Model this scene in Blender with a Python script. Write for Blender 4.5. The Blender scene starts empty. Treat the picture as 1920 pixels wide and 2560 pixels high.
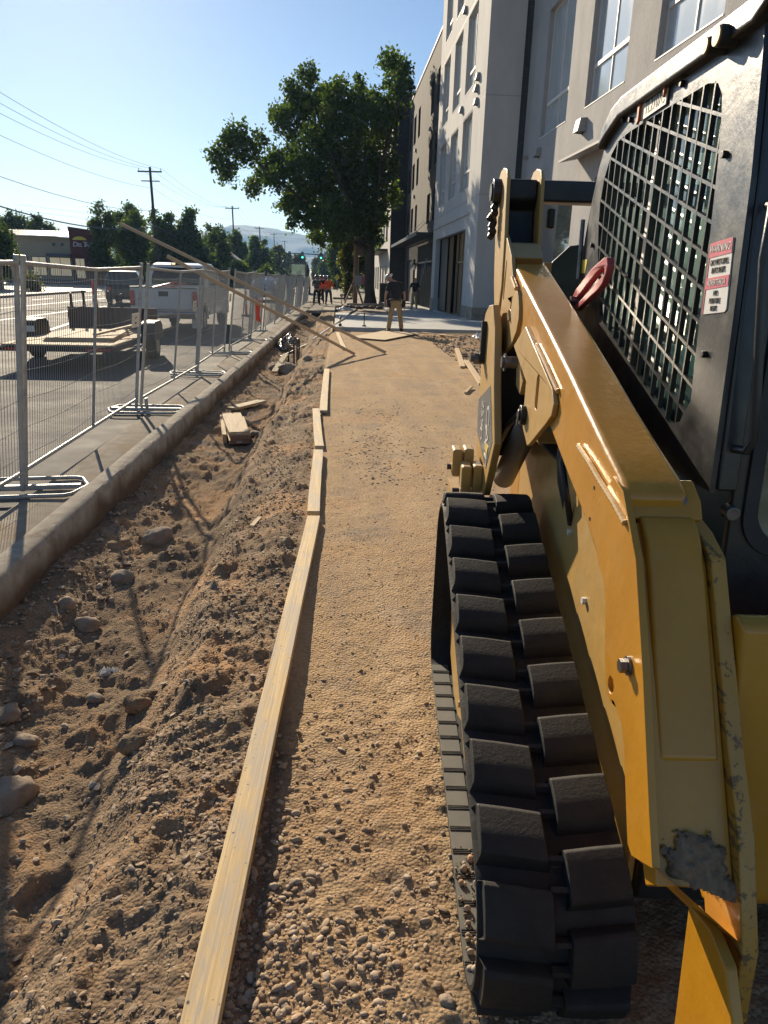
import bpy, bmesh, math, random
import numpy as np
from mathutils import Vector, Matrix, Euler
from mathutils.geometry import tessellate_polygon
SC = bpy.context.scene
COL = SC.collection
PI = math.pi
RAD = math.radians
rnd = random.Random(11)

# ------------------------------------------------------------------ camera
cam_data = bpy.data.cameras.new('camera')
cam_data.sensor_fit = 'VERTICAL'
cam_data.sensor_height = 36.0
cam_data.lens = 36.0 * 1800.0 / 2560.0
cam_data.clip_start = 0.05
cam_data.clip_end = 9000.0
cam = bpy.data.objects.new('camera', cam_data)
COL.objects.link(cam)
cam.matrix_world = Matrix(((0.997781, -0.00737, -0.066173, 0.0),
                           (-0.060575, 0.312059, -0.94813, 0.0),
                           (0.027637, 0.950034, 0.31092, 1.65),
                           (0, 0, 0, 1)))
SC.camera = cam

# ------------------------------------------------------------------ sky, sun, exposure
SUN_AZ = RAD(-18.5)       # left of straight ahead (+Y)
SUN_EL = RAD(22.0)
world = bpy.data.worlds.new('World')
SC.world = world
world.use_nodes = True
wn = world.node_tree.nodes
wl = world.node_tree.links
sky = wn.new('ShaderNodeTexSky')
sky.sky_type = 'NISHITA'
sky.sun_disc = False
sky.sun_elevation = SUN_EL
sky.sun_rotation = SUN_AZ
sky.altitude = 800.0
sky.air_density = 1.0
sky.dust_density = 0.32
sky.ozone_density = 3.4
wn['Background'].inputs[1].default_value = 0.066
wl.new(sky.outputs[0], wn['Background'].inputs[0])
sun_data = bpy.data.lights.new('sun', 'SUN')
sun_data.energy = 5.0
sun_data.angle = RAD(0.55)
sun_data.color = (1.0, 0.84, 0.62)
sun = bpy.data.objects.new('sun', sun_data)
COL.objects.link(sun)
sdir = Vector((math.sin(SUN_AZ) * math.cos(SUN_EL), math.cos(SUN_AZ) * math.cos(SUN_EL), math.sin(SUN_EL)))
sun.rotation_euler = (-sdir).to_track_quat('-Z', 'Y').to_euler()
sun.location = (-30, 60, 40)
SC.view_settings.view_transform = 'Standard'
SC.view_settings.look = 'None'
SC.view_settings.exposure = 0.7
SC.view_settings.gamma = 1.0
SC.view_settings.use_curve_mapping = False
SC.cycles.max_bounces = 8
SC.cycles.transparent_max_bounces = 12

# ------------------------------------------------------------------ materials
MATS = {}
def nd(nt, t, **kw):
    n = nt.nodes.new(t)
    for k, v in kw.items():
        setattr(n, k, v)
    return n

def pmat(name, c1, c2=None, rough=0.8, metal=0.0, scale=6.0, bump=0.0, bscale=None, spec=0.5,
         stretch=None, rough2=None, lo=0.35, hi=0.65, c3=None, s3=1.5, f3=0.5, coat=0.0, coord='Object', detail=6.0):
    """Principled surface whose colour wanders between c1 and c2 (and stains of c3) with noise."""
    m = bpy.data.materials.new(name)
    m.use_nodes = True
    nt = m.node_tree
    b = nt.nodes['Principled BSDF']
    tc = nd(nt, 'ShaderNodeTexCoord')
    mp = nd(nt, 'ShaderNodeMapping')
    if stretch:
        mp.inputs['Scale'].default_value = stretch
    nt.links.new(tc.outputs[coord], mp.inputs[0])
    b.inputs['Base Color'].default_value = (*c1, 1)
    b.inputs['Roughness'].default_value = rough
    b.inputs['Metallic'].default_value = metal
    b.inputs['Specular IOR Level'].default_value = spec
    if coat:
        b.inputs['Coat Weight'].default_value = coat
        b.inputs['Coat Roughness'].default_value = 0.12
    if c2 is not None or rough2 is not None:
        n = nd(nt, 'ShaderNodeTexNoise')
        n.inputs['Scale'].default_value = scale
        n.inputs['Detail'].default_value = detail
        n.inputs['Roughness'].default_value = 0.65
        nt.links.new(mp.outputs[0], n.inputs['Vector'])
        mr = nd(nt, 'ShaderNodeMapRange')
        mr.inputs[1].default_value = lo
        mr.inputs[2].default_value = hi
        nt.links.new(n.outputs[0], mr.inputs[0])
        if c2 is not None:
            mx = nd(nt, 'ShaderNodeMix', data_type='RGBA')
            mx.inputs['A'].default_value = (*c1, 1)
            mx.inputs['B'].default_value = (*c2, 1)
            nt.links.new(mr.outputs[0], mx.inputs['Factor'])
            out = mx.outputs['Result']
            if c3 is not None:
                n3 = nd(nt, 'ShaderNodeTexNoise')
                n3.inputs['Scale'].default_value = s3
                n3.inputs['Detail'].default_value = 8
                n3.inputs['Roughness'].default_value = 0.7
                nt.links.new(mp.outputs[0], n3.inputs['Vector'])
                m3 = nd(nt, 'ShaderNodeMapRange')
                m3.inputs[1].default_value = f3
                m3.inputs[2].default_value = f3 + 0.12
                nt.links.new(n3.outputs[0], m3.inputs[0])
                mx3 = nd(nt, 'ShaderNodeMix', data_type='RGBA')
                nt.links.new(m3.outputs[0], mx3.inputs['Factor'])
                nt.links.new(out, mx3.inputs['A'])
                mx3.inputs['B'].default_value = (*c3, 1)
                out = mx3.outputs['Result']
            nt.links.new(out, b.inputs['Base Color'])
        if rough2 is not None:
            r2 = nd(nt, 'ShaderNodeMapRange')
            r2.inputs[1].default_value = lo
            r2.inputs[2].default_value = hi
            r2.inputs[3].default_value = rough
            r2.inputs[4].default_value = rough2
            nt.links.new(n.outputs[0], r2.inputs[0])
            nt.links.new(r2.outputs[0], b.inputs['Roughness'])
    if bump:
        nb = nd(nt, 'ShaderNodeTexNoise')
        nb.inputs['Scale'].default_value = bscale or scale * 4
        nb.inputs['Detail'].default_value = 8
        nb.inputs['Roughness'].default_value = 0.7
        nt.links.new(mp.outputs[0], nb.inputs['Vector'])
        bp = nd(nt, 'ShaderNodeBump')
        bp.inputs['Strength'].default_value = 1.0
        bp.inputs['Distance'].default_value = bump
        nt.links.new(nb.outputs[0], bp.inputs['Height'])
        nt.links.new(bp.outputs[0], b.inputs['Normal'])
    MATS[name] = m
    return m

def glass_mat(name, col, rough=0.03, alpha_mix=0.75, ior=1.5):
    """Thin tinted pane: mostly see-through, reflecting by Fresnel."""
    m = bpy.data.materials.new(name)
    m.use_nodes = True
    nt = m.node_tree
    nt.nodes.remove(nt.nodes['Principled BSDF'])
    out = nt.nodes['Material Output']
    tr = nd(nt, 'ShaderNodeBsdfTransparent')
    tr.inputs[0].default_value = (*col, 1)
    gl = nd(nt, 'ShaderNodeBsdfGlossy')
    gl.inputs['Roughness'].default_value = rough
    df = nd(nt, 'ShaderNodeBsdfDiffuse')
    df.inputs[0].default_value = (0.48, 0.60, 0.555, 1)  # pale teal: dust plus sky reflection painted as a diffuse film
    fr = nd(nt, 'ShaderNodeFresnel')
    fr.inputs[0].default_value = ior
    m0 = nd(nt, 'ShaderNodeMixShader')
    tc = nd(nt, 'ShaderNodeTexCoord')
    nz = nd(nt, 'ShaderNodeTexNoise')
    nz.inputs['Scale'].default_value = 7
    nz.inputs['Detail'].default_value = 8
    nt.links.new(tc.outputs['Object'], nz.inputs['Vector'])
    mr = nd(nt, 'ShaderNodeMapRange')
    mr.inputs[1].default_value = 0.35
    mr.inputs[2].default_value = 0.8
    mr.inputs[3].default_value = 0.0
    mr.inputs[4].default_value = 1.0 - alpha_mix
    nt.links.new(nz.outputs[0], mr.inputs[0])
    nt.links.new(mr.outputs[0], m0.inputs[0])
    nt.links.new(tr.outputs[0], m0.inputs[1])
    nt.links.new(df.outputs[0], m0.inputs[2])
    m1 = nd(nt, 'ShaderNodeMixShader')
    ge = nd(nt, 'ShaderNodeNewGeometry')          # reflect on the outer face only
    iv = nd(nt, 'ShaderNodeMath', operation='SUBTRACT')
    iv.inputs[0].default_value = 1.0
    nt.links.new(ge.outputs['Backfacing'], iv.inputs[1])
    mf = nd(nt, 'ShaderNodeMath', operation='MULTIPLY')
    nt.links.new(fr.outputs[0], mf.inputs[0])
    nt.links.new(iv.outputs[0], mf.inputs[1])
    nt.links.new(mf.outputs[0], m1.inputs[0])
    nt.links.new(m0.outputs[0], m1.inputs[1])
    nt.links.new(gl.outputs[0], m1.inputs[2])
    nt.links.new(m1.outputs[0], out.inputs[0])
    MATS[name] = m
    return m

def emit_mat(name, col, strength):
    m = bpy.data.materials.new(name)
    m.use_nodes = True
    b = m.node_tree.nodes['Principled BSDF']
    b.inputs['Base Color'].default_value = (*col, 1)
    b.inputs['Emission Color'].default_value = (*col, 1)
    b.inputs['Emission Strength'].default_value = strength
    MATS[name] = m
    return m

def leaf_mat(name, c1, c2, trans=0.45):
    m = bpy.data.materials.new(name)
    m.use_nodes = True
    nt = m.node_tree
    out = nt.nodes['Material Output']
    b = nt.nodes['Principled BSDF']
    b.inputs['Roughness'].default_value = 0.5
    b.inputs['Specular IOR Level'].default_value = 0.35
    at = nd(nt, 'ShaderNodeAttribute', attribute_name='tint')
    mx = nd(nt, 'ShaderNodeMix', data_type='RGBA')
    mx.inputs['A'].default_value = (*c1, 1)
    mx.inputs['B'].default_value = (*c2, 1)
    nt.links.new(at.outputs['Fac'], mx.inputs['Factor'])
    nt.links.new(mx.outputs['Result'], b.inputs['Base Color'])
    tl = nd(nt, 'ShaderNodeBsdfTranslucent')
    mul = nd(nt, 'ShaderNodeMix', data_type='RGBA', blend_type='MULTIPLY')
    mul.inputs['Factor'].default_value = 1.0
    mul.inputs['B'].default_value = (1.9, 2.0, 0.7, 1)
    nt.links.new(mx.outputs['Result'], mul.inputs['A'])
    nt.links.new(mul.outputs['Result'], tl.inputs[0])
    ms = nd(nt, 'ShaderNodeMixShader')
    ms.inputs[0].default_value = trans
    nt.links.new(b.outputs[0], ms.inputs[1])
    nt.links.new(tl.outputs[0], ms.inputs[2])
    nt.links.new(ms.outputs[0], out.inputs[0])
    MATS[name] = m
    return m

def tint_mat(name, stops, rough=0.9, bump=0.0, bscale=60.0, noise=None):
    """Colour from a per-piece 'tint' attribute through a ramp (stones of different kinds)."""
    m = bpy.data.materials.new(name)
    m.use_nodes = True
    nt = m.node_tree
    b = nt.nodes['Principled BSDF']
    b.inputs['Roughness'].default_value = rough
    b.inputs['Specular IOR Level'].default_value = 0.25
    at = nd(nt, 'ShaderNodeAttribute', attribute_name='tint')
    rp = nd(nt, 'ShaderNodeValToRGB')
    el = rp.color_ramp.elements
    el[0].position, el[0].color = stops[0][0], (*stops[0][1], 1)
    el[1].position, el[1].color = stops[-1][0], (*stops[-1][1], 1)
    for p, c in stops[1:-1]:
        e = el.new(p)
        e.color = (*c, 1)
    nt.links.new(at.outputs['Fac'], rp.inputs[0])
    nt.links.new(rp.outputs[0], b.inputs['Base Color'])
    if bump:
        tc = nd(nt, 'ShaderNodeTexCoord')
        nb = nd(nt, 'ShaderNodeTexNoise')
        nb.inputs['Scale'].default_value = bscale
        nb.inputs['Detail'].default_value = 5
        nt.links.new(tc.outputs['Object'], nb.inputs['Vector'])
        bp = nd(nt, 'ShaderNodeBump')
        bp.inputs['Distance'].default_value = bump
        nt.links.new(nb.outputs[0], bp.inputs['Height'])
        nt.links.new(bp.outputs[0], b.inputs['Normal'])
    MATS[name] = m
    return m

# ------------------------------------------------------------------ object helpers
def tag(o, label=None, cat=None, group=None, kind=None):
    if label: o['label'] = label
    if cat: o['category'] = cat
    if group: o['group'] = group
    if kind: o['kind'] = kind
    return o

def thing(name, label, cat, loc=(0, 0, 0), rz=0.0, group=None, rot=None):
    o = bpy.data.objects.new(name, None)
    o.empty_display_size = 0.2
    COL.objects.link(o)
    o.location = loc
    o.rotation_euler = rot if rot else (0, 0, rz)
    return tag(o, label, cat, group)

def place(name, me, mat=None, parent=None):
    o = bpy.data.objects.new(name, me)
    COL.objects.link(o)
    if parent is not None:
        o.parent = parent
    if mat is not None and len(me.materials) == 0:
        me.materials.append(MATS[mat] if isinstance(mat, str) else mat)
    return o

def mesh_np(name, verts, faces, smooth=True, tint=None):
    me = bpy.data.meshes.new(name)
    verts = np.asarray(verts, np.float32)
    faces = np.asarray(faces, np.int32)
    k = faces.shape[1]
    me.vertices.add(len(verts))
    me.vertices.foreach_set('co', verts.ravel())
    me.loops.add(faces.size)
    me.loops.foreach_set('vertex_index', faces.ravel())
    me.polygons.add(len(faces))
    me.polygons.foreach_set('loop_start', np.arange(0, faces.size, k, dtype=np.int32))
    me.polygons.foreach_set('use_smooth', np.full(len(faces), smooth, dtype=bool))
    me.update(calc_edges=True)
    me.validate()
    if tint is not None:
        a = me.attributes.new('tint', 'FLOAT', 'POINT')
        a.data.foreach_set('value', np.asarray(tint, np.float32))
    return me

class MB:
    """Collects shapes for ONE mesh object."""
    def __init__(s):
        s.v, s.f = [], []
    def add(s, vs, fs):
        o = len(s.v)
        s.v += [tuple(p) for p in vs]
        s.f += [tuple(i + o for i in f) for f in fs]
        return s
    def box(s, c, d, R=None):
        x, y, z = d[0] / 2, d[1] / 2, d[2] / 2
        vs = [Vector((sx * x, sy * y, sz * z)) for sz in (-1, 1) for sy in (-1, 1) for sx in (-1, 1)]
        if R is not None:
            vs = [R @ p for p in vs]
        c = Vector(c)
        return s.add([p + c for p in vs], [(0, 2, 3, 1), (4, 5, 7, 6), (0, 1, 5, 4), (2, 6, 7, 3), (0, 4, 6, 2), (1, 3, 7, 5)])
    def bb(s, x0, x1, y0, y1, z0, z1):
        return s.box(((x0 + x1) / 2, (y0 + y1) / 2, (z0 + z1) / 2), (x1 - x0, y1 - y0, z1 - z0))
    def bar(s, p0, p1, w, h, up=(0, 0, 1)):
        p0, p1 = Vector(p0), Vector(p1)
        d = p1 - p0
        y = d.normalized()
        u = Vector(up)
        x = y.cross(u)
        if x.length < 1e-4:
            x = y.cross(Vector((1, 0, 0)))
        x.normalize()
        z = x.cross(y)
        R = Matrix((x, y, z)).transposed()
        return s.box((p0 + p1) / 2, (w, d.length, h), R)
    def cyl(s, p0, p1, r0, r1=None, n=14, caps=True):
        return s.tube([p0, p1], r0, n, radii=[r0, r0 if r1 is None else r1], caps=caps)
    def tube(s, pts, r, n=8, closed=False, radii=None, caps=True):
        P = [Vector(p) for p in pts]
        m = len(P)
        ring = []
        prev = None
        for i in range(m):
            if closed:
                t = P[(i + 1) % m] - P[i - 1]
            else:
                t = P[min(i + 1, m - 1)] - P[max(i - 1, 0)]
            t.normalize()
            if prev is None:
                a = Vector((0, 0, 1)) if abs(t.z) < 0.9 else Vector((1, 0, 0))
                x = t.cross(a).normalized()
            else:
                x = (prev - t * prev.dot(t)).normalized()
            prev = x
            y = t.cross(x)
            rr = radii[i] if radii else r
            ring.append([P[i] + x * (rr * math.cos(2 * PI * k / n)) + y * (rr * math.sin(2 * PI * k / n)) for k in range(n)])
        vs = [p for R in ring for p in R]
        fs = []
        for i in range(m if closed else m - 1):
            a, b = i * n, ((i + 1) % m) * n
            for k in range(n):
                fs.append((a + k, a + (k + 1) % n, b + (k + 1) % n, b + k))
        if caps and not closed:
            fs.append(tuple(range(n - 1, -1, -1)))
            fs.append(tuple((m - 1) * n + k for k in range(n)))
        return s.add(vs, fs)
    def prism(s, poly, fn, t0, t1, holes=()):
        """Plate from a 2D outline (with holes), fn(u, v, t) -> 3D, from t0 to t1."""
        loops = [list(poly)] + [list(h) for h in holes]
        flat = [p for L in loops for p in L]
        tri = tessellate_polygon([[Vector((p[0], p[1], 0)) for p in L] for L in loops])
        n = len(flat)
        vs = [fn(p[0], p[1], t0) for p in flat] + [fn(p[0], p[1], t1) for p in flat]
        fs = []
        for t in tri:
            a, b, c = [flat[i] for i in t]
            ar = (b[0] - a[0]) * (c[1] - a[1]) - (b[1] - a[1]) * (c[0] - a[0])
            t = tuple(t) if ar > 0 else tuple(reversed(t))
            fs.append(tuple(reversed(t)))
            fs.append(tuple(i + n for i in t))
        o = 0
        for li, L in enumerate(loops):
            k = len(L)
            for i in range(k):
                j = (i + 1) % k
                fs.append((o + i, o + j, o + j + n, o + i + n))
            o += k
        return s.add(vs, fs)
    def loft(s, rings, caps=True):
        n = len(rings[0])
        vs = [p for r in rings for p in r]
        fs = []
        for i in range(len(rings) - 1):
            a, b = i * n, (i + 1) * n
            for k in range(n):
                fs.append((a + k, a + (k + 1) % n, b + (k + 1) % n, b + k))
        if caps:
            fs.append(tuple(range(n - 1, -1, -1)))
            fs.append(tuple((len(rings) - 1) * n + k for k in range(n)))
        return s.add(vs, fs)
    def mesh(s, name, smooth=False):
        me = bpy.data.meshes.new(name)
        me.from_pydata([tuple(p) for p in s.v], [], s.f)
        bm = bmesh.new()
        bm.from_mesh(me)
        bmesh.ops.recalc_face_normals(bm, faces=bm.faces)
        bm.to_mesh(me)
        bm.free()
        if smooth:
            me.polygons.foreach_set('use_smooth', [True] * len(me.polygons))
        return me
    def build(s, name, mat, parent=None, bevel=0.0, smooth=False, seg=2, ang=35):
        me = s.mesh(name, smooth)
        o = place(name, me, mat, parent)
        if smooth and not bevel:
            m = o.modifiers.new('smooth', 'EDGE_SPLIT')
            m.split_angle = RAD(40)
        if bevel:
            m = o.modifiers.new('bevel', 'BEVEL')
            m.width = bevel
            m.segments = seg
            m.limit_method = 'ANGLE'
            m.angle_limit = RAD(ang)
            me.polygons.foreach_set('use_smooth', [True] * len(me.polygons))
            m.harden_normals = True
        return o

def copy_tree(o, parent=None):
    c = o.copy()
    COL.objects.link(c)
    c.parent = parent
    for ch in list(o.children):
        copy_tree(ch, c)
    return c

def text_part(name, s, size, mat, parent, M, align='CENTER', sx=1.0, shear=0.0, extrude=0.0006):
    cu = bpy.data.curves.new(name, 'FONT')
    cu.body = s
    cu.size = size
    cu.align_x = align
    cu.align_y = 'CENTER'
    cu.extrude = extrude
    cu.shear = shear
    cu.offset = 0.0
    cu.resolution_u = 3
    t = bpy.data.objects.new('tmp', cu)
    me = bpy.data.meshes.new_from_object(t)
    bpy.data.objects.remove(t)
    bpy.data.curves.remove(cu)
    me.transform(M @ Matrix.Diagonal((sx, 1, 1, 1)))
    return place(name, me, mat, parent)

def rrect(x0, x1, y0, y1, r, n=5):
    pts = []
    for cx, cy, a0 in ((x1 - r, y0 + r, -PI / 2), (x1 - r, y1 - r, 0), (x0 + r, y1 - r, PI / 2), (x0 + r, y0 + r, PI)):
        for i in range(n + 1):
            a = a0 + PI / 2 * i / n
            pts.append((cx + r * math.cos(a), cy + r * math.sin(a)))
    return pts

def circ(cx, cy, r, n=14):
    return [(cx + r * math.cos(2 * PI * i / n), cy + r * math.sin(2 * PI * i / n)) for i in range(n)]

# value noise -----------------------------------------------------------
def vnoise(x, y, seed):
    T = np.random.RandomState(seed).rand(257, 257)
    xi = np.floor(x).astype(int)
    yi = np.floor(y).astype(int)
    fx, fy = x - xi, y - yi
    fx = fx * fx * (3 - 2 * fx)
    fy = fy * fy * (3 - 2 * fy)
    x0, x1, y0, y1 = xi % 257, (xi + 1) % 257, yi % 257, (yi + 1) % 257
    return (T[x0, y0] * (1 - fx) + T[x1, y0] * fx) * (1 - fy) + (T[x0, y1] * (1 - fx) + T[x1, y1] * fx) * fy
def fbm(x, y, seed, oct=4, gain=0.5):
    a, s, t = 1.0, 0.0, 0.0
    for o in range(oct):
        s = s + a * (vnoise(x * 2 ** o + 17.3 * o, y * 2 ** o + 9.1 * o, seed + o) - 0.5)
        t += a
        a *= gain
    return s / t * 2
def sstep(a, b, x):
    t = np.clip((x - a) / (b - a), 0, 1)
    return t * t * (3 - 2 * t)
ORD = ['first', 'second', 'third', 'fourth', 'fifth', 'sixth', 'seventh', 'eighth', 'ninth', 'tenth', 'eleventh', 'twelfth',
       'thirteenth', 'fourteenth', 'fifteenth', 'sixteenth', 'seventeenth', 'eighteenth', 'nineteenth', 'twentieth']
# ================================================================== SETTING
tint_mat('gravel_stone', [(0.0, (0.19, 0.13, 0.085)), (0.3, (0.30, 0.215, 0.14)), (0.6, (0.38, 0.285, 0.195)), (0.85, (0.50, 0.41, 0.31)), (1.0, (0.44, 0.27, 0.155))], bump=0.0015, bscale=120)
pmat('cobble', (0.40, 0.31, 0.22), (0.27, 0.21, 0.15), rough=0.85, scale=9, bump=0.006, bscale=50, c3=(0.26, 0.18, 0.12), s3=14, f3=0.52)
pmat('asphalt', (0.072, 0.070, 0.068), (0.11, 0.105, 0.10), rough=0.80, rough2=0.92, scale=1.2, bump=0.003, bscale=180, c3=(0.15, 0.125, 0.10), s3=0.7, f3=0.56, spec=0.3)
pmat('concrete', (0.36, 0.32, 0.265), (0.25, 0.22, 0.175), rough=0.9, scale=9, bump=0.007, bscale=55, c3=(0.20, 0.15, 0.105), s3=2.6, f3=0.53, spec=0.25)
pmat('gutter_concrete', (0.34, 0.295, 0.235), (0.25, 0.21, 0.165), rough=0.92, scale=7, bump=0.006, bscale=60, c3=(0.28, 0.21, 0.14), s3=1.7, f3=0.52, spec=0.25)
pmat('new_concrete', (0.44, 0.45, 0.44), (0.36, 0.37, 0.36), rough=0.8, scale=2.0, bump=0.001, bscale=90)
pmat('lot_concrete', (0.42, 0.38, 0.33), (0.33, 0.30, 0.26), rough=0.7, scale=0.6)
pmat('line_paint', (0.75, 0.74, 0.70), (0.55, 0.53, 0.50), rough=0.6, scale=9)
pmat('field', (0.16, 0.15, 0.08), (0.22, 0.18, 0.10), rough=0.95, scale=0.02)
pmat('hill_grass', (0.17, 0.14, 0.10), (0.11, 0.10, 0.07), rough=0.95, scale=0.008, c3=(0.07, 0.09, 0.05), s3=0.012, f3=0.54)

def kerb_material():
    m = pmat('kerb_concrete', (0.46, 0.41, 0.335), (0.34, 0.295, 0.235), rough=0.92, scale=9, bump=0.007, bscale=50, c3=(0.22, 0.165, 0.115), s3=3.2, f3=0.55, spec=0.2)
    nt = m.node_tree
    b = nt.nodes['Principled BSDF']
    src = b.inputs['Base Color'].links[0].from_socket
    tc = nd(nt, 'ShaderNodeTexCoord')
    sp = nd(nt, 'ShaderNodeSeparateXYZ')
    nt.links.new(tc.outputs['Object'], sp.inputs[0])
    nz = nd(nt, 'ShaderNodeTexNoise')
    nz.inputs['Scale'].default_value = 3.0
    nz.inputs['Detail'].default_value = 8
    nt.links.new(tc.outputs['Object'], nz.inputs['Vector'])
    ad = nd(nt, 'ShaderNodeMath', operation='MULTIPLY_ADD')
    nt.links.new(nz.outputs[0], ad.inputs[0])
    ad.inputs[1].default_value = 0.30
    nt.links.new(sp.outputs[2], ad.inputs[2])
    mr = nd(nt, 'ShaderNodeMapRange')          # soil caked on where the face was buried
    mr.inputs[1].default_value = 0.085
    mr.inputs[2].default_value = -0.04
    nt.links.new(ad.outputs[0], mr.inputs[0])
    mx = nd(nt, 'ShaderNodeMix', data_type='RGBA')
    nt.links.new(mr.outputs[0], mx.inputs['Factor'])
    nt.links.new(src, mx.inputs['A'])
    mx.inputs['B'].default_value = (0.17, 0.115, 0.075, 1)
    nt.links.new(mx.outputs['Result'], b.inputs['Base Color'])
kerb_material()

def ground_material():
    m = bpy.data.materials.new('dirt')
    m.use_nodes = True
    nt = m.node_tree
    b = nt.nodes['Principled BSDF']
    b.inputs['Roughness'].default_value = 0.95
    b.inputs['Specular IOR Level'].default_value = 0.15
    tc = nd(nt, 'ShaderNodeTexCoord')
    at = nd(nt, 'ShaderNodeAttribute', attribute_name='tint')
    def noise(scale, detail=7, rough=0.65):
        n = nd(nt, 'ShaderNodeTexNoise')
        n.inputs['Scale'].default_value = scale
        n.inputs['Detail'].default_value = detail
        n.inputs['Roughness'].default_value = rough
        nt.links.new(tc.outputs['Object'], n.inputs['Vector'])
        return n.outputs[0]
    def rng(x, a, c, o0=0.0, o1=1.0):
        r = nd(nt, 'ShaderNodeMapRange')
        r.inputs[1].default_value, r.inputs[2].default_value, r.inputs[3].default_value, r.inputs[4].default_value = a, c, o0, o1
        nt.links.new(x, r.inputs[0])
        return r.outputs[0]
    def mix(f, A, B, mode='MIX'):
        x = nd(nt, 'ShaderNodeMix', data_type='RGBA', blend_type=mode)
        if isinstance(f, float): x.inputs['Factor'].default_value = f
        else: nt.links.new(f, x.inputs['Factor'])
        for k, s in (('A', A), ('B', B)):
            if isinstance(s, tuple): x.inputs[k].default_value = (*s, 1)
            else: nt.links.new(s, x.inputs[k])
        return x.outputs['Result']
    soil = mix(rng(noise(4.5), 0.35, 0.65), (0.185, 0.13, 0.085), (0.34, 0.245, 0.155))
    soil = mix(rng(noise(1.3), 0.48, 0.62), soil, (0.42, 0.255, 0.135))
    soil = mix(rng(noise(2.1, 4), 0.60, 0.72), soil, (0.38, 0.32, 0.245))
    sand = mix(rng(noise(2.6), 0.35, 0.65), (0.51, 0.35, 0.195), (0.44, 0.31, 0.18))
    sand = mix(rng(noise(0.9), 0.52, 0.66), sand, (0.47, 0.295, 0.155))
    sand = mix(rng(noise(1.7, 8), 0.54, 0.68), sand, (0.33, 0.26, 0.19))
    sand = mix(rng(noise(38, 4), 0.58, 0.70), sand, (0.55, 0.44, 0.31))
    sand = mix(rng(noise(52, 3), 0.62, 0.72), sand, (0.22, 0.16, 0.11))
    mp = nd(nt, 'ShaderNodeMapping')
    mp.inputs['Scale'].default_value = (2.4, 0.30, 1.0)
    nt.links.new(tc.outputs['Object'], mp.inputs[0])
    ns = nd(nt, 'ShaderNodeTexNoise')           # long wheel and roller streaks
    ns.inputs['Scale'].default_value = 1.6
    ns.inputs['Detail'].default_value = 8
    nt.links.new(mp.outputs[0], ns.inputs['Vector'])
    sand = mix(rng(ns.outputs[0], 0.50, 0.70, 0.0, 0.75), sand, (0.37, 0.275, 0.19))
    sand = mix(rng(ns.outputs[0], 0.46, 0.30, 0.0, 0.6), sand, (0.56, 0.41, 0.26))
    f = nd(nt, 'ShaderNodeMath', operation='ADD')
    nt.links.new(at.outputs['Fac'], f.inputs[0])
    nt.links.new(rng(noise(7), 0.2, 0.8, -0.22, 0.22), f.inputs[1])
    col = mix(rng(f.outputs[0], 0.3, 0.7), soil, sand)
    vo = nd(nt, 'ShaderNodeTexVoronoi')
    vo.inputs['Scale'].default_value = 85
    nt.links.new(tc.outputs['Object'], vo.inputs['Vector'])
    hs = nd(nt, 'ShaderNodeSeparateColor')
    nt.links.new(vo.outputs['Color'], hs.inputs[0])
    col = mix(rng(hs.outputs[0], 0.0, 1.0, 0.0, 0.55), col, mix(rng(hs.outputs[1], 0, 1), (0.5, 0.5, 0.5), (1.25, 1.22, 1.15)), 'MULTIPLY')
    nt.links.new(col, b.inputs['Base Color'])
    h = nd(nt, 'ShaderNodeMath', operation='ADD')
    nt.links.new(rng(vo.outputs['Distance'], 0, 0.8, 0.8, 0.0), h.inputs[0])
    nt.links.new(noise(55, 8, 0.75), h.inputs[1])
    bp = nd(nt, 'ShaderNodeBump')
    bp.inputs['Distance'].default_value = 0.006
    bp.inputs['Strength'].default_value = 1.0
    nt.links.new(h.outputs[0], bp.inputs['Height'])
    nt.links.new(bp.outputs[0], b.inputs['Normal'])
    MATS['dirt'] = m
ground_material()

def kerb_x(Y):
    return -1.915 + 0.0115 * np.asarray(Y, float)

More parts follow.
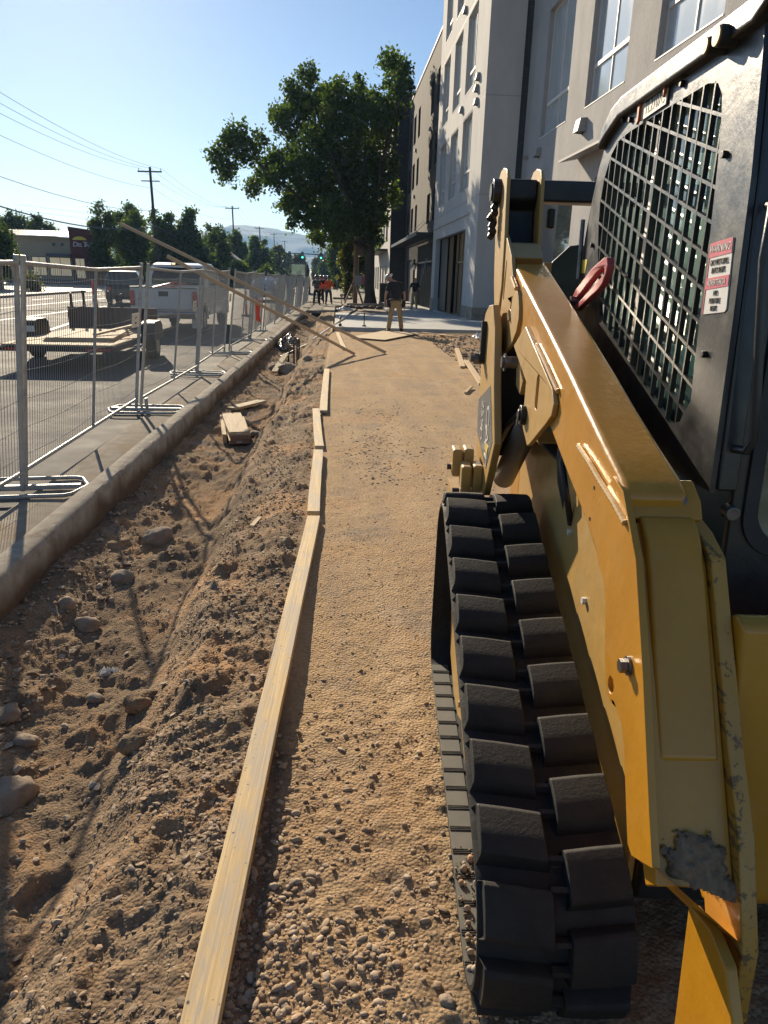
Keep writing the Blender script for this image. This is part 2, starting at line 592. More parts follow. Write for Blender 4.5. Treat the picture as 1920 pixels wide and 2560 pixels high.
def ground_h(X, Y, fine=True):
    X = np.asarray(X, float)
    Y = np.asarray(Y, float)
    zp = -0.055 * (1 - sstep(2.0, 5.0, Y))
    w = 0.10 * fbm(Y * 0.7, X * 0 + 3.3, 5, 3)
    xr = -0.68 + w + 0.05 * fbm(Y * 3.0, X * 0 + 1.0, 8, 2)
    shoulder = zp - 0.012 - 0.085 * sstep(-0.25, -0.75, X) ** 1.3
    floor = -0.345 + 0.05 * fbm(X * 1.6, Y * 1.1, 21, 3) + 0.09 * sstep(-1.45, -1.85, X - 0.0115 * Y)
    t = sstep(xr, xr - 0.36, X)
    z = shoulder * (1 - t) + floor * t
    z = z + 0.045 * np.exp(-((X - xr + 0.02) / 0.07) ** 2) * (0.5 + fbm(X * 3, Y * 2.5, 31, 2))
    rough = sstep(-0.20, -0.32, X)
    r2 = sstep(2.35, 2.75, X + 0.25 * fbm(X * 0 + 2, Y * 0.5, 77, 2) - 0.5 * sstep(15, 21, Y) * 1.0) * sstep(7.0, 9.5, Y)
    mound = (0.10 + 0.16 * np.clip(fbm(X * 0.9, Y * 0.6, 41, 3) + 0.3, 0, 1)) * sstep(2.5, 3.4, X) * (1 - sstep(18.5, 22, Y))
    z = np.where(X > -0.2, zp, z) + r2 * mound
    rr = np.maximum(rough, r2)
    if fine:
        wx, wy = X + 0.03 * fbm(X * 9, Y * 9, 53, 2), Y + 0.03 * fbm(X * 9 + 5, Y * 9, 57, 2)
        clod = np.clip(fbm(wx * 7, wy * 7, 63, 4, 0.6) - 0.02, 0, 1)
        z = z + rr * (0.035 * fbm(X * 3.2, Y * 3.2, 51, 3) + 0.075 * clod ** 0.8 * (0.35 + 0.65 * sstep(-0.1, 0.3, fbm(X * 1.7, Y * 1.7, 67, 2))) + 0.016 * np.abs(fbm(wx * 19, wy * 19, 61, 2)) + 0.010 * fbm(X * 34, Y * 34, 71, 2))
        near = 1 - sstep(2.0, 3.4, Y)
        z = z + (1 - rr) * (0.010 * fbm(X * 1.8, Y * 1.8, 81, 3) + (0.0035 + 0.007 * near) * fbm(X * 22, Y * 22, 91, 2))
    # cut down under the concrete slab and the sidewalk beyond it
    under = sstep(22.9, 23.1, Y) * sstep(-0.16, -0.10, X)
    z = z * (1 - under) + (-0.35) * under
    z = z - 0.25 * sstep(35.0, 37.0, Y) * (X < -0.1)
    return z

def ground_tint(X, Y):
    e = 0.18 * fbm(X * 2.0, Y * 1.2, 101, 3)
    s = sstep(-0.32, -0.12, X + 0.4 * e)
    right = sstep(2.2, 2.9, X + 0.25 * fbm(X * 0 + 2, Y * 0.5, 77, 2) + e - 0.5 * sstep(15, 21, Y)) * sstep(7.5, 9.5, Y)
    near = 1 - sstep(1.9, 3.2, Y + e)
    return np.clip(s * (1 - 0.85 * right) * (1 - 0.45 * near) + 0.30 * np.exp(-((X + 0.78) / 0.2) ** 2) * (1 - s), 0, 1)

xs = np.concatenate([np.arange(-2.35, -2.0, 0.05), np.arange(-2.0, 0.95, 0.0135), np.arange(0.95, 3.2, 0.035), np.arange(3.2, 9.0, 0.15)])
ys = 0.45 * 1.0062 ** np.arange(0, 716)
gx, gy = np.meshgrid(xs, ys)
gz = ground_h(gx, gy)
nx, ny = len(xs), len(ys)
idx = np.arange(nx * ny).reshape(ny, nx)
quads = np.stack([idx[:-1, :-1], idx[:-1, 1:], idx[1:, 1:], idx[1:, :-1]], -1).reshape(-1, 4)
gme = mesh_np('dirt_ground', np.stack([gx, gy, gz], -1).reshape(-1, 3), quads, True, ground_tint(gx, gy).ravel())
tag(place('dirt_ground', gme, 'dirt'), 'brown dirt trench and compacted sandy gravel path of the building site', 'ground', kind='structure')

def sheet(name, pts, z, mat, label, cat, kind='structure', zfn=None):
    b = MB()
    b.add([(p[0], p[1], zfn(*p[:2]) if zfn else z) for p in pts], [tuple(range(len(pts)))])
    return tag(b.build(name, mat), label, cat, kind=kind)

sheet('terrain', [(-5000, -300), (5000, -300), (5000, 5000), (-5000, 5000)], -0.62, 'field', 'dry flat ground running out to the hills', 'terrain')
sheet('road', [(-19.6, -8), (-2.45, -8), (-1.85, 60), (-1.2, 420), (-19.6, 420)], -0.185, 'asphalt', 'wide grey asphalt street running to the crossing', 'road')
sheet('parking_lot', [(-90, -8), (-19.9, -8), (-19.9, 420), (-90, 420)], -0.16, 'lot_concrete', 'pale parking lot across the street in front of the restaurant', 'parking lot')
b = MB()
b.bb(-20.0, -19.6, -8, 60, -0.4, -0.05).bb(-20.0, -19.6, 74, 420, -0.4, -0.05)
tag(b.build('far_kerb', 'concrete', bevel=0.03), 'far concrete kerb along the parking lot side of the street', 'kerb', kind='structure')

def stripe(x0, y0, x1, y1, w, label):
    d = Vector((x1 - x0, y1 - y0))
    n = Vector((-d.y, d.x)).normalized() * w / 2
    b = MB()
    b.add([(x0 - n.x, y0 - n.y, -0.181), (x1 - n.x, y1 - n.y, -0.181), (x1 + n.x, y1 + n.y, -0.181), (x0 + n.x, y0 + n.y, -0.181)], [(0, 1, 2, 3)])
    tag(b.build('lane_line', 'line_paint'), label, 'lane line', kind='structure')
stripe(-11.95, 6, -11.3, 120, 0.14, 'white lane line in the middle of the street')
stripe(-7.4, 13.6, -9.6, 29, 0.12, 'white line slanting away behind the flatbed trailer')
stripe(-15.4, 10, -14.0, 120, 0.14, 'white lane line nearest the parking lot')
for i in range(9):
    stripe(-17.6 + 0.09 * i, 26 + 9 * i, -17.55 + 0.09 * i, 29 + 9 * i, 0.12, ORD[i] + ' dash of the broken white line beside the parking lot, from the camera')

# gutter and kerb ----------------------------------------------------------
def strip_mesh(name, sect, y0, y1, n, mat, label, cat, noise=None):
    """Sweep a cross-section [(dx from kerb line, z)] along Y."""
    Y = np.linspace(y0 ** 0.5, y1 ** 0.5, n) ** 2
    k = len(sect)
    V = np.zeros((n, k, 3))
    for j, (dx, z) in enumerate(sect):
        V[:, j, 0] = kerb_x(Y) + dx
        V[:, j, 1] = Y
        V[:, j, 2] = z - 0.0016 * np.clip(Y - 24, 0, 200) * (Y < 1e9) * 0.5
    if noise:
        noise(V, Y)
    I = np.arange(n * k).reshape(n, k)
    F = np.stack([I[:-1, :-1], I[1:, :-1], I[1:, 1:], I[:-1, 1:]], -1).reshape(-1, 4)
    me = mesh_np(name, V.reshape(-1, 3), F, True)
    o = place(name, me, mat)
    es = o.modifiers.new('split', 'EDGE_SPLIT')
    es.split_angle = RAD(50)
    return tag(o, label, cat, kind='structure')
def kerb_noise(V, Y):
    n = len(Y)
    for j in range(V.shape[1]):
        amp = (0.030, 0.030, 0.026, 0.018, 0.008, 0.006, 0.003, 0.003, 0.004, 0.004, 0.004)[j]
        V[:, j, 0] += amp * fbm(Y * 3.1, Y * 0 + j * 0.45, 301, 4)
        V[:, j, 2] += amp * 0.25 * fbm(Y * 5.1, Y * 0 + j * 0.5, 307, 3)
    chip = np.clip(fbm(Y * 2.3, Y * 0 + 3, 311, 3) - 0.35, 0, 1)
    V[:, 3, 0] -= chip * 0.10
    V[:, 3, 2] -= chip * 0.05
    V[:, 4, 2] -= chip * 0.05
strip_mesh('kerb', [(0.012, -0.6), (0.008, -0.36), (0.004, -0.20), (0.0, -0.07), (-0.004, -0.022), (-0.022, -0.001), (-0.09, 0.0), (-0.148, -0.002), (-0.165, -0.016), (-0.174, -0.06), (-0.19, -0.20)],
           0.3, 37.0, 900, 'kerb_concrete', 'weathered concrete kerb between the gutter and the trench', 'kerb', kerb_noise)
def gut_noise(V, Y):
    V[:, :, 2] += 0.004 * fbm(Y[:, None] * 2 + 0 * V[:, :, 0], V[:, :, 0] * 4, 333, 3)
    V[:, 0, 0] += 0.02 * fbm(Y * 4, Y * 0, 337, 3)
strip_mesh('gutter', [(-0.70, -0.172), (-0.68, -0.150), (-0.5, -0.150), (-0.3, -0.155), (-0.17, -0.16)], 0.3, 60.0, 500, 'gutter_concrete', 'concrete gutter pan at the foot of the kerb under the fence', 'gutter', gut_noise)

# new slab and sidewalks -------------------------------------------------------
def slab_z(Y):
    return 0.12 - 0.27 * float(sstep(26, 45, np.array(Y))) - 0.07 * float(sstep(45, 52, np.array(Y)))
def slab(name, x0, x1, y0, y1, mat, label, cat, n=8, dz=0.0, thick=0.14):
    b = MB()
    Y = [y0 + (y1 - y0) * i / n for i in range(n + 1)]
    rings = [[(x0, y, slab_z(y) + dz - thick), (x1, y, slab_z(y) + dz - thick), (x1, y, slab_z(y) + dz), (x0, y, slab_z(y) + dz)] for y in Y]
    b.loft(rings)
    return tag(b.build(name, mat, bevel=0.008), label, cat, kind='structure')
slab('concrete_slab', -0.10, 7.6, 23.1, 34.5, 'new_concrete', 'fresh grey concrete slab in front of the apartment building', 'pavement')
slab('sidewalk', 2.9, 7.6, 34.52, 63.9, 'new_concrete', 'concrete walk along the storefront under the canopy', 'sidewalk', dz=-0.004)
for i in range(14):
    y0 = 37.2 + i * 4.4
    slab('sidewalk_bay', -1.50, 0.25 if i > 1 else -0.15, y0, y0 + 4.37, 'concrete', ORD[i] + ' bay of the old sidewalk beyond the trench, from the camera', 'sidewalk', n=2, dz=0.0)
b = MB()
b.add([(-1.5, 34.6, -0.36), (2.9, 34.6, -0.36), (2.9, 70, -0.30), (-1.5, 70, -0.30)], [(0, 1, 2, 3)])
tag(b.build('planting_strip', pmat('mulch', (0.11, 0.075, 0.05), (0.19, 0.13, 0.085), scale=5, bump=0.03, bscale=9)), 'torn up soil strip around the big street tree', 'ground', kind='structure')

# hills ----------------------------------------------------------------------
hx = np.linspace(-1900, 1500, 180)
hy = np.linspace(2100, 4200, 90)
HX, HY = np.meshgrid(hx, hy)
crest = np.interp(HX, [-1900, -1200, -700, -480, -362, -293, -243, -190, -117, -59, 40, 160, 400, 900, 1500], [40, 70, 110, 135, 146, 158, 150, 134, 126, 112, 98, 85, 70, 60, 40])
prof = sstep(2150, 2650, HY) * (1 - 0.55 * sstep(2800, 4200, HY))
rid = np.abs(fbm(HX / 260.0, HY / 420.0, 401, 4))
HZ = crest * 1.06 * prof * (0.80 + 0.20 * (1 - rid * 1.5)) + 10 * fbm(HX / 90.0, HY / 90.0, 409, 3) * prof - 4
foot = 62 * np.exp(-((HX + 20) / 260) ** 2) * np.exp(-((HY - 2230) / 130) ** 2)
HZ = np.maximum(HZ, foot * (0.8 + 0.3 * fbm(HX / 70, HY / 90, 411, 3)) - 3)
I = np.arange(HX.size).reshape(HX.shape)
F = np.stack([I[:-1, :-1], I[:-1, 1:], I[1:, 1:], I[1:, :-1]], -1).reshape(-1, 4)
tag(place('hills', mesh_np('hills', np.stack([HX, HY, HZ], -1).reshape(-1, 3), F, True), 'hill_grass'), 'hazy blue brown hills at the end of the street', 'hills', kind='structure')

# air ---------------------------------------------------------------------------
hz = MB().bb(-4900, 4900, -250, 4900, -2.0, 190.0).build('haze', None)
hm = bpy.data.materials.new('haze_air')
hm.use_nodes = True
hm.node_tree.nodes.remove(hm.node_tree.nodes['Principled BSDF'])
pv = hm.node_tree.nodes.new('ShaderNodeVolumePrincipled')
pv.inputs['Color'].default_value = (0.36, 0.62, 1.0, 1)
pv.inputs['Density'].default_value = 0.00019
pv.inputs['Anisotropy'].default_value = 0.35
hm.node_tree.links.new(pv.outputs[0], hm.node_tree.nodes['Material Output'].inputs['Volume'])
hz.data.materials.append(hm)
tag(hz, 'thin pale morning haze over the street', 'haze', kind='stuff')

# ------------------------------------------------------------------ gravel (uncountable) and single rocks
def ico(level):
    bm = bmesh.new()
    bmesh.ops.create_icosphere(bm, subdivisions=level, radius=1.0)
    V = np.array([v.co[:] for v in bm.verts])
    F = np.array([[v.index for v in f.verts] for f in bm.faces])
    bm.free()
    return V, F
def pebble_cloud(name, X, Y, size, seed, level, label, sink=0.3, flat=0.75, zoff=None):
    rs = np.random.RandomState(seed)
    n = len(X)
    V, F = ico(level)
    nv = len(V)
    var = []
    for k in range(7):
        d = 1 + (0.40 if level == 1 else 0.22) * (rs.rand(nv) - 0.5) * 2
        var.append(V * d[:, None])
    var = np.array(var)
    k = rs.randint(0, 7, n)
    S = np.stack([size * (0.8 + 0.9 * rs.rand(n)), size * (0.7 + 0.5 * rs.rand(n)), size * flat * (0.45 + 0.5 * rs.rand(n))], -1)
    P = var[k] * S[:, None, :]
    a = rs.rand(n) * 2 * PI
    t = (rs.rand(n) - 0.5) * 0.9
    ca, sa, ct, st = np.cos(a), np.sin(a), np.cos(t), np.sin(t)
    y1 = P[:, :, 1] * ct[:, None] - P[:, :, 2] * st[:, None]
    z1 = P[:, :, 1] * st[:, None] + P[:, :, 2] * ct[:, None]
    x1 = P[:, :, 0]
    Q = np.stack([x1 * ca[:, None] - y1 * sa[:, None], x1 * sa[:, None] + y1 * ca[:, None], z1], -1)
    Z = ground_h(X, Y) + S[:, 2] * (1 - 2 * sink * rs.rand(n)) * 0.8
    Q += np.stack([X, Y, Z], -1)[:, None, :]
    FF = (F[None] + (np.arange(n) * nv)[:, None, None]).reshape(-1, 3)
    tint = np.repeat(np.clip(rs.beta(2.2, 2.2, n), 0, 1), nv)
    o = place(name, mesh_np(name, Q.reshape(-1, 3), FF, level > 1, tint), 'gravel_stone')
    return tag(o, label, 'gravel', kind='stuff')
rs = np.random.RandomState(3)
def samp(n, x0, x1, y0, y1, p=1.0):
    X = x0 + (x1 - x0) * rs.rand(n)
    u = rs.rand(n)
    Y = y0 * (y1 / y0) ** u
    return X, Y
# stony slope between trench and form boards
X, Y = samp(21000, -0.82, -0.24, 0.95, 13.5)
keep = rs.rand(len(X)) < np.clip(0.75 + 1.5 * fbm(X * 2.5, Y * 2.0, 613, 3), 0.2, 1)
X, Y = X[keep], Y[keep]
pebble_cloud('slope_gravel', X, Y, 0.0026 + 0.0085 * rs.rand(len(X)) ** 3.5, 1, 1, 'rounded gravel on the slope beside the form boards')
# loose gravel on the path close to the camera
X, Y = samp(9000, -0.26, 0.50, 0.95, 2.9)
keep = rs.rand(len(X)) < np.clip(1.25 - (Y - 1.1) / 1.3, 0.10, 1) * np.clip(0.35 + 1.2 * (fbm(X * 3, Y * 3, 611, 2) + 0.4), 0.1, 1)
X, Y = X[keep], Y[keep]
pebble_cloud('path_gravel', X, Y, 0.0026 + 0.0095 * rs.rand(len(X)) ** 3.6, 2, 2, 'loose gravel on the near end of the path', sink=0.5, flat=0.7)
# sparse stones pressed into the path
X, Y = samp(9000, -0.12, 2.6, 2.0, 14)
pebble_cloud('packed_gravel', X, Y, 0.003 + 0.004 * rs.rand(len(X)), 4, 1, 'small stones pressed into the sandy path', sink=0.95, flat=0.42)
# darker stony lens in the middle of the path
X, Y = samp(5200, 0.0, 1.25, 5.2, 10.5)
keep = rs.rand(len(X)) < np.exp(-((X - 0.55) / 0.38) ** 2 - ((Y - 7.6) / 1.5) ** 2) * np.clip(0.5 + 1.5 * fbm(X * 3, Y * 2, 619, 3), 0, 1)
X, Y = X[keep], Y[keep]
pebble_cloud('stony_patch', X, Y, 0.006 + 0.007 * rs.rand(len(X)), 14, 1, 'grey stony patch in the middle of the path', sink=0.8, flat=0.5)
# trench stones and clods
X, Y = samp(8000, -1.88, -0.75, 1.3, 16)
keep = rs.rand(len(X)) < np.clip(0.35 + 1.6 * fbm(X * 1.8, Y * 1.6, 617, 3), 0.05, 1)
X, Y = X[keep], Y[keep]
pebble_cloud('trench_stones', X, Y, 0.003 + 0.014 * rs.rand(len(X)) ** 6, 5, 1, 'stones and crumbs of soil on the trench floor')
X, Y = samp(1500, -1.85, -1.40, 2.4, 7.0)
pebble_cloud('kerb_rubble', X, Y, 0.005 + 0.016 * rs.rand(len(X)) ** 4, 6, 1, 'stony rubble along the foot of the kerb')
X, Y = samp(5000, 2.5, 5.2, 9.5, 22)
pebble_cloud('mound_rubble', X, Y, 0.012 + 0.03 * rs.rand(len(X)) ** 3, 7, 1, 'stones in the dirt mound right of the path')

def rock(x, y, sx, sy, sz, label, seed, dz=0.0, mat='cobble'):
    V, F = ico(3)
    r = np.random.RandomState(seed)
    lump = mat != 'cobble'
    d = 1 + (0.55 if lump else 0.36) * fbm(V[:, 0] * (2.6 if lump else 1.7) + seed, V[:, 1] * 1.8 + V[:, 2] * 1.3, seed, 4, 0.6)
    P = V * d[:, None] * np.array([sx, sy, sz])
    a = r.rand() * 3
    P = np.stack([P[:, 0] * math.cos(a) - P[:, 1] * math.sin(a), P[:, 0] * math.sin(a) + P[:, 1] * math.cos(a), P[:, 2]], -1)
    o = place('rock', mesh_np('rock', P, F, True), mat)
    o.location = (x, y, float(ground_h(np.array([x]), np.array([y]))[0]) + sz * 0.16 + dz)
    return tag(o, label, 'rock', group='rocks in the trench')
rock(-1.27, 2.42, 0.10, 0.09, 0.085, 'big round boulder at the left edge of the photo', 1)
rock(-1.62, 4.06, 0.060, 0.050, 0.045, 'tan egg shaped rock below the kerb by the near fence stand', 2)
rock(-1.52, 3.0, 0.075, 0.045, 0.032, 'long flat cobble below the kerb, just above the grey puddle stain', 3)
rock(-1.38, 2.83, 0.06, 0.04, 0.030, 'oval cobble at the left edge beneath the long flat cobble', 4)
rock(-1.36, 5.25, 0.12, 0.09, 0.085, 'angular tan clod, largest lump on the trench floor', 5)
rock(-1.42, 4.52, 0.085, 0.07, 0.055, 'brown lump of soil below the largest clod', 6)
rock(-1.45, 3.9, 0.07, 0.06, 0.055, 'rounded clod right of the egg shaped rock', 7)
rock(-1.17, 3.15, 0.045, 0.03, 0.024, 'small grey cobble in the middle of the trench', 8)
rock(-0.72, 3.95, 0.045, 0.022, 0.020, 'pale long pebble on the edge of the slope', 9)
rock(-1.02, 9.0, 0.09, 0.07, 0.05, 'grey rock just in front of the stack of planks', 10)
rock(-0.80, 2.55, 0.075, 0.06, 0.045, 'crumbling clod at the foot of the slope near the camera', 11, mat='dirt')
rock(-0.90, 3.0, 0.08, 0.065, 0.05, 'dark clod sliding down the slope', 12, mat='dirt')
rock(0.285, 1.30, 0.022, 0.017, 0.015, 'palest egg shaped pebble in front of the loader track', 13)
rock(0.235, 1.22, 0.020, 0.016, 0.014, 'flat tan pebble nearest the bottom edge by the loader track', 14)
# ================================================================== APARTMENT BUILDING (right)
pmat('stucco_pale', (0.53, 0.52, 0.50), (0.44, 0.435, 0.42), rough=0.9, scale=1.1, bump=0.010, bscale=26, stretch=(1, 1, 0.35), detail=12)
pmat('stucco_grey', (0.41, 0.40, 0.39), (0.32, 0.315, 0.31), rough=0.9, scale=1.4, bump=0.014, bscale=24, stretch=(1, 1, 0.4), detail=14)
pmat('stucco_dark', (0.062, 0.052, 0.046), (0.036, 0.031, 0.028), rough=0.9, scale=0.8, detail=12, bump=0.006, bscale=30)
pmat('trim_grey', (0.30, 0.30, 0.30), rough=0.6)
pmat('dark_metal', (0.035, 0.035, 0.038), rough=0.45, metal=0.3)
pmat('frame_white', (0.62, 0.62, 0.60), rough=0.5)
pmat('frame_dark', (0.05, 0.05, 0.052), rough=0.5)
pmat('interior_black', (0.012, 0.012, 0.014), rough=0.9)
pmat('stud_wood', (0.40, 0.27, 0.14), (0.30, 0.19, 0.10), rough=0.8, scale=3, stretch=(8, 8, 0.6))
pmat('osb', (0.42, 0.29, 0.15), (0.33, 0.22, 0.11), rough=0.85, scale=12)
pmat('film_sky_glass', (0.50, 0.56, 0.58), (0.34, 0.40, 0.43), rough=0.06, rough2=0.16, scale=1.3, spec=1.0, stretch=(1, 1, 0.35), coat=0.6)  # pale base carries painted sky reflection as well as dusty film
pmat('window_glass', (0.03, 0.04, 0.045), (0.06, 0.07, 0.075), rough=0.025, scale=2, spec=1.0, coat=0.5)
pmat('vent_metal', (0.32, 0.32, 0.31), (0.24, 0.24, 0.23), rough=0.5, scale=20)
def brick_mat():
    m = bpy.data.materials.new('black_brick')
    m.use_nodes = True
    nt = m.node_tree
    b = nt.nodes['Principled BSDF']
    b.inputs['Roughness'].default_value = 0.75
    tc = nd(nt, 'ShaderNodeTexCoord')
    mp = nd(nt, 'ShaderNodeMapping')
    mp.inputs['Rotation'].default_value = (PI / 2, 0, 0)
    nt.links.new(tc.outputs['Object'], mp.inputs[0])
    br = nd(nt, 'ShaderNodeTexBrick')
    br.inputs['Color1'].default_value = (0.026, 0.027, 0.032, 1)
    br.inputs['Color2'].default_value = (0.040, 0.040, 0.046, 1)
    br.inputs['Mortar'].default_value = (0.014, 0.014, 0.016, 1)
    br.inputs['Scale'].default_value = 2.2
    nt.links.new(mp.outputs[0], br.inputs['Vector'])
    nt.links.new(br.outputs[0], b.inputs['Base Color'])
    MATS['black_brick'] = m
brick_mat()

bld = thing('apartment_building', 'four storey grey white and dark stucco apartment building along the walk', 'building', (0, 0, 0))

def facade(name, X, y0, y1, z0, z1, opens, depth, mat, parent, nx=-1):
    """Street front in the plane x = X with real openings and reveals (depth into +X)."""
    ycut = sorted(set([y0, y1] + [v for o in opens for v in (o[0], o[1])]))
    zcut = sorted(set([z0, z1] + [v for o in opens for v in (o[2], o[3])]))
    b = MB()
    for i in range(len(ycut) - 1):
        for j in range(len(zcut) - 1):
            ym, zm = (ycut[i] + ycut[i + 1]) / 2, (zcut[j] + zcut[j + 1]) / 2
            if any(o[0] < ym < o[1] and o[2] < zm < o[3] for o in opens):
                continue
            a, c, e, g = ycut[i], ycut[i + 1], zcut[j], zcut[j + 1]
            b.add([(X, a, e), (X, c, e), (X, c, g), (X, a, g)], [(0, 3, 2, 1)])
    for o in opens:
        a, c, e, g = o[:4]
        d = X + depth
        b.add([(X, a, e), (X, c, e), (X, c, g), (X, a, g), (d, a, e), (d, c, e), (d, c, g), (d, a, g)], [(0, 1, 5, 4), (1, 2, 6, 5), (2, 3, 7, 6), (3, 0, 4, 7)])
    me = bpy.data.meshes.new(name)
    me.from_pydata(b.v, [], b.f)
    o = place(name, me, mat, parent)
    return o

def window(X, y0, y1, z0, z1, parent, style, fm, gm):
    """frame (part) > panes, mullions in one recessed window. style: list of pane rects in 0..1 (from near end)."""
    f = MB()
    w = 0.055
    dx0, dx1 = X + 0.15, X + 0.22
    f.bb(dx0, dx1, y0, y0 + w, z0, z1).bb(dx0, dx1, y1 - w, y1, z0, z1)
    f.bb(dx0, dx1, y0 + w, y1 - w, z0, z0 + w).bb(dx0, dx1, y0 + w, y1 - w, z1 - w, z1)
    H, Wd = z1 - z0, y1 - y0
    if style == 'transom':
        zt = z0 + 0.27 * H
        f.bb(dx0 - 0.02, dx1, y0 + w, y1 - w, zt - 0.05, zt + 0.05)
        f.bb(dx0, dx1, (y0 + y1) / 2 - 0.025, (y0 + y1) / 2 + 0.025, z0 + w, zt - 0.05)
        f.bb(dx0 + 0.003, dx1, (y0 + y1) / 2 - 0.022, (y0 + y1) / 2 + 0.022, zt + 0.05, z1 - w)
        rects = [(y0 + w, (y0 + y1) / 2 - 0.025, z0 + w, zt - 0.05), ((y0 + y1) / 2 + 0.025, y1 - w, z0 + w, zt - 0.05),
                 (y0 + w, (y0 + y1) / 2 - 0.022, zt + 0.05, z1 - w), ((y0 + y1) / 2 + 0.022, y1 - w, zt + 0.05, z1 - w)]
    else:
        rects = [(y0 + w, y1 - w, z0 + w, z1 - w)]
    fo = f.build('window', fm, parent)
    for r in rects:
        p = MB().bb(X + 0.18, X + 0.19, *r)
        p.build('pane', gm, fo)
    s = MB().bb(X - 0.012, X + 0.16, y0 + 0.002, y1 - 0.002, z0 + 0.002, z0 + 0.03)
    s.build('sill', fm, fo)
    return fo

# pale projecting block ------------------------------------------------------
XW = 5.3
cols = [(31.9, 34.2), (35.5, 37.72), (39.12, 41.3)]
rows = [(5.18, 8.08), (8.95, 11.85), (12.75, 15.6)]
ops = [(c[0], c[1], r[0], r[1]) for c in cols for r in rows]
shop = (31.98, 41.5, -0.05, 3.62)
facade('pale_front_wall', XW, 29.27, 42.82, -0.5, 17.2, ops + [shop], 0.24, 'stucco_pale', bld)
for c in cols:
    for r in rows:
        window(XW, c[0], c[1], r[0], r[1], bld, 'transom', 'frame_white', 'film_sky_glass')
b = MB()
b.add([(XW, 29.27, -0.5), (6.6, 29.27, -0.5), (6.6, 29.27, 17.2), (XW, 29.27, 17.2)], [(0, 1, 2, 3)])
b.add([(XW, 29.27, 17.2), (12, 29.27, 17.2), (12, 42.82, 17.2), (XW, 42.82, 17.2)], [(0, 1, 2, 3)])
b.add([(XW, 42.82, -0.5), (12, 42.82, -0.5), (12, 42.82, 17.2), (XW, 42.82, 17.2)], [(3, 2, 1, 0)])
b.build('pale_side_wall', 'stucco_pale', bld)
# recessed joint lines, band and plinth
for z in (4.70, 8.02, 11.98):
    MB().bb(XW - 0.004, XW + 0.01, 29.26, 42.82, z - 0.012, z + 0.012).bb(XW - 0.004, 6.6, 29.262, 29.28, z - 0.012, z + 0.012).build('control_joint', 'trim_grey', bld)
MB().bb(XW - 0.07, XW + 0.02, 31.3, 42.4, 4.14, 4.26).build('ledge_band', 'stucco_pale', bld, bevel=0.01)
MB().bb(XW - 0.03, 6.65, 29.235, 31.97, -0.5, 0.575).build('plinth', 'concrete', bld, bevel=0.012)
MB().bb(XW - 0.03, 6.0, 41.51, 42.86, -0.5, 0.55).build('plinth', 'concrete', bld, bevel=0.012)
# open shop bay with studs
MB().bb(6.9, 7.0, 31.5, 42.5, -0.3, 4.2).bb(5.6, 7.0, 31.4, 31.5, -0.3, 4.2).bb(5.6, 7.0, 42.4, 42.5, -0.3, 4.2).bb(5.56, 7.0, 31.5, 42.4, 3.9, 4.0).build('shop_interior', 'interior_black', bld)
for y, dx in ((32.5, .28), (33.9, .24), (34.05, .24), (35.2, .34), (35.9, .30), (37.3, .26), (38.6, .36)):
    MB().bb(XW + dx, XW + dx + 0.09, y, y + 0.09, -0.1, 3.62).build('stud', 'stud_wood', bld)
MB().bb(XW + 0.26, XW + 0.34, 32.0, 35.2, 2.32, 2.40).build('blocking', 'stud_wood', bld)
MB().bb(XW + 0.24, XW + 0.42, 32.0, 39.5, -0.12, -0.02).build('sole_plate', 'stud_wood', bld)
MB().bb(XW + 0.3, XW + 0.33, 39.0, 41.4, 0.0, 3.6).build('dark_sheathing', 'frame_dark', bld)
# wall vents and lights on the pale block
def hood(X, y, z, w, h, d, parent, name='vent_hood'):
    b = MB()
    b.add([(X, y - w / 2, z - h / 2), (X, y + w / 2, z - h / 2), (X, y + w / 2, z + h / 2), (X, y - w / 2, z + h / 2),
           (X - d, y - w / 2, z - h * 0.45), (X - d, y + w / 2, z - h * 0.45), (X - d * 0.75, y + w / 2, z + h * 0.45), (X - d * 0.75, y - w / 2, z + h * 0.45)],
          [(0, 3, 2, 1), (4, 5, 6, 7), (2, 3, 7, 6), (0, 4, 7, 3), (1, 2, 6, 5)])
    o = b.build(name, 'vent_metal', parent)
    MB().bb(X - d * 0.8, X - 0.02, y - w / 2 + 0.02, y + w / 2 - 0.02, z - h * 0.40, z - h * 0.34).build('louvre', 'frame_dark', o)
    return o
for y, z in ((35.0, 12.35), (30.85, 8.95), (31.05, 8.6), (30.9, 8.12), (34.6, 8.55)):
    hood(XW, y, z, 0.30, 0.24, 0.16, bld)
# grey stucco wing --------------------------------------------------------------
XG = 6.8
gops = []
for i in range(4):
    y1 = 26.83 - 4.69 * i
    gops.append((y1 - 2.94, y1, 6.22, 9.98))
glow = [(22.35, 26.0, -0.05, 4.3), (19.5, 20.6, -0.05, 4.3)]
facade('grey_front_wall', XG, 8.0, 29.1, -0.5, 17.2, gops + glow + [(o[0], o[1], 10.9, 14.6) for o in gops], 0.26, 'stucco_grey', bld)
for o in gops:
    window(XG, o[0], o[1], o[2], o[3], bld, 'transom', 'frame_white', 'film_sky_glass')
    window(XG, o[0], o[1], 10.9, 14.6, bld, 'transom', 'frame_white', 'film_sky_glass')
sw = MB().bb(XG + 0.1, XG + 0.18, 22.35, 22.41, -0.05, 4.3).bb(XG + 0.1, XG + 0.18, 25.94, 26.0, -0.05, 4.3).build('shop_window', 'frame_dark', bld)
MB().bb(XG + 0.03, XG + 0.04, 22.41, 25.94, -0.05, 4.3).build('pane', 'window_glass', sw)
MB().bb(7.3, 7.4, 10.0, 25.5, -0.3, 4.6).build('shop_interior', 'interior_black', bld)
for y in (19.8, 20.2):
    MB().bb(XG + 0.2, XG + 0.29, y, y + 0.05, 0, 4.3).build('stud', 'frame_dark', bld)
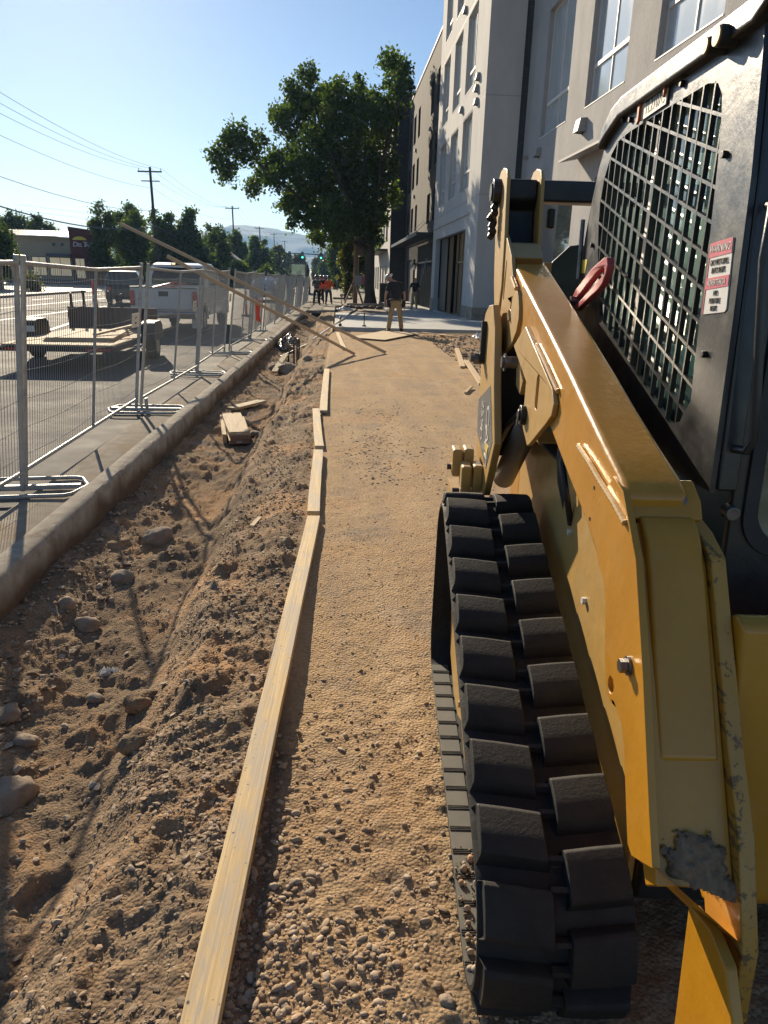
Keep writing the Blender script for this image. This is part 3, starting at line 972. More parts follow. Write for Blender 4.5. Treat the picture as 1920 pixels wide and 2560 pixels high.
MB().bb(XG - 0.004, XG + 0.01, 8.0, 29.1, 9.97, 9.995).build('control_joint', 'trim_grey', bld)
# small folded metal awning
b = MB()
b.add([(XG, 22.3, 5.12), (XG, 18.6, 5.12), (XG - 0.55, 18.6, 4.92), (XG - 0.55, 22.3, 4.92), (XG, 22.3, 4.98), (XG, 18.6, 4.98), (XG - 0.55, 18.6, 4.86), (XG - 0.55, 22.3, 4.86)],
      [(0, 1, 2, 3), (4, 7, 6, 5), (3, 2, 6, 7), (0, 3, 7, 4), (1, 5, 6, 2)])
b.build('awning', 'trim_grey', bld)
hood(XG, 22.0, 5.78, 0.42, 0.36, 0.24, bld)
hood(XG, 26.65, 5.78, 0.36, 0.28, 0.20, bld)
o = MB().bb(XG - 0.16, XG, 28.2, 28.36, 5.80, 5.92).build('alarm_box', 'vent_metal', bld, bevel=0.01)
MB().bb(XG - 0.165, XG - 0.155, 28.24, 28.32, 5.83, 5.89).build('alarm_strobe', pmat('alarm_red', (0.5, 0.03, 0.03), rough=0.4), o)
# black brick return between the two
MB().bb(6.55, 6.95, 29.4, 29.5, -0.5, 17.2).build('brick_return', 'black_brick', bld)
MB().bb(6.8, 12, 8.0, 29.2, 17.0, 17.19).build('roof_slab', 'stucco_grey', bld)
# dark wing ----------------------------------------------------------------------
XD = 5.6
dops = []
for y0, y1 in ((44.0, 46.3), (47.7, 49.3), (51.4, 52.9), (55.4, 56.8), (58.2, 59.9), (61.4, 62.9)):
    if y0 in (51.4,):
        continue
    for z0, z1 in ((4.85, 6.6), (7.88, 9.67), (10.97, 12.88)):
        dops.append((y0, y1, z0, z1))
store = (44.2, 53.7, -0.2, 3.68)
doors = [(55.2, 56.6, -0.2, 2.9), (57.6, 61.5, -0.2, 2.9)]
facade('dark_front_wall', XD, 42.83, 64.0, -0.6, 14.48, dops + [store] + doors, 0.26, 'stucco_dark', bld)
for i, o in enumerate(dops):
    window(XD, o[0], o[1], o[2], o[3], bld, 'plain', 'frame_dark', 'window_glass')
MB().bb(XD - 0.05, XD + 0.30, 42.83, 64.0, 14.485, 14.62).build('parapet_cap', 'trim_grey', bld)
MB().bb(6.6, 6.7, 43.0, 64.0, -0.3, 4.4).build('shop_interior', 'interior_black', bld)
for k in range(11):
    y = 44.3 + k * 0.92
    MB().bb(XD + 0.06, XD + 0.14, y, y + 0.06, -0.2, 3.68).build('storefront_mullion', 'dark_metal', bld)
MB().bb(XD + 0.05, XD + 0.15, 44.2, 53.7, 2.55, 2.65).build('storefront_transom', 'dark_metal', bld)
MB().bb(XD + 0.12, XD + 0.13, 44.2, 53.7, -0.2, 3.66).build('pane', 'window_glass', bld)
MB().bb(XD + 0.02, XD + 0.06, 53.75, 55.15, -0.2, 3.6).build('sheathing_panel', 'osb', bld)
MB().bb(XD - 0.015, XD + 0.01, 53.9, 54.6, 0.7, 2.2).build('notice_board', 'frame_white', bld)
MB().bb(XD + 0.1, XD + 0.16, 57.7, 61.4, -0.2, 2.85).build('shop_door', 'frame_dark', bld)
# leaning prop in front of the storefront
MB().bar((4.9, 45.6, 0.95), (5.45, 46.9, 2.75), 0.06, 0.06).build('brace', 'vent_metal', bld)
# black steel canopy
c = MB()
c.bb(4.38, 4.44, 43.2, 63.6, 3.92, 4.12).bb(5.52, 5.58, 43.2, 63.6, 3.92, 4.12)
co = c.build('canopy', 'dark_metal', bld)
for k in range(34):
    y = 43.4 + k * 0.60
    MB().bb(4.44, 5.52, y, y + 0.07, 3.95, 4.09).build('canopy_slat', 'dark_metal', co)
for y in (44.0, 50.5, 57.0, 63.0):
    MB().bar((4.42, y, 4.10), (5.58, y, 5.2), 0.025, 0.025).build('canopy_rod', 'dark_metal', co)
# black brick tower and far front ---------------------------------------------------
XT = 4.33
MB().bb(XT, 8.5, 64.01, 64.3, -0.6, 15.15).bb(XT - 0.08, 8.5, 63.93, 64.4, 15.15, 15.45).build('brick_tower', 'black_brick', bld)
tops = [(67.5 + 4.4 * k, 70.1 + 4.4 * k, z, z + 2.3) for k in range(6) for z in (0.3, 4.6, 7.7, 10.8)]
facade('tower_front_wall', XT, 64.3, 95.0, -0.6, 15.1, tops, 0.25, pmat('stucco_light', (0.50, 0.48, 0.45), (0.44, 0.42, 0.40), rough=0.9, scale=1), bld)
for o in tops:
    window(XT, o[0], o[1], o[2], o[3], bld, 'plain', 'frame_dark', 'window_glass')
MB().bb(XT - 1.1, XT, 67.0, 82.0, 3.75, 3.95).build('far_canopy', 'dark_metal', bld)
MB().bb(XT, 9, 64.35, 95, 15.10, 15.2).build('roof_slab', 'stucco_dark', bld)
for y, z in ((57.6, 10.4), (48.9, 10.3), (57.5, 7.3)):
    hood(XD, y, z, 0.25, 0.22, 0.14, bld)
for y in (54.9, 66.5, 70.9):
    X_ = XD if y < 60 else XT
    o = MB().bb(X_ - 0.12, X_, y, y + 0.14, 2.15, 2.5).build('wall_lamp', 'frame_white', bld)
# ================================================================== COMPACT TRACK LOADER (right foreground)
def paint_mat(name, base, base2, dust, dust_amt, rough, coat, wear=0.735):
    """Painted steel: colour drift, dust settled on upward faces and rubbed streaks."""
    m = bpy.data.materials.new(name)
    m.use_nodes = True
    nt = m.node_tree
    b = nt.nodes['Principled BSDF']
    b.inputs['Coat Weight'].default_value = coat
    b.inputs['Coat Roughness'].default_value = 0.18
    tc = nd(nt, 'ShaderNodeTexCoord')
    ge = nd(nt, 'ShaderNodeNewGeometry')
    def noise(scale, detail=8, rough_=0.65, stretch=None):
        n = nd(nt, 'ShaderNodeTexNoise')
        n.inputs['Scale'].default_value = scale
        n.inputs['Detail'].default_value = detail
        n.inputs['Roughness'].default_value = rough_
        if stretch:
            mp = nd(nt, 'ShaderNodeMapping')
            mp.inputs['Scale'].default_value = stretch
            nt.links.new(tc.outputs['Object'], mp.inputs[0])
            nt.links.new(mp.outputs[0], n.inputs['Vector'])
        else:
            nt.links.new(tc.outputs['Object'], n.inputs['Vector'])
        return n.outputs[0]
    def rng(x, a, c, o0=0.0, o1=1.0):
        r = nd(nt, 'ShaderNodeMapRange')
        r.inputs[1].default_value, r.inputs[2].default_value, r.inputs[3].default_value, r.inputs[4].default_value = a, c, o0, o1
        nt.links.new(x, r.inputs[0])
        return r.outputs[0]
    mx = nd(nt, 'ShaderNodeMix', data_type='RGBA')
    mx.inputs['A'].default_value = (*base, 1)
    mx.inputs['B'].default_value = (*base2, 1)
    nt.links.new(rng(noise(5, stretch=(1, 1, 0.4)), 0.35, 0.7), mx.inputs['Factor'])
    sx = nd(nt, 'ShaderNodeSeparateXYZ')
    nt.links.new(ge.outputs['Normal'], sx.inputs[0])
    up = rng(sx.outputs[2], 0.1, 0.95, 0.10, 1.0)
    dn = rng(noise(9, 9, 0.7), 0.30, 0.72, 0.25, 1.0)
    mu = nd(nt, 'ShaderNodeMath', operation='MULTIPLY')
    nt.links.new(up, mu.inputs[0])
    nt.links.new(dn, mu.inputs[1])
    mu2 = nd(nt, 'ShaderNodeMath', operation='MULTIPLY')
    nt.links.new(mu.outputs[0], mu2.inputs[0])
    mu2.inputs[1].default_value = dust_amt
    md = nd(nt, 'ShaderNodeMix', data_type='RGBA')
    nt.links.new(mu2.outputs[0], md.inputs['Factor'])
    nt.links.new(mx.outputs['Result'], md.inputs['A'])
    md.inputs['B'].default_value = (*dust, 1)
    # scrapes down to dark metal
    sc = nd(nt, 'ShaderNodeMix', data_type='RGBA')
    nt.links.new(rng(noise(26, 9, 0.75, (1, 0.35, 1)), wear, wear + 0.015), sc.inputs['Factor'])
    sm = nd(nt, 'ShaderNodeMix', data_type='RGBA')      # dry mud film and splashes
    nt.links.new(rng(noise(3.2, 10, 0.72), 0.50, 0.74, 0.0, 0.38 if name.startswith('loader') or name.startswith('worn') else 0.15), sm.inputs['Factor'])
    nt.links.new(md.outputs['Result'], sm.inputs['A'])
    sm.inputs['B'].default_value = (*dust, 1)
    nt.links.new(sm.outputs['Result'], sc.inputs['A'])
    sc.inputs['B'].default_value = (base[0] * 0.25 + 0.03, base[1] * 0.25 + 0.03, 0.035, 1)
    nt.links.new(sc.outputs['Result'], b.inputs['Base Color'])
    nt.links.new(rng(noise(14), 0.3, 0.7, rough - 0.07, rough + 0.15), b.inputs['Roughness'])
    bp = nd(nt, 'ShaderNodeBump')
    bp.inputs['Distance'].default_value = 0.0014 if name == 'rubber' else 0.0012
    nt.links.new(noise(95 if name == 'rubber' else 30, 7), bp.inputs['Height'])
    nt.links.new(bp.outputs[0], b.inputs['Normal'])
    MATS[name] = m
    return m
paint_mat('loader_yellow', (0.54, 0.245, 0.010), (0.45, 0.195, 0.008), (0.44, 0.29, 0.11), 0.30, 0.33, 0.35)
paint_mat('worn_yellow', (0.52, 0.25, 0.02), (0.44, 0.21, 0.02), (0.42, 0.32, 0.18), 0.5, 0.45, 0.1, 0.545)
paint_mat('loader_tan', (0.48, 0.275, 0.055), (0.42, 0.26, 0.08), (0.46, 0.345, 0.20), 0.85, 0.5, 0.1)  # paler copy of the yellow: sun glare painted in along with dust
paint_mat('cab_black', (0.013, 0.0135, 0.015), (0.020, 0.0205, 0.022), (0.13, 0.125, 0.115), 0.22, 0.36, 0.28)
paint_mat('rubber', (0.008, 0.008, 0.0085), (0.013, 0.013, 0.013), (0.11, 0.10, 0.085), 0.20, 0.72, 0.0)
pmat('worn_rubber', (0.10, 0.10, 0.085), (0.14, 0.13, 0.11), rough=0.7, scale=7)
pmat('grease_black', (0.008, 0.008, 0.009), (0.02, 0.018, 0.016), rough=0.35, scale=20, bump=0.004, bscale=40)
pmat('cylinder_grey', (0.09, 0.09, 0.088), (0.13, 0.125, 0.115), rough=0.45, scale=6, bump=0.001)
pmat('bolt_steel', (0.22, 0.22, 0.22), (0.12, 0.11, 0.10), rough=0.4, metal=0.8, scale=30)
pmat('weld', (0.58, 0.30, 0.04), (0.66, 0.50, 0.30), rough=0.22, scale=30, metal=0.2, stretch=(1, 6, 6))  # pale second colour paints bright glints onto the beads
pmat('lever_red', (0.50, 0.10, 0.11), (0.42, 0.08, 0.09), rough=0.4, scale=6)
pmat('decal_white', (0.72, 0.71, 0.68), (0.62, 0.61, 0.58), rough=0.45, scale=8)
pmat('decal_red', (0.62, 0.12, 0.16), (0.55, 0.10, 0.14), rough=0.45, scale=8)
pmat('decal_black', (0.015, 0.015, 0.015), rough=0.5)
pmat('decal_grey', (0.13, 0.13, 0.13), (0.17, 0.17, 0.165), rough=0.4, scale=10)
pmat('decal_yellow', (0.75, 0.58, 0.05), (0.65, 0.50, 0.06), rough=0.5, scale=12)
pmat('orange_plastic', (0.55, 0.12, 0.02), (0.42, 0.09, 0.02), rough=0.45, scale=10)
pmat('dried_concrete', (0.34, 0.235, 0.15), (0.19, 0.13, 0.085), rough=0.95, scale=20, bump=0.012, bscale=45)
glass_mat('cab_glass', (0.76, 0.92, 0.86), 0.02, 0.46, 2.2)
pmat('seat_vinyl', (0.02, 0.02, 0.02), (0.035, 0.034, 0.032), rough=0.6, scale=8)

LOC = (0.24, 0.0, 0.0)
loader = thing('track_loader', 'dusty yellow compact track loader with black caged cab parked beside the path', 'loader', LOC, -RAD(3.9))
side = lambda a0: (lambda u, v, t: (t, u, v))
S = lambda u, v, t: (t, u, v)            # plate in the side plane: (b, c) outline, thickness along a

# ---- rubber track
def hull(pts):
    pts = sorted(set(pts))
    def half(P):
        h = []
        for p in P:
            while len(h) > 1 and (h[-1][0] - h[-2][0]) * (p[1] - h[-2][1]) - (h[-1][1] - h[-2][1]) * (p[0] - h[-2][0]) <= 0:
                h.pop()
            h.append(p)
        return h[:-1]
    return half(pts) + half(pts[::-1])
WH = [(1.40, 0.165, 0.235), (2.742, 0.558, 0.27), (2.86, 0.115, 0.185)]
HP = np.array(hull([p for c in WH for p in circ(*c, n=90)]))
HP = np.vstack([HP, HP[:1]])
SEG = np.hypot(*np.diff(HP, axis=0).T)
CUM = np.concatenate([[0], np.cumsum(SEG)])
PER = CUM[-1]
def track_at(s):
    s = s % PER
    i = min(int(np.searchsorted(CUM, s, side='right') - 1), len(SEG) - 1)
    f = (s - CUM[i]) / SEG[i]
    return HP[i] * (1 - f) + HP[i + 1] * f
def track_frame(s):
    p = track_at(s)
    t = track_at(s + 0.03) - track_at(s - 0.03)
    t = t / np.hypot(*t)
    return p, t, np.array([t[1], -t[0]])       # hull runs counter-clockwise: outward normal
def tp(a, s, off):
    p, t, n = track_frame(s)
    return (a, p[0] + n[0] * off, p[1] + n[1] * off)
def build_track(parent, a_shift, mirror=1):
    A = lambda a: a_shift + (a if mirror == 1 else 0.36 - a)
    rings = []
    N = 110
    for i in range(N):
        s = PER * i / N
        rings.append([tp(A(0.0), s, -0.046), tp(A(0.012), s, -0.040), tp(A(0.348), s, -0.040), tp(A(0.36), s, -0.046), tp(A(0.36), s, -0.058), tp(A(0.0), s, -0.058)])
    b = MB()
    vs = [p for r in rings for p in r]
    fs = [(i * 6 + k, i * 6 + (k + 1) % 6, ((i + 1) % N) * 6 + (k + 1) % 6, ((i + 1) % N) * 6 + k) for i in range(N) for k in range(6)]
    b.add(vs, fs)
    tr = b.build('track', 'rubber', parent, smooth=True)
    n = int(round(PER / 0.190))
    pitch = PER / n
    for i in range(n):
        for col in (0, 1):
            s0 = i * pitch + (0.0 if col == 0 else pitch * 0.5) + 0.03
            a0, a1 = (0.0, 0.172) if col == 0 else (0.200, 0.36)
            rr = []
            for ds, off in ((-0.074, -0.043), (-0.064, -0.008), (-0.053, 0.0), (0.0, 0.001), (0.050, -0.001), (0.061, -0.008), (0.076, -0.043)):
                ina = 0.010 if off > -0.02 else 0.0
                if col == 0:
                    e0, e1 = a0 + ina * 1.2, a1 - ina * 0.5
                else:
                    e0, e1 = a0 + ina * 0.5, a1 - ina * 1.2
                sk = 0.010 * (1 if col else -1)
                rr.append([tp(A(e0), s0 + ds + sk, off), tp(A((e0 + e1) / 2), s0 + ds, off + 0.002), tp(A(e1), s0 + ds - sk, off), tp(A(e1), s0 + ds - sk, -0.048), tp(A(e0), s0 + ds + sk, -0.048)])
            MB().loft(rr).build('track_lug', 'rubber', tr, bevel=0.005, seg=2)
            if col == 1:
                for d in (-0.036, 0.036):
                    g = MB()
                    g.loft([[tp(A(0.165), s0 + d - 0.011, -0.03), tp(A(0.215), s0 + d - 0.011, -0.03), tp(A(0.215), s0 + d - 0.006, -0.012), tp(A(0.165), s0 + d - 0.006, -0.014)],
                            [tp(A(0.165), s0 + d + 0.011, -0.03), tp(A(0.215), s0 + d + 0.011, -0.03), tp(A(0.215), s0 + d + 0.006, -0.012), tp(A(0.165), s0 + d + 0.006, -0.014)]])
                    g.build('lug_bridge', 'rubber', tr)
    # moulded ribs and side cuts on the run that lies on the ground
    g = MB()
    y = 1.36
    while y < 2.85:
        for k in range(3):
            g.bb(min(A(0.002), A(0.075)), max(A(0.002), A(0.075)), y + k * 0.007, y + k * 0.007 + 0.003, -0.0095, -0.0055)
        y += pitch / 2
    g.build('tread_rib', 'rubber', tr)['kind'] = 'stuff'
    g = MB()
    g.bb(min(A(0.0), A(0.072)), max(A(0.0), A(0.072)), 1.34, 2.86, -0.020, -0.0085)
    g.build('track_flange', 'worn_rubber', tr)
    return tr
build_track(loader, 0.0, 1)
build_track(loader, 1.40, -1)
# soil and stones carried on the lower run
rq = np.random.RandomState(9)
Vq, Fq = ico(2)
nq = 190
Pq = []
for _ in range(nq):
    bq = 1.22 + 0.55 * rq.rand() ** 1.8
    sz = 0.002 + 0.009 * rq.rand() ** 3.2
    Pq.append(Vq * (sz * (0.7 + 0.6 * rq.rand(3))) * (1 + 0.2 * (rq.rand(len(Vq), 1) - 0.5)) + np.array([0.006 + 0.060 * rq.rand(), bq, -0.006 + sz * 0.5 + 0.10 * max(0, 1.33 - bq)]))
td = place('track_dirt', mesh_np('track_dirt', np.concatenate(Pq), (Fq[None] + (np.arange(nq) * len(Vq))[:, None, None]).reshape(-1, 3), True, np.repeat(rq.rand(nq), len(Vq))), 'gravel_stone', loader)
td['kind'] = 'stuff'
# ---- undercarriage
for a0, sgn in ((0.075, 1), (1.66, -1)):
    u = MB()
    u.prism([(1.38, 0.10), (1.42, 0.24), (1.62, 0.30), (2.30, 0.50), (2.62, 0.60), (2.86, 0.60), (2.90, 0.30), (2.80, 0.08), (2.60, 0.015), (2.40, 0.03), (2.30, 0.075), (2.18, 0.03), (1.98, 0.02), (1.86, 0.07), (1.74, 0.02), (1.52, 0.03)], S, a0, a0 + 0.025)
    uf = u.build('roller_frame', 'loader_tan', loader, bevel=0.006)
    for y, z in ((1.50, 0.21), (1.74, 0.27), (1.97, 0.33), (2.2, 0.40), (2.45, 0.45), (2.66, 0.42), (1.86, 0.12), (2.32, 0.14)):
        MB().cyl((a0 - 0.014, y, z), (a0 + 0.005, y, z), 0.013, n=6).build('frame_bolt', 'loader_tan', uf)
    for y in (1.62, 1.86, 2.10, 2.34, 2.58):
        MB().cyl((a0 + 0.028 if sgn > 0 else a0 - 0.21, y, 0.078), (a0 + 0.23 if sgn > 0 else a0 - 0.004, y, 0.078), 0.085, n=20).build('track_roller', 'loader_tan', uf, bevel=0.008)
    wb = MB()
    wb.cyl((a0 + 0.028 if sgn > 0 else a0 - 0.2, 1.40, 0.165), (a0 + 0.22 if sgn > 0 else a0 - 0.004, 1.40, 0.165), 0.17, n=28)
    wb.build('front_idler', 'loader_tan', uf, bevel=0.01)
    sp = MB()
    sp.cyl((a0 + 0.0 if sgn > 0 else a0 - 0.17, 2.742, 0.558), (a0 + 0.2 if sgn > 0 else a0 + 0.02, 2.742, 0.558), 0.20, n=28)
    sp.build('drive_sprocket', 'bolt_steel', uf, bevel=0.01)
# ---- chassis
ch = MB()
ch.prism([(1.42, 0.16), (1.40, 0.60), (1.55, 0.98), (1.75, 1.10), (2.4, 1.22), (2.9, 1.18), (3.35, 1.12), (3.42, 0.60), (3.30, 0.22)], S, 0.425, 1.335)
cho = ch.build('chassis', 'cab_black', loader, bevel=0.015)  # black here paints in the deep shade between arm and cab
sp = MB().prism([(1.44, 0.20), (1.46, 0.70), (1.72, 0.93), (2.35, 1.02), (3.0, 1.0), (3.30, 0.9), (3.28, 0.25)], S, 0.405, 0.424)
sp.build('chassis_side', 'loader_tan', loader, bevel=0.004)
MB().prism([(1.44, 0.20), (1.46, 0.70), (1.72, 0.93), (2.35, 1.02), (3.0, 1.0), (3.30, 0.9), (3.28, 0.25)], S, 1.336, 1.355).build('chassis_side', 'loader_tan', loader, bevel=0.004)
for y, z in ((1.80, 0.78), (2.05, 0.70), (2.3, 0.84)):
    MB().cyl((0.392, y, z), (0.406, y, z), 0.012, n=6).build('chassis_bolt', 'decal_white', cho)
# engine doors at the back
MB().prism([(3.36, 0.45), (3.36, 1.46), (3.52, 1.44), (3.62, 1.2), (3.60, 0.45)], S, 0.42, 1.34).build('rear_door', 'loader_yellow', loader, bevel=0.03)
# ---- towers with the model decal
for a0, sg in ((0.185, 1), (1.545, -1)):
    t = MB().prism([(3.31, 1.443), (3.256, 0.966), (3.29, 0.885), (2.92, 0.775), (2.72, 1.044), (2.85, 1.248), (2.94, 1.465), (3.05, 1.553), (3.16, 1.545), (3.26, 1.51)], S, a0, a0 + 0.03)
    to = t.build('tower_plate', 'loader_tan', loader, bevel=0.006)
    MB().bb(a0 + 0.03, a0 + 0.2 if sg > 0 else a0 + 0.02, 3.14, 3.27, 0.9, 1.45).build('tower_web', 'cab_black', to)
    if sg > 0:
        MB().prism([(3.275, 1.13), (3.256, 0.985), (2.90, 0.90), (2.775, 1.04), (2.86, 1.15), (2.93, 1.24)], S, a0 - 0.0015, a0 + 0.001).build('decal_panel', 'decal_grey', to)
        def smat(b, c, rot):
            # text reading along the side plane, rot in the plane
            return Matrix.Translation((a0 - 0.003, b, c)) @ Matrix(((0, 0, -1, 0), (-1, 0, 0, 0), (0, 1, 0, 0), (0, 0, 0, 1))) @ Matrix.Rotation(rot, 4, 'Z')
        text_part('maker_decal', 'CAT', 0.13, 'decal_white', to, smat(2.935, 1.035, RAD(-90)), sx=1.0)
        text_part('model_decal', '259D', 0.10, 'decal_white', to, smat(3.105, 1.065, RAD(-90)), sx=0.8)
        MB().prism([(2.90, 0.945), (2.86, 1.0), (2.96, 1.0)], S, a0 - 0.004, a0 - 0.001).build('decal_wedge', 'decal_yellow', to)
        MB().prism(rrect(3.17, 3.20, 1.30, 1.48, 0.012), S, a0 - 0.022, a0 + 0.001).build('grease_pad', 'grease_black', to, bevel=0.006)
        MB().cyl((a0 - 0.045, 3.205, 1.318), (a0 + 0.002, 3.205, 1.318), 0.026, n=6).cyl((a0 - 0.06, 3.205, 1.318), (a0 - 0.04, 3.205, 1.318), 0.016, n=8).build('tower_bolt', 'bolt_steel', to)
# four cast blocks by the tower foot
for k, (a, b, c) in enumerate(((0.085, 3.14, 0.87), (0.135, 3.14, 0.875), (0.115, 3.02, 0.825), (0.165, 3.02, 0.83))):
    MB().box((a, b, c), (0.044, 0.105, 0.125)).build('step_block', 'loader_tan', loader, bevel=0.012, seg=3)
MB().bb(0.06, 0.2, 2.985, 3.25, 0.735, 0.76).build('step_bracket', 'loader_tan', loader)
MB().cyl((0.045, 3.15, 0.84), (0.075, 3.15, 0.84), 0.014, n=6).cyl((0.06, 3.0, 0.77), (0.09, 3.0, 0.77), 0.014, n=6).build('step_bolt', 'cab_black', loader)

# ---- lift arms
def arm(A0, sg, main):
    """A0 = outer face of the arm; sg = +1 the arm grows to +a."""
    X = lambda d: A0 + sg * d
    def pl(poly, d0, d1, name, mat, par, bev=0.004, holes=(), seg=2):
        x0, x1 = sorted((X(d0), X(d1)))
        return MB().prism(poly, S, x0, x1, holes).build(name, mat, par, bevel=bev, seg=seg)
    box = pl([(3.02, 1.715), (2.97, 1.706), (2.59, 1.602), (2.24, 1.505), (1.95, 1.421), (1.74, 1.356), (1.56, 1.304), (1.43, 1.266), (1.385, 1.245),
              (1.40, 1.05), (1.44, 1.034), (1.514, 1.052), (1.65, 1.103), (1.83, 1.152), (2.09, 1.228), (2.45, 1.326), (2.78, 1.42), (3.05, 1.50)], 0.0, 0.13, 'lift_arm', 'loader_yellow', loader, bev=0.017, seg=4)
    # front leg: outer plate with holes, inner plate, web
    pl([(1.46, 1.262), (1.39, 1.250), (1.315, 1.190), (1.267, 1.150), (1.151, 0.971), (1.030, 0.762), (0.983, 0.686), (1.075, 0.627), (1.10, 0.631),
        (1.19, 0.790), (1.215, 0.818), (1.256, 0.828), (1.300, 0.818), (1.327, 0.823), (1.36, 0.88), (1.406, 0.996), (1.437, 1.034), (1.50, 1.06), (1.56, 1.16)],
       -0.004, 0.011, 'outer_leg_plate', 'loader_yellow', box, bev=0.003, holes=[circ(1.303, 0.853, 0.018)])
    pl([(1.50, 1.20), (1.36, 1.176), (1.29, 1.148), (1.10, 0.852), (1.01, 0.731), (0.93, 0.562), (0.917, 0.412), (1.00, 0.40), (1.12, 0.60), (1.33, 0.86), (1.44, 1.03), (1.52, 1.08)],
       0.150, 0.180, 'inner_leg_plate', 'worn_yellow', box, bev=0.004)
    pl([(1.37, 1.19), (1.30, 1.125), (1.17, 0.93), (1.07, 0.77), (0.99, 0.64), (1.03, 0.60), (1.30, 0.84), (1.42, 1.04)], 0.012, 0.149, 'leg_web', 'loader_yellow', box, bev=0.003)
    # clamp bracket and moulded cover on the front of the leg
    pl([(1.452, 1.262), (1.395, 1.232), (1.372, 1.196), (1.388, 1.188), (1.415, 1.215), (1.456, 1.235)], 0.014, 0.162, 'cover_bracket', 'loader_yellow', box, bev=0.006)
    cv = pl([(1.372, 1.205), (1.345, 1.196), (1.318, 1.170), (1.275, 1.112), (1.10, 0.824), (1.105, 0.806), (1.14, 0.815), (1.30, 1.04), (1.40, 1.18)], 0.030, 0.142, 'cylinder_cover', 'loader_yellow', box, bev=0.010, seg=3)
    for d in (0.058, 0.118):
        n = Vector((0, -0.62, 0.30)).normalized()
        p = Vector((X(d), 1.402, 1.230))
        MB().cyl(p - n * 0.004, p + n * 0.010, 0.013, n=16).cyl(p + n * 0.010, p + n * 0.014, 0.007, n=6).build('cap_screw', 'bolt_steel', box)
    for b_, c_, r_ in ((1.219, 0.947, 0.014),):
        x0 = X(-0.004)
        MB().cyl((x0, b_, c_), (x0 - sg * 0.006, b_, c_), r_ * 1.35, n=16).cyl((x0 - sg * 0.006, b_, c_), (x0 - sg * 0.02, b_, c_), r_, n=6).build('hex_bolt', 'bolt_steel', box)
    for b_, c_ in ((1.595, 1.197), (1.60, 1.119)):
        MB().cyl((X(-0.0012), b_, c_), (X(0.004), b_, c_), 0.005, n=10).build('drain_hole', 'decal_black', box)
    # coupler foot
    gf = MB()
    gf.add([(X(0.0), 1.085, 0.628), (X(0.0), 0.983, 0.690), (X(0.165), 0.930, 0.562), (X(0.165), 1.02, 0.500), (X(0.0), 1.10, 0.615), (X(0.165), 1.03, 0.488)], [(0, 1, 2, 3), (0, 3, 5, 4)])
    gf.build('gusset', 'loader_yellow', box)
    pl([(1.05, 0.54), (1.018, 0.29), (1.0, 0.03), (0.78, 0.03), (0.81, 0.36), (0.845, 0.49), (0.90, 0.56), (0.97, 0.57)], 0.108, 0.130, 'coupler', 'loader_yellow', loader, bev=0.005)
    if main:
        # plate that carries the lift cylinder, with a slot; weld beads
        hp = pl([(2.76, 1.415), (2.452, 1.322), (2.452, 1.25), (2.44, 1.166), (2.34, 1.125), (2.30, 1.14), (2.12, 1.233), (2.03, 1.285), (2.015, 1.32), (2.06, 1.358), (2.37, 1.448), (2.55, 1.50)],
                -0.016, 0.0, 'cylinder_plate', 'loader_tan', box, bev=0.004, holes=[rrect(2.235, 2.275, 1.262, 1.372, 0.019)])
        MB().bb(X(-0.003), X(0.0) - 0.0005, 2.236, 2.274, 1.264, 1.370).build('slot_back', 'loader_yellow', hp)
        pl([(3.19, 1.83), (3.12, 1.80), (3.00, 1.742), (2.96, 1.70), (2.90, 1.638), (2.80, 1.61), (2.765, 1.597), (2.735, 1.56), (2.722, 1.514), (2.75, 1.47), (2.834, 1.415), (3.08, 1.335), (3.25, 1.322), (3.27, 1.55)],
           -0.012, 0.002, 'pivot_plate', 'loader_tan', box, bev=0.004,
           holes=[[(3.105, 1.725), (3.122, 1.725), (3.135, 1.65), (3.132, 1.57), (3.112, 1.57), (3.10, 1.65)], [(2.892, 1.59), (2.912, 1.588), (2.932, 1.542), (2.912, 1.535)]])
        def weld(pts, r=0.007):
            P = []
            for i in range(len(pts) - 1):
                p, q = Vector(pts[i]), Vector(pts[i + 1])
                m = max(2, int((q - p).length / 0.008))
                P += [p.lerp(q, k / m) for k in range(m)]
            P.append(Vector(pts[-1]))
            rad = [r * (1.0 + 0.28 * (k % 2)) for k in range(len(P))]
            MB().tube(P, r, 7, radii=rad).build('weld_bead', 'weld', box, smooth=True)
        x = X(-0.004)
        weld([(x, 2.385, 1.452), (x, 2.20, 1.404), (x, 2.03, 1.355)], 0.0065)
        weld([(x - 0.002, 1.75, 1.262), (x - 0.002, 1.63, 1.246), (x - 0.002, 1.53, 1.228), (x - 0.002, 1.42, 1.212), (x - 0.002, 1.345, 1.196)], 0.006)
        weld([(x - 0.011, 2.915, 1.660), (x - 0.011, 2.80, 1.62)], 0.007)
        weld([(x - 0.012, 2.93, 1.535), (x - 0.012, 2.90, 1.50)], 0.006)
        # dried concrete crusted in the foot of the leg
        n_ = 46
        U, W_ = np.meshgrid(np.linspace(0, 1, n_), np.linspace(0, 1, n_))
        edge = fbm(U * 4.0 + 2, W_ * 4.0, 77, 5, 0.75) * 1.05 + 0.50 - 1.1 * np.abs(U - 0.45) ** 1.5 * 1.2 - np.clip(0.40 - W_, 0, 1) * 1.9 - np.clip(W_ - 0.50 - 0.36 * U, 0, 1) * 9
        th = np.clip(edge, -0.1, 0.5) * 0.020 + 0.006 * fbm(U * 14, W_ * 14, 79, 3) * (edge > 0)
        th = np.where(edge > 0, th + 0.002, -0.006)
        bb_ = 1.045 + (0.968 - 1.045) * W_ - 0.86 * th
        cc_ = 0.735 + (0.600 - 0.735) * W_ + 0.50 * th
        aa_ = A0 + sg * (0.013 + 0.136 * U)
        I_ = np.arange(n_ * n_).reshape(n_, n_)
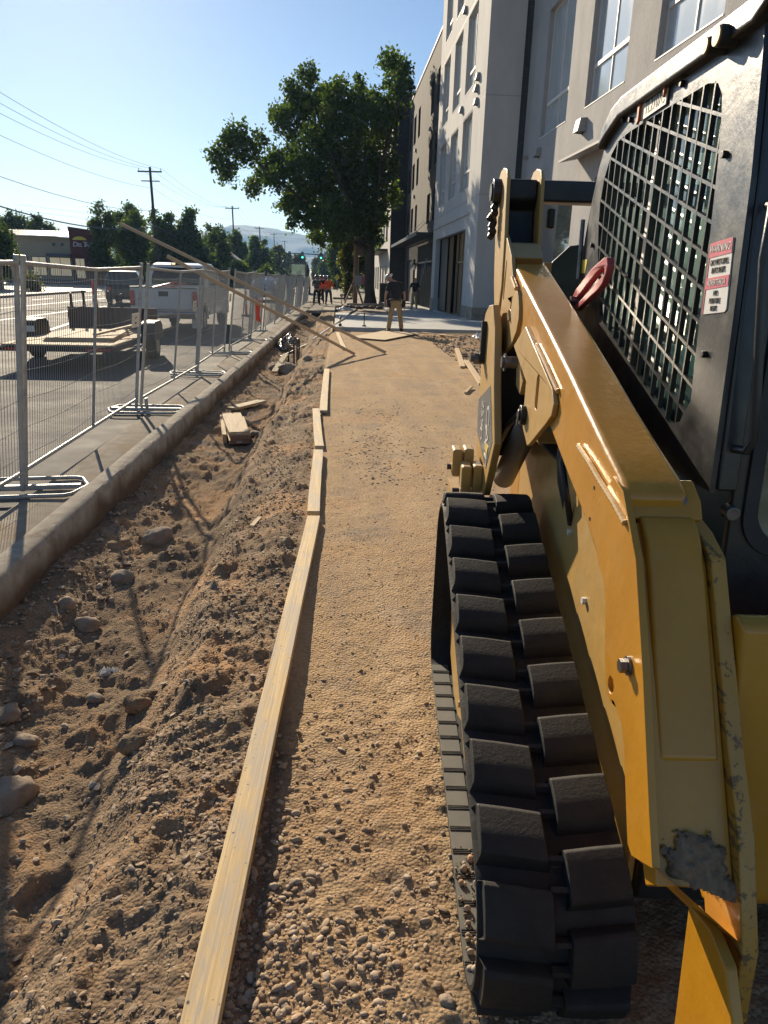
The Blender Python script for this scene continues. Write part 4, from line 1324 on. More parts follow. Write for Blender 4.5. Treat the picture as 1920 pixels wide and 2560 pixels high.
        F_ = np.stack([I_[:-1, :-1], I_[:-1, 1:], I_[1:, 1:], I_[1:, :-1]], -1).reshape(-1, 4)
        place('concrete_crust', mesh_np('crust', np.stack([aa_, bb_, cc_], -1).reshape(-1, 3), F_[(edge.ravel()[F_] > -0.03).all(1)], True), 'dried_concrete', box)
    return box
armL = arm(0.25, 1, True)
armR = arm(1.51, -1, False)
# rear uprights of the arms, pins and cross tube
for A0, sg in ((0.23, 1), (1.53, -1)):
    X = lambda d: A0 + sg * d
    for d0, d1 in ((0.0, 0.016), (0.14, 0.156)):
        x0, x1 = sorted((X(d0), X(d1)))
        MB().prism([(3.20, 1.50), (3.155, 1.62), (3.17, 1.82), (3.20, 1.95), (3.215, 2.05), (3.25, 2.085), (3.33, 2.10), (3.42, 2.095), (3.49, 2.06), (3.50, 1.99), (3.47, 1.90), (3.42, 1.72), (3.38, 1.62), (3.30, 1.50)], S, x0, x1).build('upright_plate', 'loader_tan', loader, bevel=0.005)
    x0, x1 = sorted((X(0.017), X(0.139)))
    MB().prism([(3.22, 1.60), (3.20, 1.72), (3.27, 1.80), (3.30, 1.93), (3.26, 1.975), (3.262, 2.05), (3.45, 2.06), (3.45, 1.9), (3.36, 1.6)], S, x0, x1).build('upright_core', 'grease_black', loader, bevel=0.01)
    MB().prism([(3.06, 1.70), (3.015, 1.735), (3.10, 1.79), (3.20, 1.80), (3.25, 1.75), (3.2, 1.66)], S, x0, x1).build('arm_saddle', 'loader_tan', loader, bevel=0.006)
    MB().cyl((X(-0.035), 3.39, 2.01), (X(0.17), 3.39, 2.01), 0.055, n=22).build('pivot_pin', 'cab_black', loader, bevel=0.006)
    MB().cyl((X(-0.042), 3.39, 2.01), (X(-0.034), 3.39, 2.01), 0.036, n=22).build('pin_bore', 'grease_black', loader)
    if sg > 0:
        for k in range(7):
            MB().box((X(-0.02 - 0.01 * rnd.random()), 3.37 + 0.03 * rnd.random(), 1.84 + 0.018 * k), (0.03, 0.05, 0.028), Euler((rnd.random(), rnd.random(), 0)).to_matrix()).build('grease_lump', 'grease_black', loader, bevel=0.008)
        MB().box((0.435, 3.27, 1.90), (0.03, 0.05, 0.08)).build('grease_lump', 'grease_black', loader, bevel=0.01)
MB().bb(0.388, 1.372, 3.34, 3.46, 1.972, 2.060).build('cross_tube', 'cab_black', loader, bevel=0.012)
# lower cross member between the front legs
MB().prism([(1.19, 1.05), (1.10, 0.50), (1.13, 0.46), (1.25, 0.52), (1.26, 1.04), (1.23, 1.06)], S, 0.432, 1.328).build('cross_member', 'loader_yellow', loader, bevel=0.012)
# lift cylinder and hoses
MB().cyl((0.30, 2.66, 1.145), (0.30, 3.12, 0.80), 0.048, n=24).build('lift_cylinder', 'cylinder_grey', loader, bevel=0.004)
MB().cyl((0.30, 2.36, 1.20), (0.30, 2.68, 1.135), 0.028, n=18).build('cylinder_rod', 'bolt_steel', loader)
MB().tube([(0.27, 2.70, 1.17), (0.255, 2.86, 1.09), (0.245, 3.04, 0.96), (0.25, 3.12, 0.88)], 0.013, 10).build('hydraulic_hose', 'cab_black', loader, smooth=True)
MB().cyl((0.215, 2.415, 1.215), (0.27, 2.415, 1.215), 0.034, n=20).cyl((0.208, 2.415, 1.215), (0.216, 2.415, 1.215), 0.020, n=16).build('cylinder_pin', 'grease_black', loader, bevel=0.004)
MB().prism([(2.42, 1.30), (2.40, 1.18), (2.36, 1.13), (2.50, 1.13), (2.60, 1.20), (2.62, 1.30)], S, 0.275, 0.36).build('cylinder_lug', 'loader_tan', loader, bevel=0.006)
for b_, c_ in ((2.74, 1.355), (3.02, 1.35)):
    MB().cyl((0.19, b_, c_), (0.25, b_, c_), 0.022, n=10).cyl((0.20, b_, c_), (0.206, b_, c_), 0.033, n=14).build('link_bolt', 'bolt_steel', loader)
MB().prism([(2.78, 1.44), (2.70, 1.40), (2.66, 1.30), (2.70, 1.24), (2.80, 1.26), (2.84, 1.40)], S, 0.262, 0.30).build('link_tab', 'loader_tan', loader, bevel=0.005)
MB().prism([(0.512, 1.40), (0.508, 1.734), (0.582, 1.806), (0.626, 1.812), (0.70, 1.80), (0.70, 1.40)], lambda u, v, t: (u, t, v), 3.50, 3.52).build('hood_plate', 'cab_black', loader, bevel=0.004)  # face turned from the sun, its shade painted as black
MB().prism([(3.5, 1.40), (3.5, 1.732), (3.62, 1.70), (3.62, 1.40)], S, 0.470, 0.508).build('hood_side', 'loader_tan', loader, bevel=0.004)  # sunlit side of the same hood, its light painted as tan
for k in range(2):
    a = 0.39 - 0.015 * k
    MB().tube([(a, 2.50 - 0.12 * k, 1.16), (a - 0.01, 2.47 - 0.10 * k, 1.06), (a, 2.46 - 0.16 * k, 0.97), (a + 0.03, 2.44 - 0.12 * k, 0.86)], 0.011, 8).build('hydraulic_hose', 'cab_black', loader, smooth=True)

# ---- cab
def mesh_outline():
    return [(1.617, 1.400), (1.635, 1.55), (1.652, 1.74), (1.672, 1.90), (1.690, 1.99), (1.705, 2.035), (1.735, 2.062), (1.79, 2.074), (1.90, 2.074), (2.10, 2.074), (2.34, 2.072), (2.44, 2.064),
            (2.505, 2.034), (2.555, 1.97), (2.572, 1.90), (2.562, 1.83), (2.520, 1.72), (2.455, 1.60), (2.425, 1.548), (2.395, 1.535), (1.725, 1.330), (1.66, 1.345)]
def cab_side(a0, a1, detailed):
    outer = [(1.45, 1.235), (1.475, 1.55), (1.505, 1.85), (1.54, 2.05), (1.562, 2.150), (2.40, 2.150), (2.50, 2.135), (2.575, 2.085), (2.635, 2.01), (2.685, 1.90), (2.720, 1.80),
             (2.735, 1.70), (2.745, 1.62), (2.76, 1.35), (2.60, 1.235)]
    o = MB().prism(outer, S, a0, a1, [mesh_outline()]).build('cab_side_panel', 'cab_black', loader)
    am = (a0 + a1) / 2
    ol = mesh_outline()
    def inside(b, c):
        r = False
        for i in range(len(ol)):
            (x1, y1), (x2, y2) = ol[i], ol[i - 1]
            if (y1 > c) != (y2 > c) and b < (x2 - x1) * (c - y1) / (y2 - y1) + x1:
                r = not r
        return r
    def clip(p, q, n=160):
        pts = [(p[0] + (q[0] - p[0]) * i / n, p[1] + (q[1] - p[1]) * i / n) for i in range(n + 1)]
        ins = [pt for pt in pts if inside(*pt)]
        return (ins[0], ins[-1]) if len(ins) > 2 else None
    if not detailed:
        return o
    k = 0
    b = 1.686
    while b < 2.6:
        s = clip((b, 1.30), (b, 2.10))
        if s:
            MB().bb(am - 0.006, am + 0.006, b - 0.0035, b + 0.0035, s[0][1] - 0.004, s[1][1] + 0.004).build('mesh_bar', 'cab_black', o)
        b += 0.0632
    c = 1.29
    while c < 2.10:
        s = clip((1.60, c), (2.60, c + 0.29))
        if s:
            MB().bar((am - 0.0, s[0][0] - 0.006, s[0][1] - 0.0015), (am - 0.0, s[1][0] + 0.004, s[1][1] + 0.001), 0.0112, 0.0074, up=(0, 0, 1)).build('mesh_bar', 'cab_black', o)
        c += 0.0676
    return o
cs = cab_side(0.450, 0.462, True)
cab_side(1.298, 1.310, False)
for a in (0.490, 1.270):
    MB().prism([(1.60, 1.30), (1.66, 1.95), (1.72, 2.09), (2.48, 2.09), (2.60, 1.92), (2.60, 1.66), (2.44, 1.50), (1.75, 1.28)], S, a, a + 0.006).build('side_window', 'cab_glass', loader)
# roof with raised rim, front frame, rear frame, floor and back
MB().prism([(1.50, 2.145), (1.53, 2.172), (2.38, 2.176), (2.48, 2.160), (2.57, 2.11), (2.60, 2.06), (2.52, 2.09), (2.40, 2.120), (1.56, 2.120)], S, 0.425, 1.335).build('cab_roof', 'cab_black', loader, bevel=0.010, seg=3)
for a0, a1 in ((0.463, 0.505), (1.255, 1.297)):
    MB().prism([(1.44, 1.24), (1.50, 1.86), (1.545, 2.118), (1.60, 2.118), (1.555, 1.86), (1.50, 1.24)], S, a0, a1).build('front_post', 'cab_black', loader, bevel=0.006)
    MB().prism([(2.62, 1.24), (2.60, 1.70), (2.52, 2.06), (2.58, 2.06), (2.66, 1.90), (2.72, 1.70), (2.72, 1.24)], S, a0, a1).build('rear_post', 'cab_black', loader, bevel=0.006)
    MB().prism([(2.10, 1.40), (2.13, 2.10), (2.17, 2.10), (2.14, 1.40)], S, a0 + 0.004, a1 - 0.01).build('window_post', 'cab_black', loader)
MB().bb(0.52, 1.24, 2.66, 2.69, 1.24, 1.50).build('rear_wall', 'cab_black', loader)
# door in the cab front
fr = lambda u, v, t: (u, 1.485 + t + (v - 1.3) * 0.075, v)
door = MB().prism([(0.510, 0.90), (0.510, 2.09), (1.250, 2.09), (1.250, 0.90)], fr, -0.012, 0.012, [rrect(0.560, 1.20, 1.115, 2.03, 0.075, 7)]).build('door', 'cab_black', loader, bevel=0.006)
MB().prism(rrect(0.535, 1.225, 1.09, 2.055, 0.09, 7), fr, -0.020, -0.010, [rrect(0.566, 1.194, 1.121, 2.024, 0.075, 7)]).build('door_seal', 'seat_vinyl', door, bevel=0.004)
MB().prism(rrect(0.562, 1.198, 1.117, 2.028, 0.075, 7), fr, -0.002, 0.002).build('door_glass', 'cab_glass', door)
MB().bb(0.508, 1.252, 1.43, 1.47, 0.60, 0.905).build('sill_panel', 'cab_black', loader)
MB().tube([(0.478, 1.475, 1.80), (0.468, 1.435, 1.795), (0.466, 1.43, 1.70), (0.490, 1.41, 1.45), (0.500, 1.405, 1.36), (0.492, 1.412, 1.335), (0.486, 1.45, 1.33)], 0.0095, 10).build('grab_handle', 'cab_black', loader, smooth=True)
MB().cyl((0.505, 1.44, 1.19), (0.505, 1.475, 1.19), 0.016, n=18).build('latch', 'bolt_steel', loader, bevel=0.003)
# seat and controls inside
st = MB().bb(0.66, 1.10, 2.0, 2.45, 1.15, 1.28).build('seat', 'seat_vinyl', loader, bevel=0.04, seg=3)
MB().prism([(2.38, 1.25), (2.44, 1.58), (2.54, 1.58), (2.52, 1.25)], S, 0.70, 1.06).build('seat_back', 'seat_vinyl', loader, bevel=0.04, seg=3)
MB().bb(0.56, 0.63, 1.85, 2.30, 1.30, 1.36).cyl((0.595, 1.90, 1.36), (0.595, 1.86, 1.52), 0.022).build('joystick', 'seat_vinyl', loader, bevel=0.01)
MB().bb(0.50, 0.53, 1.62, 2.55, 1.44, 1.50).build('vent_rail', 'decal_white', loader, bevel=0.004)
# roof edge bumpers, bolts, tags and decals on the cab side
for b_, c_, r_ in ((1.726, 2.128, 0.017), (1.672, 2.131, 0.021)):
    MB().cyl((0.452, b_, c_), (0.410, b_, c_), r_, n=18).build('rubber_bumper', 'seat_vinyl', cs, bevel=0.004)
    MB().cyl((0.410, b_, c_), (0.406, b_, c_), r_ * 0.9, n=18).build('bumper_cap', 'loader_tan', cs)
for b_, c_ in ((1.942, 2.107), (2.328, 2.101), (1.635, 1.909), (1.576, 1.509), (2.60, 1.77), (2.40, 2.115)):
    MB().cyl((0.451, b_, c_), (0.440, b_, c_), 0.0085, n=6).build('panel_bolt', 'decal_black', cs, bevel=0.002)
def cabtext(name, s, size, mat, b_, c_, rot=0.0, sx=1.0, off=0.0035):
    return text_part(name, s, size, mat, cs, Matrix.Translation((0.450 - off, b_, c_)) @ Matrix(((0, 0, -1, 0), (-1, 0, 0, 0), (0, 1, 0, 0), (0, 0, 0, 1))) @ Matrix.Rotation(rot, 4, 'Z'), sx=sx)
tilt = RAD(3.5)
w = MB().prism([(1.636, 1.735), (1.624, 1.590), (1.518, 1.600), (1.512, 1.606), (1.532, 1.744)], S, 0.4478, 0.4500).build('warning_decal', 'decal_white', cs)
MB().prism([(1.637, 1.736), (1.6345, 1.706), (1.528, 1.715), (1.533, 1.745)], S, 0.4468, 0.4477).prism([(1.6305, 1.664), (1.628, 1.641), (1.520, 1.651), (1.5225, 1.673)], S, 0.4468, 0.4477).prism([(1.637, 1.736), (1.633, 1.735), (1.620, 1.590), (1.624, 1.590)], S, 0.4467, 0.4476).build('decal_band', 'decal_red', w)
cabtext('decal_text', 'WARNING', 0.021, 'decal_white', 1.583, 1.7255, tilt, 0.95)
cabtext('decal_text', 'DO NOT DRILL\nINTO ROPS', 0.0165, 'decal_black', 1.5775, 1.690, tilt, 0.74)
cabtext('decal_text', 'ADVERTENCIA', 0.0185, 'decal_white', 1.5755, 1.657, tilt, 0.70)
cabtext('decal_text', 'NO\nPERFORE\nROPS', 0.0155, 'decal_black', 1.571, 1.620, tilt, 0.82)
# registration tag under an orange clip
MB().prism([(2.228, 2.128), (2.228, 2.079), (2.036, 2.083), (2.036, 2.136)], S, 0.4440, 0.4475).build('tag_plate', pmat('tag_cream', (0.62, 0.60, 0.50), rough=0.5), cs)
cabtext('tag_text', 'TL2107C', 0.046, 'decal_black', 2.122, 2.103, 0.0, 0.86, off=0.0065)
MB().prism([(2.240, 2.132), (2.238, 2.072), (2.224, 2.080), (2.226, 2.130)], S, 0.436, 0.4435).prism([(2.236, 2.130), (2.030, 2.142), (2.030, 2.134), (2.226, 2.122)], S, 0.436, 0.4435).prism([(2.050, 2.152), (2.032, 2.15), (2.040, 2.098)], S, 0.436, 0.4435).build('tag_clip', 'orange_plastic', cs)
MB().prism([(2.720, 1.726), (2.650, 1.726), (2.664, 1.680), (2.722, 1.680)], S, 0.4480, 0.4500).build('caution_decal', 'decal_yellow', cs)
MB().cyl((0.44, 2.735, 1.86), (0.44, 2.715, 1.66), 0.008).build('gas_strut', 'bolt_steel', cs)
# red arm support lever
lv = MB().prism([(2.296, 1.722), (2.262, 1.722), (2.246, 1.700), (2.252, 1.678), (2.285, 1.645), (2.33, 1.627), (2.572, 1.555), (2.660, 1.584), (2.60, 1.625), (2.42, 1.692)], S, 0.405, 0.428,
                [[(2.296, 1.697), (2.275, 1.690), (2.272, 1.676), (2.30, 1.665), (2.56, 1.578), (2.585, 1.585), (2.57, 1.60), (2.36, 1.68)]])
lv = lv.build('support_lever', 'lever_red', loader, bevel=0.004)
MB().cyl((0.388, 2.585, 1.588), (0.43, 2.585, 1.588), 0.017, n=6).build('lever_bolt', 'bolt_steel', lv)
# ================================================================== FENCE, BOARDS AND LOOSE THINGS
pmat('galvanised', (0.42, 0.43, 0.42), (0.32, 0.33, 0.325), rough=0.42, metal=0.35, scale=12, rough2=0.55)
pmat('wire', (0.34, 0.34, 0.33), rough=0.4, metal=0.5)
pmat('sign_card', (0.80, 0.78, 0.70), (0.72, 0.70, 0.62), rough=0.6, scale=6)
def fence_x(Y):
    return -2.68 + 0.0105 * (Y - 5.9)
LEAN = 0.115          # the whole line leans towards the trench
FH = 1.83
def panel_proto():
    """Panel in local axes: y along the fence 0..3.66, z up."""
    W = 3.66
    root = thing('temporary_fence', 'x', 'fence')
    for y in (0.0, W):
        MB().cyl((0, y, 0.0), (0, y, FH + 0.06), 0.021, n=12).build('post', 'galvanised', root, smooth=True)
        MB().prism([(y + (0.02 if y == 0 else -0.02), FH - 0.02), (y + (0.10 if y == 0 else -0.10), FH - 0.02), (y + (0.02 if y == 0 else -0.02), FH - 0.17)], lambda u, v, t: (t, u, v), -0.002, 0.002).build('corner_gusset', 'galvanised', root)
    MB().tube([(0, 0.02, FH - 0.0), (0.0, W * 0.5 - 0.05, FH - 0.035), (0.0, W * 0.5 + 0.05, FH - 0.035), (0, W - 0.02, FH - 0.0)], 0.0185, 10).build('top_rail', 'galvanised', root, smooth=True)
    MB().cyl((0, 0.02, 0.16), (0, W - 0.02, 0.16), 0.0185, n=10).build('bottom_rail', 'galvanised', root, smooth=True)
    MB().cyl((0, W * 0.5, 0.16), (0, W * 0.5, FH - 0.035), 0.016, n=10).build('middle_post', 'galvanised', root, smooth=True)
    g = MB()
    r = 0.0017
    n = 71
    for k in range(1, n):
        y = W * k / n
        x0 = 0.010 * math.sin(y * 1.3)
        g.bb(x0 - r, x0 + r, y - r, y + r, 0.17, FH - 0.02 - 0.03 * (1 - abs(y - W / 2) / (W / 2)))
    for k in range(7):
        z = 0.30 + 0.235 * k
        pts = []
        for j in range(15):
            y = W * j / 14
            pts.append((0.012 + 0.010 * math.sin(y * 1.3), y, z - 0.028 * math.sin(PI * ((y / (W / 2)) % 1.0))))
        g.tube(pts, 0.0024, 4)
    wm = g.build('wire_mesh', 'wire', root)
    wm['kind'] = 'stuff'
    MB().cyl((-0.0, -0.045, 0.82), (0.0, 0.03, 0.82), 0.012, n=8).box((0.0, -0.02, 0.82), (0.05, 0.02, 0.035)).build('clamp', 'galvanised', root)
    return root
def stand_proto():
    root = thing('fence_stand', 'x', 'fence stand')
    pts = []
    for (x, y) in ((-0.50, 0.02), (-0.42, 0.24), (-0.36, 0.28), (0.36, 0.28), (0.42, 0.24), (0.50, 0.02), (0.50, -0.02), (0.42, -0.24), (0.36, -0.28), (-0.36, -0.28), (-0.42, -0.24), (-0.50, -0.02)):
        pts.append((x, y, 0.018))
    MB().tube(pts, 0.017, 10, closed=True).build('loop', 'galvanised', root, smooth=True)
    MB().bb(-0.455, 0.455, -0.045, -0.005, 0.005, 0.045).build('cross_bar', 'galvanised', root, bevel=0.004)
    MB().cyl((0, 0.02, 0.02), (0, 0.02, 0.17), 0.015, n=10).cyl((0, -0.045, 0.02), (0, -0.045, 0.17), 0.015, n=10).build('spigot', 'galvanised', root, smooth=True)
    return root
pp, ss = panel_proto(), stand_proto()
NP = 14
YS = [2.30 + 3.75 * i for i in range(NP)]
for i, y in enumerate(YS):
    o = pp if i == 0 else copy_tree(pp)
    zz = -0.150 - 0.006 * max(0, y - 16)
    o.location = (fence_x(y) + (0.03 if i % 3 == 1 else 0.0), y + 0.03, zz)
    ang = math.atan2(fence_x(y + 3.7) - fence_x(y), 3.7)
    o.rotation_euler = (0, LEAN * (0.85 + 0.3 * ((i * 7) % 5) / 5), -ang + (0.018 if i % 2 else -0.012))
    o['label'] = ('nearest wire mesh fence panel, cut off by the left edge' if i == 0 else ORD[i] + ' wire mesh fence panel along the gutter, counting away from the camera')
    o['group'] = 'temporary fence panels along the gutter'
    s = ss if i == 0 else copy_tree(ss)
    ys = y + 3.72
    s.location = (fence_x(ys) + 0.05 + 0.05 * ((i * 3) % 2), ys, -0.146 - 0.006 * max(0, ys - 16))
    s.rotation_euler = (0, 0, RAD((8, 2, -4, 5, -3, 4, 1, -5, 3, 2, -2, 4, 1, 0)[i]))
    s['label'] = ORD[i] + ' looped steel stand under the fence, counting away from the camera'
    s['group'] = 'fence stands'
# small white maker's cards wired to the fence
def card(y, z, w, h, label, text):
    lean = LEAN * 0.95
    x = fence_x(y) + 0.02 + (z + 0.15) * math.tan(lean) + 0.006
    root = thing('fence_sign', label, 'sign', (x, y, z), 0, 'white cards on the fence', rot=(0, lean, 0))
    MB().bb(-0.003, 0.0, -w / 2, w / 2, -h / 2, h / 2).build('card', 'sign_card', root, bevel=0.0008)
    M = Matrix.Translation((0.0012, 0, 0)) @ Matrix(((0, 0, 1, 0), (1, 0, 0, 0), (0, 1, 0, 0), (0, 0, 0, 1)))
    text_part('card_text', text, h * 0.20, 'decal_black', root, M @ Matrix.Translation((0, -h * 0.20, 0)), sx=0.9)
    MB().prism([(-0.03, 0.02), (-0.01, 0.055), (0.025, 0.06), (0.035, 0.035), (0.01, 0.03), (0.005, 0.015)], lambda u, v, t: (t, u * h / 0.2, v * h / 0.2), 0.0005, 0.0014).build('card_logo', 'decal_black', root)
card(5.45, 1.06, 0.34, 0.17, 'white maker card on the nearest fence panel at the left edge', 'FENCE')
card(9.35, 1.05, 0.34, 0.17, 'white maker card on the fence in front of the truck tailgate', 'FENCE')
card(13.0, 1.08, 0.34, 0.17, 'white maker card on the fence beside the truck tail lamp', 'FENCE')
card(17.0, 1.10, 0.34, 0.17, 'white maker card on the fence under the leaning boards', 'FENCE')

# ---- lumber ---------------------------------------------------------------------
def wood(name, c1, c2, c3=None):
    m = bpy.data.materials.new(name)
    m.use_nodes = True
    nt = m.node_tree
    b = nt.nodes['Principled BSDF']
    b.inputs['Roughness'].default_value = 0.75
    tc = nd(nt, 'ShaderNodeTexCoord')
    mp = nd(nt, 'ShaderNodeMapping')
    mp.inputs['Scale'].default_value = (0.7, 34, 34)
    nt.links.new(tc.outputs['Object'], mp.inputs[0])
    n = nd(nt, 'ShaderNodeTexNoise')
    n.inputs['Scale'].default_value = 2.2
    n.inputs['Detail'].default_value = 6
    n.inputs['Distortion'].default_value = 0.6
    nt.links.new(mp.outputs[0], n.inputs['Vector'])
    mx = nd(nt, 'ShaderNodeMix', data_type='RGBA')
    mr = nd(nt, 'ShaderNodeMapRange')
    mr.inputs[1].default_value = 0.35
    mr.inputs[2].default_value = 0.65
    nt.links.new(n.outputs[0], mr.inputs[0])
    nt.links.new(mr.outputs[0], mx.inputs['Factor'])
    mx.inputs['A'].default_value = (*c1, 1)
    mx.inputs['B'].default_value = (*c2, 1)
    out = mx.outputs['Result']
    if c3:
        mp2 = nd(nt, 'ShaderNodeMapping')
        mp2.inputs['Scale'].default_value = (2.2, 9, 9)
        nt.links.new(tc.outputs['Object'], mp2.inputs[0])
        n2 = nd(nt, 'ShaderNodeTexNoise')
        n2.inputs['Scale'].default_value = 1.6
        n2.inputs['Detail'].default_value = 10
        n2.inputs['Roughness'].default_value = 0.75
        nt.links.new(mp2.outputs[0], n2.inputs['Vector'])
        r2 = nd(nt, 'ShaderNodeMapRange')
        r2.inputs[1].default_value = 0.46
        r2.inputs[2].default_value = 0.56
        nt.links.new(n2.outputs[0], r2.inputs[0])
        m2 = nd(nt, 'ShaderNodeMix', data_type='RGBA')
        nt.links.new(r2.outputs[0], m2.inputs['Factor'])
        nt.links.new(out, m2.inputs['A'])
        m2.inputs['B'].default_value = (*c3, 1)
        out = m2.outputs['Result']
        n4 = nd(nt, 'ShaderNodeTexNoise')
        n4.inputs['Scale'].default_value = 45
        n4.inputs['Detail'].default_value = 3
        nt.links.new(tc.outputs['Object'], n4.inputs['Vector'])
        r4 = nd(nt, 'ShaderNodeMapRange')
        r4.inputs[1].default_value = 0.68
        r4.inputs[2].default_value = 0.74
        nt.links.new(n4.outputs[0], r4.inputs[0])
        m4 = nd(nt, 'ShaderNodeMix', data_type='RGBA')
        nt.links.new(r4.outputs[0], m4.inputs['Factor'])
        nt.links.new(out, m4.inputs['A'])
        m4.inputs['B'].default_value = (0.06, 0.05, 0.04, 1)
        out = m4.outputs['Result']
    nt.links.new(out, b.inputs['Base Color'])
    bp = nd(nt, 'ShaderNodeBump')
    bp.inputs['Distance'].default_value = 0.002
    nt.links.new(n.outputs[0], bp.inputs['Height'])
    nt.links.new(bp.outputs[0], b.inputs['Normal'])
    MATS[name] = m
wood('form_wood', (0.68, 0.50, 0.25), (0.50, 0.345, 0.16), (0.47, 0.385, 0.27))
wood('shaded_wood', (0.48, 0.38, 0.26), (0.38, 0.30, 0.20))  # leaning boards: shade of their near side put into the greyer colour
wood('clean_wood', (0.60, 0.44, 0.25), (0.50, 0.36, 0.20))
wood('cut_wood', (0.36, 0.20, 0.12), (0.25, 0.13, 0.08))
pmat('plywood', (0.56, 0.42, 0.25), (0.47, 0.35, 0.21), rough=0.8, scale=3, stretch=(1, 5, 1), c3=(0.36, 0.30, 0.24), s3=2.0, f3=0.58)
def board(p0, p1, w, t, mat, label, roll=0.0, name='board', group='lumber', bev=0.003, cat='board'):
    """A plank from p0 to p1 (centre line): local x runs along the length."""
    p0, p1 = Vector(p0), Vector(p1)
    d = p1 - p0
    x = d.normalized()
    z = Vector((0, 0, 1))
    y = z.cross(x).normalized()
    z = x.cross(y)
    L = d.length
    n = max(2, int(L / 0.25))
    rr = []
    r_ = random.Random(int(L * 1000))
    for i in range(n + 1):
        u = -L / 2 + L * i / n
        bow = 0.004 * math.sin(PI * i / n * 1.3 + r_.random())
        rr.append([(u, -w / 2 + bow, -t / 2), (u, w / 2 + bow, -t / 2), (u, w / 2 + bow, t / 2), (u, -w / 2 + bow, t / 2)])
    o = MB().loft(rr).build(name, mat, bevel=bev)
    M = Matrix((x, y, z)).transposed().to_4x4() @ Matrix.Rotation(roll, 4, 'X')
    M.translation = (p0 + p1) / 2
    o.matrix_world = M
    return tag(o, label, cat, group)
board((-0.312, 0.95, 0.005), (-0.160, 4.80, 0.028), 0.088, 0.038, 'form_wood', 'longest form board at the path edge, running to the camera', group='form boards')
board((-0.158, 4.88, 0.034), (-0.178, 6.76, 0.040), 0.089, 0.038, 'form_wood', 'second form board along the path edge from the camera', group='form boards')
board((-0.168, 6.98, 0.026), (-0.268, 9.05, 0.032), 0.089, 0.038, 'form_wood', 'third form board from the camera, turned slightly to the trench', group='form boards')
board((-0.165, 8.92, 0.030), (-0.190, 13.1, 0.032), 0.096, 0.038, 'form_wood', 'fourth form board from the camera, ending before the leaning boards', group='form boards')
board((0.165, 17.0, 0.03), (-0.01, 21.9, 0.03), 0.10, 0.038, 'form_wood', 'form board lying under the leaning boards by the plywood sheet', group='form boards')
board((1.08, 16.48, 0.02), (-4.10, 14.86, 2.46), 0.060, 0.036, 'shaded_wood', 'longer leaning board, propped over the fence with its tip in front of the trees', roll=1.25, group='leaning boards')
board((0.37, 16.03, 0.02), (-2.815, 12.80, 1.87), 0.060, 0.036, 'shaded_wood', 'shorter leaning board, propped over the fence with its tip by the truck roof', roll=1.25, group='leaning boards')
board((2.84, 17.4, 0.06), (2.42, 13.95, 0.03), 0.10, 0.035, 'clean_wood', 'pale board right of the path, farther of the two beside the dirt mound', group='boards by the mound')
board((2.62, 14.8, 0.06), (2.36, 11.7, 0.02), 0.10, 0.035, 'clean_wood', 'pale board right of the path, running behind the loader', group='boards by the mound')
board((1.93, 10.75, 0.02), (2.11, 11.3, 0.035), 0.04, 0.03, 'clean_wood', 'short grey stick lying on the path near the loader', group='boards by the mound')
board((-1.55, 10.6, -0.255), (-1.18, 11.35, -0.26), 0.17, 0.04, 'form_wood', 'flat offcut in the trench beyond the stack of planks', group='offcuts')
board((-1.3, 15.2, -0.30), (-1.16, 16.6, -0.08), 0.12, 0.04, 'form_wood', 'weathered plank tilted up in the rubble heap of the trench', group='offcuts')
board((-0.60, 4.90, -0.075), (-0.56, 5.06, -0.06), 0.035, 0.02, 'clean_wood', 'pale wood chip on the gravel slope', group='offcuts')
board((-1.1, 20.5, -0.30), (-1.75, 21.0, -0.28), 0.10, 0.03, 'clean_wood', 'stick on the trench floor beside the black plastic', group='offcuts')
# stack of cut planks in the trench
for k, (dx, dz, rz) in enumerate(((0.0, 0.0, 0.02), (0.01, 0.052, 0.0), (0.0, 0.104, 0.035))):
    o = board((-1.165 + dx, 8.62, -0.30 + dz), (-1.40 + dx - rz, 9.80, -0.29 + dz), 0.25, 0.046, 'clean_wood',
              ('lowest', 'middle', 'topmost')[k] + ' plank of the short stack in the trench', group='stack of planks')
    if k != 1:
        MB().box((-0.606, 0.01, 0.0), (0.004, 0.06, 0.014)).build('end_tag', 'decal_white', o)
    MB().bb(-0.6045, -0.602, -0.122, 0.122, -0.021, 0.021).build('cut_end', 'cut_wood', o)
board((-1.36, 8.72, -0.30), (-1.57, 9.85, -0.27), 0.05, 0.14, 'clean_wood', 'plank standing on edge beside the stack in the trench', group='stack of planks')
# plywood sheet at the end of the path
def flat_sheet(name, pts, z, t, mat, label, cat, group=None, zs=None):
    b = MB().prism(pts, lambda u, v, q: (u, v, q), z, z + t)
    return tag(b.build(name, mat, bevel=0.002), label, cat, group)
flat_sheet('plywood_sheet', [(0.34, 20.2), (1.25, 19.6), (2.5, 22.4), (1.40, 22.95)], 0.03, 0.018, 'plywood', 'plywood sheet lying flat before the worker', 'plywood')
